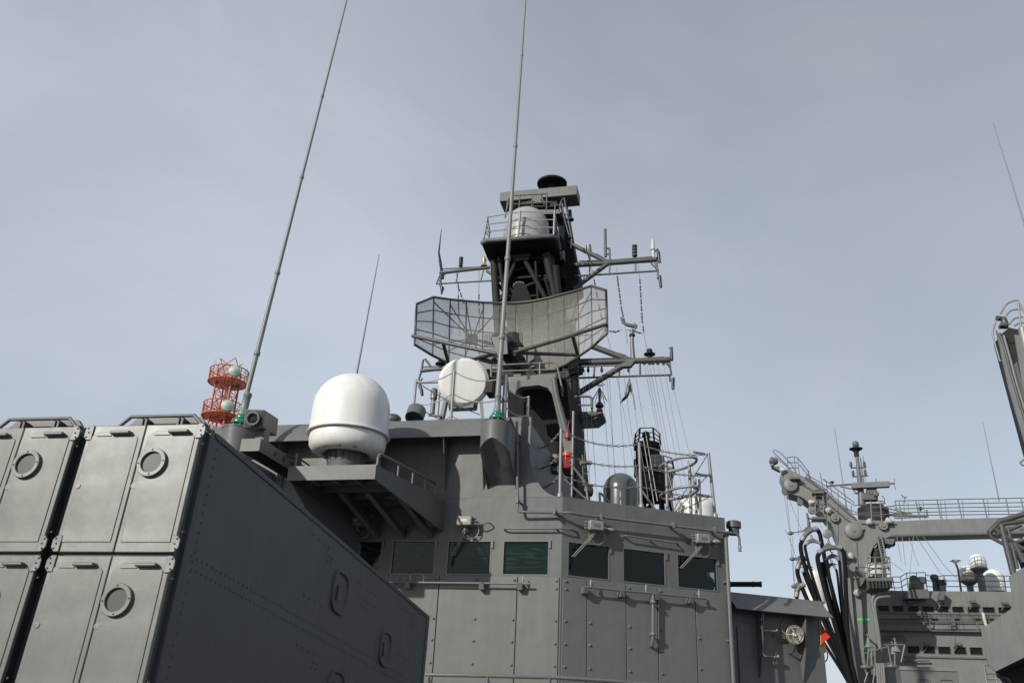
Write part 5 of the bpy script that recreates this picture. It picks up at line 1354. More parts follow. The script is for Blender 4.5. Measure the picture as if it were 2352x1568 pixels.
# ------------------------------------------------------------------ bridge wing
QW = R0 + AFT * .8
def WG(x, y, o=0): return hit(x, y, QW + N2 * o, N2)
wing = thing('bridge_wing', 'dark grey bridge wing bulwark with a flared deflector at its top', 'bulwark', WG(1780, 1560))
a0, a1 = WG(1660, 1400), WG(1888, 1420); zTop = WG(1780, 1372).z
def wpt(t, o, z): return QW + T2 * t + N2 * o + UP * z
tL, tR = .0, (WG(1886, 1420) - QW).dot(T2)
mb = MB(); mb.hexa([wpt(tL, 0, .3), wpt(tR, 0, .3), wpt(tR, -.06, .3), wpt(tL, -.06, .3), wpt(tL, 0, zTop), wpt(tR, 0, zTop), wpt(tR, -.06, zTop), wpt(tL, -.06, zTop)]); make('bulwark_plate', mb, M_GRAY, wing)
mb = MB(); mb.hexa([wpt(tR - .06, -.061, .3), wpt(tR, -.061, .3), wpt(tR, -2.5, .3), wpt(tR - .06, -2.5, .3), wpt(tR - .06, -.061, zTop), wpt(tR, -.061, zTop), wpt(tR, -2.5, zTop), wpt(tR - .06, -2.5, zTop)]); make('end_plate', mb, M_GRAY, wing)
prof = [(.02, zTop + .02), (.06, zTop - .06), (.14, zTop - .15), (.24, zTop - .24), (.31, zTop - .31)]
mb = MB(); mb.grid([[wpt(t, o, z) for o, z in prof] for t in (-.04, 1.0, 2.0, tR + .04)]); make('wind_deflector', mb, M_PANEL, wing, solid=.02)
for x, yb in ((1735, 1555), (1831, 1562)):
    t = (WG(x, 1420) - QW).dot(T2); zb_ = WG(x, yb).z
    mb = MB(); mb.prism([wpt(t, .001, zb_), wpt(t, .03, zb_), wpt(t, .16, zTop - 1.0), wpt(t, .26, zTop - .31), wpt(t, .10, zTop - .13), wpt(t, .001, zTop - .05)], T2 * .016); make('fin', mb, M_GRAY, wing)
mb = MB(); t = (WG(1700, 1500) - QW).dot(T2); mb.hexa([wpt(t - .05, .001, .5), wpt(t + .05, .001, .5), wpt(t + .05, .03, .5), wpt(t - .05, .03, .5), wpt(t - .05, .001, zTop - .6), wpt(t + .05, .001, zTop - .6), wpt(t + .05, .03, zTop - .6), wpt(t - .05, .03, zTop - .6)]); make('stiffener', mb, M_GRAY, wing)
for pts in ([(1742, 1448, .0), (1747, 1440, .16), (1751, 1447, .16), (1784, 1449, .16), (1785, 1444, .16), (1776, 1462, .0)], [(1742, 1508, .0), (1752, 1499, .16), (1755, 1506, .16), (1788, 1509, .16), (1788, 1503, .16), (1774, 1527, .0)]):
    make('cleat_bar', MB().tube(bend([WG(*q) for q in pts], .03), .016, 8), M_STEEL, wing)
# caged wing lamp
q = WG(1826, 1457, .22)
sl = thing('caged_lamp', 'round caged floodlight hung on the bridge wing wall', 'lamp', q - UP * .3)
ln = (N2 * .9 - T2 * .25 - UP * .1).normalized()
mb = MB(); mb.lathe(q - ln * .1, ln, [(.06, -.06), (.13, 0), (.15, .08), (.15, .10), (.13, .10), (.10, .03), (.04, .0)], 28); make('reflector', mb, M_CHROME, sl)
mb = MB(); mb.lathe(q - ln * .06, ln, [(.03, 0), (.04, .04), (.02, .08)], 14); make('bulb', mb, M_WHITE, sl)
x, y, _ = basis(ln); mb = MB()
mb.tube([q + ln * .0 + (x * math.cos(k * .349) + y * math.sin(k * .349)) * .165 for k in range(18)], .011, 6, closed=True)
mb.tube([q + ln * .05 + (x * math.cos(k * .349) + y * math.sin(k * .349)) * .07 for k in range(18)], .008, 6, closed=True)
for k in range(6):
    d = x * math.cos(k * 1.047) + y * math.sin(k * 1.047); mb.tube([q - ln * .08 + d * .16, q + d * .165, q + ln * .05 + d * .07], .009, 6)
make('cage', mb, M_BRASS, sl)
mb = MB(); mb.tube([q - ln * .12, q - N2 * .21], .03, 8); mb.tube([q - UP * .15, q - UP * .30 - N2 * .1, q - UP * .32 - N2 * .21], .02, 8); make('bracket', mb, M_MAST, sl)
make('cable', MB().tube(spline([q - ln * .12 - T2 * .05, WG(1798, 1450, .05), WG(1796, 1432, .02), WG(1806, 1420, .02)], 5), .01, 6), M_STEEL, sl)
# red flag and yellow float at the wing end
fg = thing('red_pennant', 'small red pennant with a yellow edge sticking out behind the bridge wing', 'flag', WG(1888, 1490, -.3))
mb = MB(); mb.v = [WG(1884, 1438, .03), WG(1907, 1462, .12), WG(1887, 1478, .03)]; mb.f = [(0, 1, 2)]; make('cloth', mb, M_FLAGRED, fg, solid=.01, smooth=False)
mb = MB(); mb.tube([WG(1883, 1436, .02), WG(1886, 1480, .02)], .009, 8); make('edge', mb, M_YELLOW, fg)
fb = thing('yellow_float', 'yellow float hanging just behind the end of the bridge wing', 'float', WG(1889, 1500, -.3))
mb = MB(); mb.lathe(WG(1888, 1502, -.3), UP, [(.02, 0), (.08, .05), (.09, .12), (.065, .19), (.02, .23)], 16); make('float_body', mb, M_YELLOW, fb)
make('line', MB().tube(spline([WG(1893, 1490, -.3), WG(1901, 1500, -.3), WG(1899, 1514, -.3), WG(1890, 1522, -.3)], 5), .012, 6), M_MAST, fb)
# rotary cannon barrels beyond the wing
gb = 5.5
gg = thing('rotary_gun', 'dark six barrel rotary gun pointing right behind the bridge wing', 'gun', P(1700, 1360, gb))
a, c = P(1640, 1341, gb), P(1750, 1341, gb); ax = (c - a).normalized(); y_ = UP; x_ = ax.cross(UP).normalized()
for k in range(6):
    t_ = k * math.pi / 3; d = (x_ * math.cos(t_) + y_ * math.sin(t_)) * .042; make('barrel', MB().tube([a + d, c + d], .017, 8), M_SOOTSHADE, gg)
for f in (.35, .82, .97):
    mb = MB(); mb.lathe(a.lerp(c, f), ax, [(.062, -.015), (.066, 0), (.062, .015)], 16); make('barrel_clamp', mb, M_SOOTSHADE, gg)
mb = MB(); mb.lathe(a - ax * .5, ax, [(.2, 0), (.2, .4), (.1, .5)], 16); make('breech', mb, M_MAST, gg)
mb = MB(); p = a - ax * .4; mb.box(V((p.x, p.y, (p.z + ZR - 2) / 2)), T1 * .25, AFT * .25, UP * ((p.z - (ZR - 2)) / 2)); make('mount', mb, M_MAST, gg)

# ------------------------------------------------------------------ red and white radio tower far behind
YT = 190.0
def TW(x, y): 
    d = ray(x, y); return CO + d * (YT / d.y)
tow = thing('radio_tower', 'distant orange lattice radio tower with round galleries and pale drums', 'tower', V((TW(515, 960).x, YT, -5)))
c1, c2 = TW(523, 870), TW(498, 960)
rt = (TW(566, 880) - TW(480, 875)).length / 2
cxT = (TW(566, 880).x + TW(480, 875).x) / 2; 
z_a, z_b = TW(523, 880).z, TW(505, 958).z
base_c = V((cxT - .0, YT, 0))
def ringT(z, r, tr, name='ring'):
    make(name, MB().tube([V((cxT + r * math.cos(t_), YT + r * math.sin(t_), z)) for t_ in [2 * math.pi * k / 28 for k in range(28)]], tr, 5, closed=True), M_ORANGE, tow)
for zc2 in (z_a, z_b, z_b - (z_a - z_b)):
    hgt = (z_a - z_b) * .36
    for f, tr in ((0, .18), (.25, .06), (.5, .08), (.75, .06), (1, .14)): ringT(zc2 + hgt * f, rt, tr)
    for k in range(20):
        t_ = 2 * math.pi * k / 20; t2 = 2 * math.pi * (k + 1) / 20; p0 = V((cxT + rt * math.cos(t_), YT + rt * math.sin(t_), zc2)); p1 = V((cxT + rt * math.cos(t2), YT + rt * math.sin(t2), zc2 + hgt)); p2 = V((cxT + rt * math.cos(t_), YT + rt * math.sin(t_), zc2 + hgt))
        mb = MB(); mb.tube([p0, p1], .05, 4); mb.tube([p0, p2], .06, 4); make('gallery_bar', mb, M_ORANGE, tow)
    mb = MB()
    for k in range(15):
        f = -1 + 2 * (k + .5) / 15; h_ = math.sqrt(max(0, 1 - f * f)) * rt; mb.tube([V((cxT + f * rt, YT - h_, zc2)), V((cxT + f * rt, YT + h_, zc2))], .09, 4); mb.tube([V((cxT - h_, YT + f * rt, zc2 - .1)), V((cxT + h_, YT + f * rt, zc2 - .1))], .09, 4)
    make('gallery_floor', mb, M_ORANGE, tow)
rl_ = rt * .62
lg = [V((cxT + rl_ * math.cos(t_), YT + rl_ * math.sin(t_), 0)) for t_ in (.6, 2.17, 3.74, 5.31)]
for p in lg: make('leg', MB().tube([V((p.x, p.y, -5)), V((p.x, p.y, z_a + (z_a - z_b) * .36))], .22, 6), M_ORANGE, tow)
dzT = (z_a - z_b) / 3
for k in range(-12, 5):
    z0_ = z_b + dzT * k
    for i in range(4):
        a, c = lg[i], lg[(i + 1) % 4]; mb = MB(); mb.tube([V((a.x, a.y, z0_)), V((c.x, c.y, z0_ + dzT))], .10, 4); mb.tube([V((c.x, c.y, z0_)), V((a.x, a.y, z0_ + dzT))], .10, 4); mb.tube([V((a.x, a.y, z0_)), V((c.x, c.y, z0_))], .10, 4); make('brace', mb, M_ORANGE, tow)
mb = MB(); mb.box(V((cxT + .4, YT, (z_b + z_a) / 2)), V((.5, 0, 0)), V((0, .5, 0)), UP * (z_a - z_b) * .6); make('core', mb, M_SUPPLYD, tow)
for x, y in ((539, 851), (522, 930)):
    q = TW(x, y) - V((0, rt + .6, 0)) * 1.0; q = CO + ray(x, y) * ((YT - rt - 1.2) / ray(x, y).y); mb = MB(); mb.lathe(q, V((.25, -1, .05)).normalized(), [(1.0, -1.2), (1.28, -.6), (1.28, 0), (.9, .2), (.2, .5)], 28); make('drum_antenna', mb, M_TOWERGRAY, tow)
for x0, y0, x1, y1 in ((492, 845, 494, 825), (488, 838, 506, 839), (521, 845, 521, 838), (566, 870, 568, 845)): make('rod', MB().tube([TW(x0, y0), TW(x1, y1)], .06, 5), M_CABLE, tow)

# ------------------------------------------------------------------ supply ship beyond, on the right
bK = 38.0
def K(x, y, b=bK): return P(x, y, b)
sx_ = 1.0 / 38.5                                              # metres per photo pixel at that distance, roughly
gan = thing('replenishment_gantry', 'grey replenishment gantry with slanting boom and cross beam on the ship at right', 'gantry', K(2010, 1568))
outl = [(1797, 1078), (1792, 1092), (1800, 1108), (1812, 1132), (1840, 1140), (1868, 1160), (1890, 1180), (1912, 1208), (1926, 1240), (1936, 1290), (1941, 1340), (1948, 1400), (1960, 1480), (1976, 1590), (1988, 1680), (2062, 1680), (2044, 1590), (2030, 1500), (2016, 1420), (2004, 1350), (1998, 1300), (1998, 1275), (2006, 1254), (2022, 1239), (2046, 1231), (2120, 1229), (2365, 1223), (2365, 1186), (2150, 1192), (2060, 1196), (1990, 1194), (1966, 1192), (1935, 1166), (1890, 1125), (1850, 1096), (1815, 1078)]
mb = MB(); mb.prism([K(*q) for q in outl], AFT * 1.5); make('post_and_beam', mb, M_SUPPLY, gan)
# flange edges
def edge(pts, w, o=-.02):
    mb = MB(); mb.tube([K(x, y) + N1 * .02 for x, y in pts], w, 6); make('edge_flange', mb, M_SUPPLYD, gan)
edge([(1815, 1098), (1860, 1122), (1900, 1155), (1955, 1200), (1990, 1203), (2060, 1203)], .05); edge([(1966, 1192), (1935, 1166), (1890, 1125), (1850, 1096)], .07)
edge([(1966, 1205), (1968, 1260), (1972, 1330), (1985, 1420), (2000, 1530), (2008, 1590)], .03)
edge([(2046, 1231), (2120, 1229), (2365, 1223)], .09)
def sheave(x, y, rpx, label=None, tail=None):
    r = rpx * sx_; c = K(x, y) + N1 * .05; mb = MB()
    mb.lathe(c, N1, [(r, 0), (r, .14), (r * .93, .17), (.12, .17), (.10, .22)], 28)
    o = make('sheave', mb, M_SUPPLY, gan)
    if tail:
        t0 = K(*tail) + N1 * .05; d = (t0 - c).normalized(); s_ = d.cross(N1).normalized(); mb = MB()
        mb.prism([c + s_ * r * .98, t0 + s_ * r * .35, t0 - s_ * r * .35, c - s_ * r * .98], N1 * .12); make('cheek', mb, M_SUPPLY, o)
sheave(1816, 1115, 15, tail=(1806, 1088)); sheave(1865, 1172, 9, tail=(1862, 1158)); sheave(1917, 1190, 9.5); sheave(1960, 1219, 18, tail=(1980, 1208)); sheave(2028, 1208, 9.5)
mb = MB(); mb.prism([K(x, y) for x, y in ((1797, 1108), (1800, 1118), (1808, 1130), (1802, 1136), (1796, 1128), (1796, 1114))], AFT * .3); make('shackle', mb, M_SUPPLYD, gan)
mb = MB(); mb.prism([K(x, y) for x, y in ((1832, 1140), (1843, 1148), (1845, 1155), (1840, 1160), (1831, 1155))], AFT * .3); make('shackle', mb, M_SUPPLYD, gan)
for x, y, d in ((1797, 1082, (0, -1)), (1863, 1156, (0, -1)), (1903, 1174, (1, .5)), (1996, 1200, (1, -.4)), (2039, 1198, (.6, -.6)), (1952, 1278, (.6, -.2)), (1968, 1362, (-.4, .6))):
    c = K(x, y) + N1 * .25; ax = (T1 * d[0] + UP * -d[1] + N1 * .8).normalized(); mb = MB(); mb.lathe(c, ax, [(.08, -.2), (.16, -.1), (.19, .08), (.15, .12)], 14); mb.tube([c - ax * .1, c - N1 * .25], .05, 6); make('floodlight', mb, M_CREAM, gan)
mb = MB(); c = K(1775, 1058); mb.lathe(c, (T1 * -1 + UP * .3 + N1 * .4).normalized(), [(.1, -.3), (.2, -.2), (.22, .1), (.18, .16)], 14); mb.tube([c, K(1774, 1070)], .12, 6); make('floodlight', mb, M_SUPPLYD, gan)
mb = MB(); mb.prism([K(x, y) for x, y in ((1772, 1071), (1790, 1071), (1800, 1078), (1790, 1080))], AFT * .5); make('tip_shelf', mb, M_SUPPLYD, gan)
# boom walkway: rails, cage platforms
def krail(pts, r=.028, name='walkway_rail', b=bK + .4): return make(name, MB().tube([P(x, y, b) for x, y in pts], r, 5), M_SUPPLYD, gan)
for pts in ([(1775, 1037), (1779, 1032), (1794, 1041), (1817, 1065), (1832, 1090)], [(1776, 1038), (1808, 1068), (1815, 1085)], [(1780, 1048), (1816, 1078)], [(1808, 1050), (1824, 1048), (1832, 1051), (1855, 1080), (1862, 1100)], [(1808, 1050), (1810, 1080)], [(1809, 1062), (1832, 1062)], [(1811, 1074), (1834, 1074)], [(1824, 1048), (1828, 1090)], [(1832, 1051), (1836, 1094)], [(1836, 1066), (1862, 1100)],
            [(1856, 1088), (1864, 1128)], [(1858, 1098), (1895, 1122), (1920, 1145), (1950, 1170), (1972, 1178), (2030, 1176)], [(1858, 1092), (1900, 1118), (1930, 1140), (1962, 1160), (1990, 1160)], [(1860, 1108), (1900, 1135), (1930, 1158), (1960, 1180), (2030, 1186)], [(1883, 1085), (1890, 1120), (1893, 1140)], [(1890, 1100), (1898, 1106), (1900, 1130)], [(1892, 1100), (1963, 1155)], [(1908, 1118), (1912, 1150)], [(1924, 1130), (1926, 1160)], [(1942, 1150), (1944, 1180)], [(1955, 1160), (1956, 1190)], [(1846, 1100), (1856, 1088), (1858, 1080)]): krail(pts)
# ladder cage under the boom
for pts in ([(1872, 1128), (1873, 1180)], [(1890, 1128), (1892, 1180)], [(1870, 1126), (1895, 1124)], [(1873, 1138), (1891, 1138)], [(1873, 1148), (1891, 1148)], [(1873, 1158), (1891, 1158)], [(1873, 1168), (1891, 1168)], [(1873, 1180), (1891, 1160)]): krail(pts, .04, 'ladder', bK - .3)
for x0, x1, y in ((1866, 1892, 1127), (1866, 1898, 1186), (1814, 1838, 1094)):
    mb = MB(); mb.prism([K(x0, y, bK - .5), K(x1, y, bK - .5), K(x1, y + 5, bK - .5), K(x0, y + 5, bK - .5)], AFT * .9); make('step_grating', mb, M_SUPPLYD, gan)
krail([(1857, 1197), (1858, 1212)], .1, 'hanger', bK - .1); krail([(1858, 1190), (1880, 1193)], .05, 'hanger', bK - .1); krail([(1853, 1178), (1857, 1200)], .07, 'hanger', bK - .1)
# beam walkway rail
for y0, y1 in ((1150, 1143), (1160, 1153), (1168, 1163), (1177, 1172), (1184, 1180)): krail([(2055, y0), (2200, (y0 + y1) / 2 - .5), (2365, y1)])
for x in (2055, 2103, 2152, 2200, 2258, 2310, 2345): krail([(x, 1150 - (x - 2055) * .023), (x + 9, 1192 - (x - 2055) * .015)], .035)
for x in (2065, 2075, 2085, 2110, 2120, 2160, 2170, 2210, 2268): krail([(x, 1152 - (x - 2055) * .023), (x + 4, 1192)], .02)
for pts in ([(2005, 1182), (2092, 1178)], [(2030, 1165), (2095, 1180)], [(2052, 1186), (2130, 1184)], [(2055, 1190), (2130, 1186)], [(2000, 1150), (2002, 1195)], [(2022, 1152), (2025, 1195)], [(2004, 1165), (2055, 1162)], [(2065, 1152), (2072, 1195)]): krail(pts, .035)
# gantry inner ladder and dark bracket under the beam
mb = MB(); mb.prism([K(x, y, bK + .6) for x, y in ((2006, 1262), (2022, 1242), (2044, 1232), (2056, 1236), (2050, 1245), (2056, 1240), (2057, 1250), (2038, 1252), (2030, 1270), (2034, 1290), (2020, 1286), (2012, 1268))], AFT * .6); make('inner_bracket', mb, M_SOOTSHADE, gan)
mb = MB(); mb.tube([K(2014, 1228, bK - .2), K(2032, 1310, bK - .2)], .05, 6); mb.tube([K(2024, 1228, bK - .2), K(2042, 1310, bK - .2)], .05, 6)
for k in range(14): mb.tube([K(2015 + k * 1.3, 1232 + k * 5.6, bK - .2), K(2025 + k * 1.3, 1231 + k * 5.6, bK - .2)], .03, 5)
make('ladder', mb, M_SUPPLY, gan)
for x0, x1, y, y1 in ((2028, 2056, 1236, 1250),):
    mb = MB(); mb.prism([K(x0, y), K(x1, y), K(x1 - 5, y1), K(x0, y1 - 4)], AFT * 1.2); make('lamp_shelf', mb, M_SUPPLYD, gan)
# platform with white drum on the right side of the post
for pts in ([(1992, 1280), (2043, 1279)], [(1992, 1292), (2044, 1291)], [(1992, 1304), (2044, 1303)], [(1992, 1280), (1993, 1330)], [(2043, 1279), (2046, 1330)], [(2010, 1280), (2011, 1330)], [(2026, 1280), (2028, 1330)], [(2043, 1279), (2032, 1296)], [(1966, 1300), (1966, 1330)], [(1966, 1302), (1992, 1302)], [(1966, 1315), (1992, 1315)], [(1966, 1302), (1990, 1330)], [(2000, 1318), (2044, 1317)]): krail(pts, .035, 'drum_platform_rail', bK - .6)
mb = MB(); mb.prism([K(x, y, bK - .8) for x, y in ((1990, 1327), (2050, 1324), (2051, 1331), (2048, 1348), (1994, 1352))], AFT * 1.6); make('drum_platform', mb, M_SUPPLYD, gan)
mb = MB()
for k in range(7): mb.tube([K(1996 + k * 8, 1333, bK - .85), K(1998 + k * 8, 1350, bK - .85)], .09, 5)
make('platform_truss', mb, M_SOOTSHADE, gan)
mb = MB(); mb.prism([K(x, y, bK - .6) for x, y in ((1968, 1326), (1986, 1325), (1986, 1332), (1978, 1345), (1972, 1346))], AFT * .5); make('side_shelf', mb, M_SUPPLYD, gan)
mb = MB(); c = K(2013, 1326, bK); mb.lathe(c, UP, [(.52, 0), (.56, .1), (.56, .45), (.5, .65), (.3, .75), (.05, .8)], 28); make('white_drum', mb, M_CREAM, gan)
mb = MB(); mb.tube([K(2012, 1300, bK + .4), K(2014, 1260, bK + .4)], .3, 10); mb.tube([K(2003, 1275, bK + .4), K(2004, 1265, bK + .4)], .18, 8); make('inner_post', mb, M_SOOTSHADE, gan)
# pipes up the post
for pts, r in (([(2050, 1358), (2015, 1362), (2006, 1368), (2003, 1380), (2010, 1420), (2022, 1490), (2028, 1568)], .085), ([(2045, 1368), (2018, 1371), (2010, 1378), (2009, 1395), (2018, 1450), (2028, 1530), (2032, 1580)], .075)): make('pipe', MB().tube(bend([K(x, y, bK - .3) for x, y in pts], .3), r, 8), M_SUPPLY, gan)
# green bands
def lerp2(y, pts):
    for (xa, ya), (xb, yb) in zip(pts[:-1], pts[1:]):
        if ya <= y <= yb: return xa + (xb - xa) * (y - ya) / (yb - ya)
for y, x0, x1 in ((1356, 1961, 1990), (1422, 1969, 1998), (1490, 1982, 1996)):
    mb = MB(); mb.prism([K(x0, y - 2.2) + N1 * .01, K(x1, y - 2.2) + N1 * .01, K(x1, y + 2.4) + N1 * .01, K(x0, y + 2.4) + N1 * .01], N1 * .02); make('green_band', mb, M_TAPE, gan)
# horn lamps on the post
for i, (x, y, s_) in enumerate(((1995, 1478, 1.0), (2058, 1488, 1.0), (2052, 1496, .7))):
    c = K(x, y, bK - .9); t_ = thing('deck_lamp', ('bell shaped deck lamp on the gantry post', 'larger bell shaped deck lamp right of the gantry post', 'smaller bell shaped deck lamp right of the gantry post')[i], 'lamp', c, 'bell shaped deck lamps')
    mb = MB(); mb.lathe(c, -UP, [(.05, -.3), (.09, -.18), (.13, .0), (.26 * s_, .18 * s_), (.23 * s_, .18 * s_)], 20); make('bell', mb, M_SUPPLY, t_)
    make('stem', MB().tube(bend([c + UP * .3, c + UP * .5, c + UP * .5 + AFT * .8], .1), .05, 6), M_SUPPLYD, t_)
# winch and rigging block at the foot of the post
wn = thing('winch_frame', 'tangle of rods and a rope winch at the foot of the gantry post', 'winch', K(2020, 1568, bK - 1))
for pts in ([(1995, 1488), (1992, 1530)], [(2003, 1490), (2001, 1535)], [(2010, 1492), (2010, 1530)], [(1985, 1500), (2040, 1484)], [(1980, 1530), (2052, 1522)], [(2040, 1482), (2048, 1530)], [(2030, 1480), (2078, 1480)], [(2078, 1480), (2070, 1520)], [(2055, 1500), (2056, 1540)], [(1996, 1535), (1985, 1568)], [(2010, 1535), (2005, 1568)]): make('rod', MB().tube([K(x, y, bK - 1) for x, y in pts], .045, 5), M_SUPPLYD, wn)
mb = MB(); mb.prism([K(x, y, bK - 1) for x, y in ((2012, 1495), (2022, 1490), (2028, 1500), (2026, 1522), (2010, 1522))], AFT * .8); make('rope_bundle', mb, M_SOOTSHADE, wn)
mb = MB()
for k in range(4): mb.tube([K(2014 + k * 5, 1522, bK - 1.05), K(2018 + k * 5, 1590, bK - 1.05)], .07, 6)
make('rope_fall', mb, M_SUPPLY, wn)
for x, y in ((1988, 1532), (2048, 1530)):
    mb = MB(); mb.lathe(K(x, y, bK - 1), UP, [(.35, -.06), (.38, 0), (.35, .08)], 16); make('drum', mb, M_SUPPLYD, wn)

# fuel hoses in their saddles
def hose(label, pts, r, b):
    pp = spline([P(x, y, b) for x, y in pts], 8); t_ = thing('fuel_hose', label, 'hose', pp[-1], 'black replenishment hoses')
    make('hose', MB().tube(pp, r * .58, 10), M_RUBBER, t_)
HS = [('thick black hose, outermost left leg of the topmost saddle', [(1843, 1241), (1839, 1254), (1845, 1288), (1866, 1350), (1890, 1420), (1935, 1520), (1962, 1590)], .20, 36.6),
      ('thick black hose falling right of the topmost saddle', [(1876, 1214), (1883, 1226), (1888, 1250), (1898, 1300), (1918, 1380), (1945, 1480), (1975, 1600)], .20, 37.0),
      ('slim black hose from the second saddle, left leg', [(1850, 1251), (1850, 1262), (1862, 1310), (1885, 1380), (1916, 1460), (1955, 1560), (1965, 1600)], .14, 36.4),
      ('thick black hose left of the middle saddle', [(1881, 1271), (1878, 1283), (1886, 1320), (1905, 1390), (1928, 1470), (1950, 1550), (1962, 1600)], .21, 36.0),
      ('thick black hose right of the middle saddle beside the post', [(1930, 1258), (1937, 1268), (1941, 1300), (1943, 1360), (1946, 1440), (1956, 1520), (1972, 1600)], .19, 36.2),
      ('slim black hose under the middle saddle, right leg', [(1924, 1284), (1928, 1292), (1932, 1340), (1938, 1410), (1948, 1490), (1968, 1600)], .13, 36.8),
      ('slim black hose from the small lowest saddle', [(1919, 1305), (1923, 1318), (1929, 1370), (1938, 1440), (1962, 1600)], .11, 37.2),
      ('thick black hose from the left hand saddle', [(1833, 1305), (1832, 1316), (1842, 1348), (1866, 1402), (1900, 1465), (1945, 1545), (1968, 1590)], .20, 36.9),
      ('slim black hose close behind the left hand saddle', [(1846, 1314), (1858, 1345), (1882, 1400), (1918, 1475), (1960, 1560)], .17, 37.3),
      ('black hose in the middle of the bundle', [(1899, 1286), (1904, 1320), (1918, 1390), (1936, 1475), (1962, 1600)], .16, 36.5),
      ('black hose leg behind the middle saddle', [(1888, 1290), (1895, 1330), (1912, 1400), (1932, 1480), (1958, 1600)], .18, 36.7),
      ('lowest black hose beside the bridge wing', [(1830, 1370), (1840, 1400), (1868, 1440), (1905, 1495), (1945, 1560), (1960, 1600)], .15, 36.7)]
for h in HS: hose(*h)
def saddle(label, pts, r, b, hook):
    r *= .60; pp = spline([P(x, y, b) for x, y in pts], 5); t_ = thing('hose_saddle', label, 'hose saddle', pp[len(pp) // 2], 'hose saddles')
    make('trough', MB().tube(pp, r, 10), M_SUPPLYD, t_)
    for q, qn in ((pp[0], pp[1]), (pp[-1], pp[-2])):
        mb = MB(); mb.lathe(q, (qn - q), [(r * 1.08, -.06), (r * 1.1, .2)], 12); make('end_ring', mb, M_STEEL, t_)
    m_ = pp[len(pp) // 2]; h_ = P(hook[0], hook[1], b); mb = MB(); mb.prism([m_ + T1 * .3 + UP * r * .6, m_ + UP * r * 2.2 + T1 * .06, m_ + UP * r * 2.2 - T1 * .1, m_ - T1 * .35 + UP * r * .4], AFT * .1); make('hanger_plate', mb, M_SUPPLYD, t_)
    mb = MB(); chain(mb, [m_ + UP * r * 2.2, h_], .18, .06); make('chain', mb, M_SUPPLYD, t_)
saddle('topmost arched hose saddle under the boom', [(1842, 1240), (1850, 1228), (1862, 1218), (1876, 1213)], .22, 36.8, (1858, 1200))
saddle('second slim hose saddle under the topmost one', [(1850, 1250), (1860, 1244), (1872, 1243), (1882, 1246)], .13, 36.5, (1862, 1228))
saddle('middle arched hose saddle beside the post', [(1881, 1268), (1894, 1261), (1912, 1257), (1931, 1257)], .21, 36.1, (1902, 1232))
saddle('slim hose saddle under the middle one', [(1898, 1284), (1908, 1279), (1918, 1279), (1925, 1284)], .12, 36.6, (1905, 1262))
saddle('lowest small hose saddle near the post', [(1902, 1305), (1908, 1298), (1914, 1298), (1919, 1305)], .09, 37.0, (1908, 1284))
saddle('left hand hose saddle halfway down', [(1832, 1304), (1836, 1294), (1842, 1285), (1848, 1282)], .22, 36.8, (1840, 1272))
saddle('small hose saddle below the left hand one', [(1844, 1312), (1850, 1305), (1858, 1304), (1864, 1308)], .12, 36.7, (1848, 1296))
saddle('lowest hose saddle at the left above the bridge wing', [(1829, 1368), (1832, 1355), (1838, 1346), (1846, 1342)], .22, 36.8, (1834, 1330))
# blocks and wires
bl = thing('hanging_block', 'round pulley block hanging below the boom', 'pulley block', K(1900, 1235, 36.2))
mb = MB(); mb.lathe(K(1900, 1226, 36.2), N1, [(.24, 0), (.24, .14), (.1, .18)], 20); make('sheave', mb, M_SUPPLY, bl); mb = MB(); mb.tube([K(1900, 1206, 36.2), K(1900, 1218, 36.2)], .03, 6); make('hook', mb, M_YELLOW, bl)
rg = thing('rigging_wires', 'thin steel rigging wires hanging from the boom of the supply ship', 'rigging', K(1840, 1380, 37))
for pts in ([(1801, 1135), (1815, 1230), (1822, 1320), (1826, 1375)], [(1806, 1135), (1816, 1225)], [(1808, 1135), (1850, 1240)], [(1833, 1155), (1834, 1230)], [(1803, 1214), (1822, 1260), (1834, 1300)], [(1900, 1130), (1900, 1210)], [(1880, 1198), (1895, 1225)], [(1820, 1230), (1824, 1330), (1826, 1370)], [(2098, 1232), (2090, 1310), (2086, 1356)], [(2105, 1232), (2150, 1300), (2175, 1340)], [(2120, 1230), (2170, 1300), (2200, 1330)], [(2072, 1232), (2080, 1300)], [(2046, 1290), (2074, 1310)], [(2088, 1235), (2110, 1300)], [(2060, 1232), (2070, 1290)]): make('wire', MB().tube([K(x, y, 36.9) for x, y in pts], .016, 4), M_CABLE, rg)
for x, y in ((1816, 1224), (1820, 1283), (1824, 1346)):
    mb = MB(); mb.lathe(K(x, y, 36.9), T1, [(.03, -.16), (.11, -.06), (.11, .06), (.03, .16)], 10); make('float_block', mb, M_SUPPLYD, rg)
    mb = MB(); chain(mb, [K(x + 4, y - .5, 36.9), K(x + 26, y - 5, 36.8)], .16, .05); make('chain', mb, M_SUPPLYD, rg)

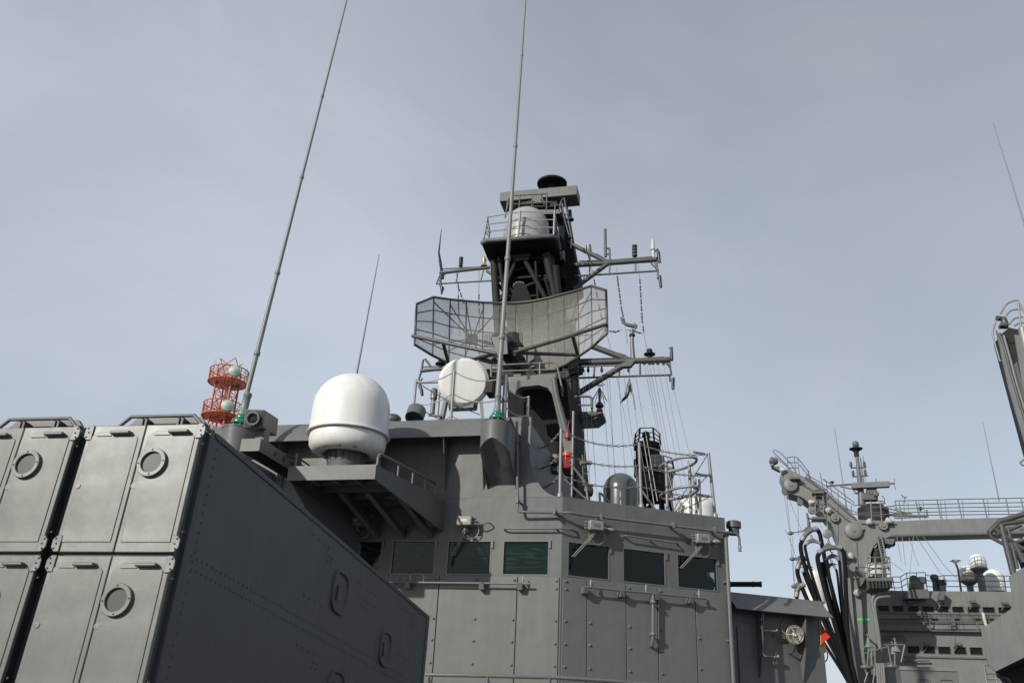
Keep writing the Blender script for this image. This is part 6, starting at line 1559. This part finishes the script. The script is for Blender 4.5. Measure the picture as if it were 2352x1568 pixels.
# signal mast of the supply ship
sm = thing('supply_ship_mast', 'slim grey mast with bar radar and ball top on the ship at right', 'mast', K(2005, 1195, 42))
def M_(x, y): return K(x, y, 42.0)
def mt_(name, pts, r, mat=M_SUPPLYD): return make(name, MB().tube([M_(x, y) for x, y in pts], r, 7), mat, sm)
mt_('pole', [(1968, 1045), (1972, 1080), (1976, 1115), (1980, 1160)], [.10, .13, .17, .25])
mt_('ladder_rail', [(1976, 1050), (1984, 1112)], .04); mt_('ladder_rail', [(1982, 1046), (1988, 1110)], .02)
mb = MB(); mb.lathe(M_(1966, 1031), UP, [(.1, -.3), (.2, -.12), (.42, .0), (.42, .04), (.2, .1), (.16, .2)], 8); make('top_platform', mb, M_SOOTSHADE, sm)
mb = MB(); mb.lathe(M_(1966, 1026), UP, [(.12, 0), (.19, .08), (.20, .2), (.16, .32), (.06, .38)], 16); make('ball', mb, M_SUPPLYD, sm)
mb = MB(); mb.tube([M_(1966, 1036), M_(1968, 1048)], .16, 8); make('neck', mb, M_SOOTSHADE, sm)
mt_('crosstree', [(1954, 1074), (1990, 1073)], .05); mt_('crosstree', [(1958, 1094), (1994, 1092)], .05)
for x, y in ((1955, 1072), (1986, 1071), (1960, 1092), (1988, 1090)):
    mb = MB(); mb.lathe(M_(x, y), UP, [(.07, 0), (.09, .1), (.07, .14), (.09, .2), (.06, .32)], 10); make('lamp', mb, M_BLACKFIT, sm)
mt_('yard', [(1900, 1116), (1960, 1111), (2000, 1109), (2055, 1110)], .055); mt_('yard', [(1930, 1117), (1975, 1126)], .04); mt_('yard_stay', [(1940, 1115), (1972, 1110)], .03)
mt_('aerial', [(2054, 1098), (2054, 1110), (2057, 1124)], .02); mt_('aerial', [(2012, 1098), (2012, 1110)], .03)
mb = MB(); mb.lathe(M_(1911, 1108), UP, [(.03, -.15), (.04, -.03), (.13, 0), (.14, .06), (.05, .1)], 12); make('saucer', mb, M_SOOTSHADE, sm)
a, c = M_(1955, 1119), M_(2041, 1115); ax = (c - a); mb = MB(); mb.box((a + c) / 2 + N1 * .3, ax / 2, N1 * .2, UP * .17); make('bar_antenna', mb, M_SUPPLY, sm, bevel=.02)
mb = MB(); mb.box(M_(2002, 1131) , T1 * .28, N1 * .3, UP * .24); mb.box(M_(1997, 1142), T1 * .45, N1 * .3, UP * .22); mb.lathe(M_(2010, 1138) + N1 * .4, N1, [(.2, 0), (.14, .15)], 12); make('radar_gear', mb, M_SUPPLYD, sm, bevel=.05)
mb = MB(); mb.lathe(M_(2005, 1168), UP, [(.75, -.55), (.85, -.25), (.85, 0), (.7, .05), (.62, .2)], 20); make('conical_platform', mb, M_SOOTSHADE, sm)
mb = MB(); mb.tube([M_(2005, 1168), M_(2008, 1210)], .9, 12); make('trunk', mb, M_SOOTSHADE, sm)
for pts in ([(1990, 1158), (2034, 1155)], [(1992, 1148), (2026, 1150), (2034, 1155)], [(2026, 1138), (2032, 1145), (2030, 1158)], [(1960, 1125), (1968, 1132), (1990, 1132)], [(1960, 1132), (1985, 1136)]): mt_('rail', pts, .03)
mt_('yard', [(2030, 1182), (2130, 1185)], .06); mt_('yard', [(2036, 1174), (2128, 1188)], .03); mt_('yard_stay', [(2128, 1170), (2131, 1188)], .05)
mb = MB(); mb.lathe(M_(2114, 1168), UP, [(.03, -.15), (.05, -.05), (.17, 0), (.17, .04), (.08, .08), (.08, .12)], 14); make('saucer', mb, M_SOOTSHADE, sm)
mt_('vane_pole', [(2078, 1155), (2078, 1140)], .03); mt_('vane', [(2071, 1135), (2074, 1141), (2083, 1142)], .035)
# thin whips of the supply ship
for lab, x0, y0, x1, y1, r in (('thin whip antenna left of the supply ship mast', 1946, 1175, 1917, 983, .035), ('thin whip antenna above the cross beam of the gantry', 2295, 1150, 2257, 966, .03)):
    t_ = thing('thin_whip_antenna', lab, 'antenna', K(x0, y0, 42)); make('rod', MB().tube([K(x0, y0, 42), K(x1, y1, 42)], [r * 1.3, r * .5], 6), M_WHIP, t_)
t_ = thing('thin_whip_antenna', 'thin whip antenna cut by the right edge of the view', 'antenna', P(2356, 520, 25)); make('rod', MB().tube([P(2640, 1500, 25), P(2500, 1000, 25), P(2362, 545, 25), P(2311, 377, 25), P(2280, 280, 25)], [.08, .06, .04, .025, .012], 6), M_WHIP, t_)

# accommodation block with two window rows
bA = 42.0
blk = thing('supply_ship_bridge', 'grey bridge block of the supply ship with two rows of dark windows', 'ship bridge', K(2180, 1568, bA))
def A_(x, y, b=bA): return P(x, y, b)
aa = lambda x, y: (A_(x, y) - EDGE).dot(T1)
zz = lambda x, y: A_(x, y).z
Z1 = 1220.; sc = 1 / 4.505
def zx(x): return 1980 + x * sc
def zy(y): return 1220 + y * sc
rowA = [(160, 280), (310, 430), (465, 585), (615, 740), (770, 895), (925, 1050), (1085, 1210), (1240, 1370), (1400, 1530), (1560, 1690)]
rowB = [(455, 585), (615, 745), (770, 905), (935, 1065), (1095, 1230), (1260, 1390), (1425, 1550)]
ztop = zz(2200, 1357); a_l, a_r = aa(1993, 1400), aa(2400, 1400)
def blockwall(z0, z1, wins, wy0, wy1, b0, name):
    mb = MB(); w0, w1 = zz(2180, zy(wy1)), zz(2180, zy(wy0))
    def bx(a0, a1, y0, y1): mb.sbox(a0, a1, b0, b0 + .15, y0, y1)
    bx(a_l, a_r, z0, w0); bx(a_l, a_r, w1, z1)
    xs = [a_l]; wl = []
    for p, q in wins:
        a0, a1 = aa(zx(p), zy(wy0)), aa(zx(q), zy(wy0)); xs += [a0, a1]; wl.append((a0, a1))
    xs.append(a_r)
    for i in range(0, len(xs), 2): bx(xs[i], xs[i + 1], w0, w1)
    o = make(name, mb, M_SUPPLY, blk)
    for a0, a1 in wl:
        m2 = MB(); m2.sbox(a0 + .03, a1 - .03, b0 + .08, b0 + .09, w0 + .03, w1 - .03); 
        f = MB(); f.sbox(a0, a0 + .03, b0 - .02, b0 + .1, w0, w1); f.sbox(a1 - .03, a1, b0 - .02, b0 + .1, w0, w1); f.sbox(a0 + .03, a1 - .03, b0 - .02, b0 + .1, w0, w0 + .03); f.sbox(a0 + .03, a1 - .03, b0 - .02, b0 + .1, w1 - .03, w1)
        wo = make('window', f, M_SUPPLYD, blk); make('pane', m2, M_GLASS2, wo, smooth=False)
M_GLASS2 = paint('dark_far_glass', (.008, .012, .011), .2, .05, 0, spec=.12)
zmid = zz(2180, zy(1035))
blockwall(zmid, ztop, rowA, 772, 838, bA, 'upper_wall')
blockwall(-3.0, zmid - .06, rowB, 1192, 1275, bA - .25, 'lower_wall')
mb = MB(); mb.sbox(a_l, a_r, bA - .6, bA - .02, zmid - .055, zmid - .002); make('ledge', mb, M_SUPPLYD, blk)
mb = MB(); mb.sbox(a_l, a_r, bA + .152, bA + 6, ztop - .3, ztop - .005); make('roof', mb, M_SUPPLY, blk)
mb = MB(); mb.sbox(a_l, a_r, bA + .2, bA + .3, -3, ztop - .31); make('room_wall', mb, M_BLACK, blk)
zs2 = zz(2180, zy(1305)); mb = MB(); mb.sbox(aa(2075, 1500), a_r, bA - .34, bA - .252, zs2 - .05, zs2 + .03); make('sill_strip', mb, M_SUPPLYD, blk)
zs3 = zz(2180, zy(843)); mb = MB(); mb.sbox(a_l, a_r, bA - .06, bA - .001, zs3 - .08, zs3 - .02); make('sill_strip', mb, M_SUPPLYD, blk)
for y, r in ((875, .03), (902, .035), (932, .035)):
    make('wall_pipe', MB().tube([A_(zx(170 if y > 900 else 530), zy(y - 4), bA - .2), A_(zx(1420), zy(y), bA - .2)], r, 6), M_SUPPLYD, blk)
for x in (535, 745, 965, 1180, 1330, 940):
    mb = MB(); c = A_(zx(x), zy(885 if x != 940 else 950), bA - .15); mb.box(c, T1 * .1, N1 * .12, UP * (.08 if x != 940 else .3)); make('pipe_clamp', mb, M_SUPPLYD, blk)
for x in (235, 640, 700, 1190): make('railing_post', MB().tube([A_(zx(x), zy(938), bA - .6), A_(zx(x + 6), zy(1032), bA - .6)], .03, 5), M_SUPPLYD, blk)
for y in (980,): make('wall_pipe', MB().tube([A_(zx(190), zy(938), bA - .6), A_(zx(1230), zy(936), bA - .6)], .035, 5), M_SUPPLYD, blk)
for x, y in ((505, 730), (825, 730), (1150, 725), (1480, 740), (680, 1165), (990, 1165)):
    mb = MB(); c = A_(zx(x), zy(y), bA - .3); mb.box(c, T1 * .16, N1 * .14, UP * .07); mb.tube([c - UP * .05, c - UP * .4 - T1 * .25], .03, 5); make('window_wiper', mb, M_SUPPLYD, blk)
make('wall_pipe', MB().tube([A_(zx(1250), zy(840), bA - .4), A_(zx(1282), zy(975), bA - .4)], .09, 6), M_CREAM, blk)
mb = MB(); mb.prism([A_(x, y, bA - 1.0) for x, y in ((2088, 1353), (2130, 1352), (2135, 1358), (2134, 1373), (2090, 1373), (2078, 1373), (2084, 1364))], AFT * .99); make('overhang', mb, M_SUPPLYD, blk)
mb = MB(); mb.prism([A_(x, y, bA - .7) for x, y in ((2160, 1357), (2172, 1357), (2168, 1377), (2157, 1377))], AFT * .69); make('overhang', mb, M_SUPPLYD, blk)
for pts in ([(2026, 1460), (2072, 1457)], [(2026, 1466), (2070, 1464)], [(2072, 1456), (2082, 1472)], [(2070, 1517), (2135, 1516)], [(2085, 1511), (2100, 1516)]): make('wall_pipe', MB().tube([A_(x, y, bA - .5) for x, y in pts], .05, 6), M_SUPPLYD, blk)
mb = MB(); mb.prism([S(4, 46, -6.2), S(4.5, 30, -6.2), S(60, 30, -6.2), S(60, 62, -6.2), S(8, 62, -6.2)], UP * 9.4); make('hull', mb, M_SUPPLY, blk)
# roof rail
rl3 = thing('supply_roof_railing', 'thin railing along the roof of the supply ship bridge', 'railing', A_(2200, 1357))
def rr3(pts, r=.025): make('bar', MB().tube([A_(x, y, bA + .3) for x, y in pts], r, 5), M_SUPPLYD, rl3)
for dy in (0, 12, 25): rr3([(2050, 1324 + dy), (2068, 1324 + dy), (2082, 1315 + dy), (2125, 1314 + dy), (2126, 1320 + dy), (2156, 1324 + dy), (2165, 1321 + dy), (2325, 1322 + dy)])
for x, y in ((2050, 1324), (2068, 1324), (2082, 1315), (2104, 1315), (2125, 1314), (2168, 1321), (2202, 1321), (2260, 1322), (2306, 1322)): rr3([(x, y), (x + 5, 1357)])
rr3([(2325, 1322), (2329, 1357)])
# things on the roof
def capsule(name, label, x0, x1, ytop, ybot, b, flange=True, mat=M_WHITE, stand=0):
    a, c = A_(x0, (ytop + ybot) / 2, b), A_(x1, (ytop + ybot) / 2, b); r = (c - a).length / 2; m_ = (a + c) / 2; z0, z1 = A_((x0 + x1) / 2, ybot, b).z, A_((x0 + x1) / 2, ytop, b).z
    t_ = thing(name, label, 'radome', V((m_.x, m_.y, ztop)))
    prof = [(r * .9, 0), (r, .04), (r, (z1 - z0) - r)] + [(r * math.cos(k / 10 * math.pi / 2), z1 - z0 - r + r * math.sin(k / 10 * math.pi / 2)) for k in range(1, 11)]
    mb = MB(); mb.lathe(V((m_.x, m_.y, z0)), UP, prof, 36); make('dome', mb, mat, t_)
    if flange:
        mb = MB(); mb.lathe(V((m_.x, m_.y, z0)), -UP, [(r * 1.08, -.03), (r * 1.08, .03), (r * .85, .10), (r * .35, .28), (.18, .32), (.2, max(.35, z0 - ztop))], 28); make('stand', mb, M_SUPPLY, t_)
capsule('supply_dome', 'white capped radome, lower left of the three roof domes at right', 2203, 2243, 1295, 1334, bA + 1.5)
capsule('supply_dome', 'white radome on the tallest stand of the supply ship roof', 2226, 2265, 1271, 1306, bA + 1.0)
capsule('supply_dome', 'largest white radome at the right of the supply ship roof', 2258, 2307, 1306, 1360, bA + 3, False)
capsule('supply_dome', 'tall white dome seen between the black hoses', 1850, 1893, 1306, 1385, bA + 4, False)
q = A_(2194, 1288, bA + .5); t_ = thing('saucer_antenna', 'white saucer antenna on a thin leaning pole left of the roof domes', 'antenna', A_(2208, 1357, bA + .5)); 
mb = MB(); mb.lathe(q, UP, [(.06, -.15), (.1, -.08), (.3, 0), (.31, .03), (.2, .09), (.03, .12)], 24); make('saucer', mb, M_WHITE, t_); make('pole', MB().tube([q - UP * .1, A_(2200, 1305, bA + .5), A_(2208, 1360, bA + .5)], .06, 8), M_SUPPLYD, t_)
q = A_(2118, 1340, bA + .5); t_ = thing('white_drum', 'small white drum antenna on the supply ship roof', 'antenna', A_(2120, 1357, bA + .5)); mb = MB(); mb.lathe(q, UP, [(.1, -.5), (.1, 0), (.24, .02), (.26, .08), (.26, .28), (.2, .38), (.05, .42)], 20); make('drum', mb, M_CREAM, t_)
q = A_(2100, 1332, bA + .2); t_ = thing('signal_light', 'grey round searchlight on the supply ship roof', 'lamp', A_(2103, 1357, bA + .2)); mb = MB(); mb.lathe(q, (N1 - T1 * .5).normalized(), [(.2, -.25), (.28, -.15), (.28, .12), (.24, .14)], 18); make('head', mb, M_SUPPLYD, t_)
mb = MB(); mb.lathe(A_(2103, 1353, bA + .2), UP, [(.42, 0), (.42, .25), (.3, .35), (.25, .5)], 16); make('base', mb, M_SUPPLYD, t_)
q = A_(2145, 1322, bA + .4); t_ = thing('roof_vent', 'grey cowl vent pipe on the supply ship roof', 'vent', A_(2150, 1357, bA + .4)); mb = MB(); mb.tube([A_(2150, 1358, bA + .4), A_(2147, 1330, bA + .4)], .16, 10); mb.lathe(A_(2146, 1326, bA + .4), UP, [(.18, -.15), (.24, -.05), (.24, .1), (.15, .18)], 14); make('cowl', mb, M_SUPPLYD, t_)
q = A_(2162, 1337, bA + .2); t_ = thing('optical_sight', 'dark twin optical sight on the supply ship roof', 'sight', A_(2164, 1357, bA + .2)); mb = MB(); mb.box(q - T1 * .12, T1 * .11, N1 * .2, UP * .16); mb.box(q + T1 * .14, T1 * .11, N1 * .2, UP * .16); make('sight_box', mb, M_BLACKFIT, t_, bevel=.03); mb = MB(); mb.box(A_(2164, 1351, bA + .2), T1 * .16, N1 * .16, UP * .2); make('base', mb, M_SUPPLY, t_, bevel=.03)
# locker on the deck in front
bL = 34.0
lk = thing('deck_locker', 'pale grey steel locker at the bottom in front of the supply ship bridge', 'locker', K(2140, 1600, bL))
a0, a1 = (P(2069, 1540, bL) - EDGE).dot(T1), (P(2197, 1528, bL) - EDGE).dot(T1); zl = P(2130, 1531, bL).z
mb = MB(); mb.sbox(a0, a1, bL, bL + 1.6, 3.205, zl); make('body', mb, M_PANEL, lk, bevel=.03)
mb = MB(); mb.sbox(a0 - .04, a1 + .04, bL - .05, bL - .003, zl - .16, zl + .01); make('lid_edge', mb, M_SUPPLY, lk)
for f0, f1 in ((.28, .48), (.66, .90)):
    mb = MB(); x0, x1 = a0 + (a1 - a0) * f0, a0 + (a1 - a0) * f1; mb.tube(bend([S(x0, bL - .02, zl - 1.2), S(x0, bL - .02, zl - .55), S(x1, bL - .02, zl - .55), S(x1, bL - .02, zl - 1.2)], .12), .03, 6); make('door_seal', mb, M_SUPPLYD, lk)
    for f in (x0 + .02, x1 - .02):
        mb = MB(); mb.box(S(f, bL - .05, zl - .78), T1 * .04, N1 * .05, UP * .14); make('dog_latch', mb, M_SUPPLYD, lk)

# ------------------------------------------------------------------ neighbouring ship at the right edge
bN = 11.0
ns = thing('bulwark_plate', 'large angular grey plate cut off by the right edge of the view', 'bulwark', P(2310, 1568, bN))
pl = [(2420, 1275), (2352, 1302), (2327, 1317), (2318, 1324), (2328, 1384), (2323, 1397), (2256, 1442), (2254, 1446), (2270, 1524), (2286, 1541), (2352, 1509), (2420, 1480)]
mb = MB(); mb.prism([P(x, y, bN) for x, y in pl], AFT * .05); make('plate', mb, M_SUPPLY, ns)
# what hangs below it, going aft
mb = MB(); mb.prism([P(2286, 1541, bN + .06), P(2352, 1509, bN + .06), P(2420, 1480, bN + .06), P(2420, 1520, bN + 2.5), P(2352, 1545, bN + 2.5), P(2300, 1560, bN + 2.5)], UP * .03); make('underside', mb, M_SOOTSHADE, ns)
mb = MB(); mb.prism([P(x, y, bN + 1.2) for x, y in ((2300, 1545), (2420, 1500), (2420, 1640), (2330, 1640), (2318, 1570))], AFT * .5); make('side_wall', mb, M_SOOTSHADE, ns)
for pts in ([(2260, 1526), (2270, 1590)], [(2284, 1532), (2294, 1590)], [(2260, 1526), (2276, 1525), (2284, 1534)], [(2265, 1545), (2286, 1545)], [(2268, 1558), (2290, 1558)]): make('ladder', MB().tube([P(x, y, bN + .5) for x, y in pts], .03, 6), M_STEEL, ns)
make('bracket', MB().tube([P(x, y, bN + .6) for x, y in ((2290, 1548), (2300, 1556), (2312, 1556), (2322, 1572))], .05, 6), M_MAST, ns)
mb = MB(); mb.sbox(8.6, 22, bN + 1.0, bN + 16, -6.1, 2.2); make('hull', mb, M_SUPPLY, ns)
fr = thing('tube_frame', 'tubular steel frame above the angular plate at the right edge', 'frame', P(2320, 1320, bN))
for pts, r in (([(2272, 1222), (2296, 1197), (2352, 1180), (2420, 1165)], .075), ([(2272, 1222), (2302, 1203), (2352, 1196), (2420, 1185)], .06), ([(2272, 1222), (2277, 1234), (2345, 1270), (2420, 1310)], .05), ([(2282, 1213), (2330, 1246), (2352, 1240)], .07), ([(2299, 1203), (2328, 1318)], .085), ([(2315, 1210), (2337, 1305)], .05), ([(2290, 1228), (2345, 1205)], .05), ([(2330, 1246), (2352, 1290)], .08), ([(2334, 1250), (2420, 1300)], .06)): make('tube', MB().tube([P(x, y, bN + .1) for x, y in pts], r, 8), M_MAST, fr)
mb = MB(); mb.prism([P(x, y, bN + .2) for x, y in ((2330, 1246), (2352, 1238), (2420, 1215), (2420, 1340), (2352, 1300), (2340, 1268))], AFT * .3); make('dark_bracket', mb, M_SOOTSHADE, fr)
make('small_pipe', MB().tube([P(2342, 1215, bN), P(2420, 1210, bN)], .03, 6), M_PIPE, fr)

# slanting post head at the top right
bC = 16.0
cp = thing('crane_post', 'slanting grey crane post with a lamp and hoop rails at the right edge', 'crane', P(2400, 1200, bC))
mb = MB(); mb.prism([P(x, y, bC) for x, y in ((2296, 770), (2318, 752), (2352, 760), (2420, 760), (2490, 1180), (2600, 1690), (2510, 1690), (2410, 1180), (2364, 1022), (2312, 830))], AFT * .8); make('post', mb, M_SOOTSHADE, cp)
mb = MB(); mb.prism([P(x, y, bC - .12) for x, y in ((2288, 756), (2294, 766), (2308, 800), (2324, 862), (2362, 1000), (2420, 1180), (2404, 1180), (2352, 1008), (2332, 940), (2318, 890), (2301, 817), (2297, 795))], AFT * .1); make('front_flange', mb, M_SUPPLY, cp)
mb = MB(); mb.prism([P(x, y, bC - .1) for x, y in ((2330, 768), (2346, 770), (2364, 850), (2440, 1180), (2420, 1180), (2348, 880))], AFT * .08); make('rear_flange', mb, M_SUPPLY, cp)
mb = MB(); mb.prism([P(x, y, bC - .08) for x, y in ((2322, 842), (2336, 830), (2360, 930), (2348, 940))], AFT * .05); make('web_plate', mb, M_SUPPLYD, cp)
mb = MB(); mb.prism([P(x, y, bC - .02) for x, y in ((2306, 765), (2332, 770), (2330, 782), (2326, 790), (2318, 786))], -AFT * .015); make('gusset', mb, M_SOOTSHADE, cp)
mb = MB(); mb.prism([P(x, y, bC - .02) for x, y in ((2336, 805), (2352, 862), (2330, 842), (2316, 832))], -AFT * .015); make('gusset', mb, M_SOOTSHADE, cp)
make('pipe', MB().tube([P(x, y, bC - .12) for x, y in ((2295, 765), (2308, 800), (2320, 850), (2345, 935), (2370, 1010))], .05, 8), M_MAST, cp)
make('pipe', MB().tube([P(x, y, bC - .12) for x, y in ((2305, 770), (2322, 830), (2335, 880), (2360, 960))], .05, 8), M_SUPPLY, cp)
mb = MB(); mb.lathe(P(2293, 731, bC), (-T1 + N1 * .35 + UP * .0).normalized(), [(.05, -.28), (.08, -.2), (.09, .0), (.10, .05), (.08, .06)], 16); lampo = make('lamp', mb, M_MAST, cp)
mb = MB(); mb.lathe(P(2306, 735, bC), UP, [(.1, -.3), (.12, -.1), (.10, .05), (.06, .12)], 14); make('lamp_bracket', mb, M_MAST, cp)
mb = MB(); mb.box(P(2304, 748, bC), T1 * .12, AFT * .15, UP * .06); make('shelf', mb, M_MAST, cp, bevel=.02)
for pts in ([(2298, 720), (2312, 697), (2330, 690), (2338, 690)], [(2312, 724), (2320, 713), (2335, 710), (2345, 710)], [(2318, 745), (2330, 730), (2350, 728)], [(2330, 748), (2340, 742), (2360, 740)], [(2338, 688), (2345, 750)], [(2338, 690), (2360, 730)], [(2287, 740), (2282, 752), (2279, 766), (2297, 830), (2302, 828)], [(2343, 1062), (2352, 1054), (2380, 1050)], [(2343, 1062), (2348, 1068), (2380, 1068)]):
    make('hoop_rail', MB().tube(bend([P(x, y, bC + .1) for x, y in pts], .1), .032, 6), M_STEEL, cp)
mb = MB(); mb.lathe(P(2352, 775, bC - .05), UP, [(.14, -.5), (.14, .35)], 14); make('cylinder', mb, M_STEEL, cp)
mb = MB(); mb.tube([P(2340, 920, bC - .1), P(2365, 920, bC - .1)], .05, 6); make('bolt', mb, M_SOOTSHADE, cp)
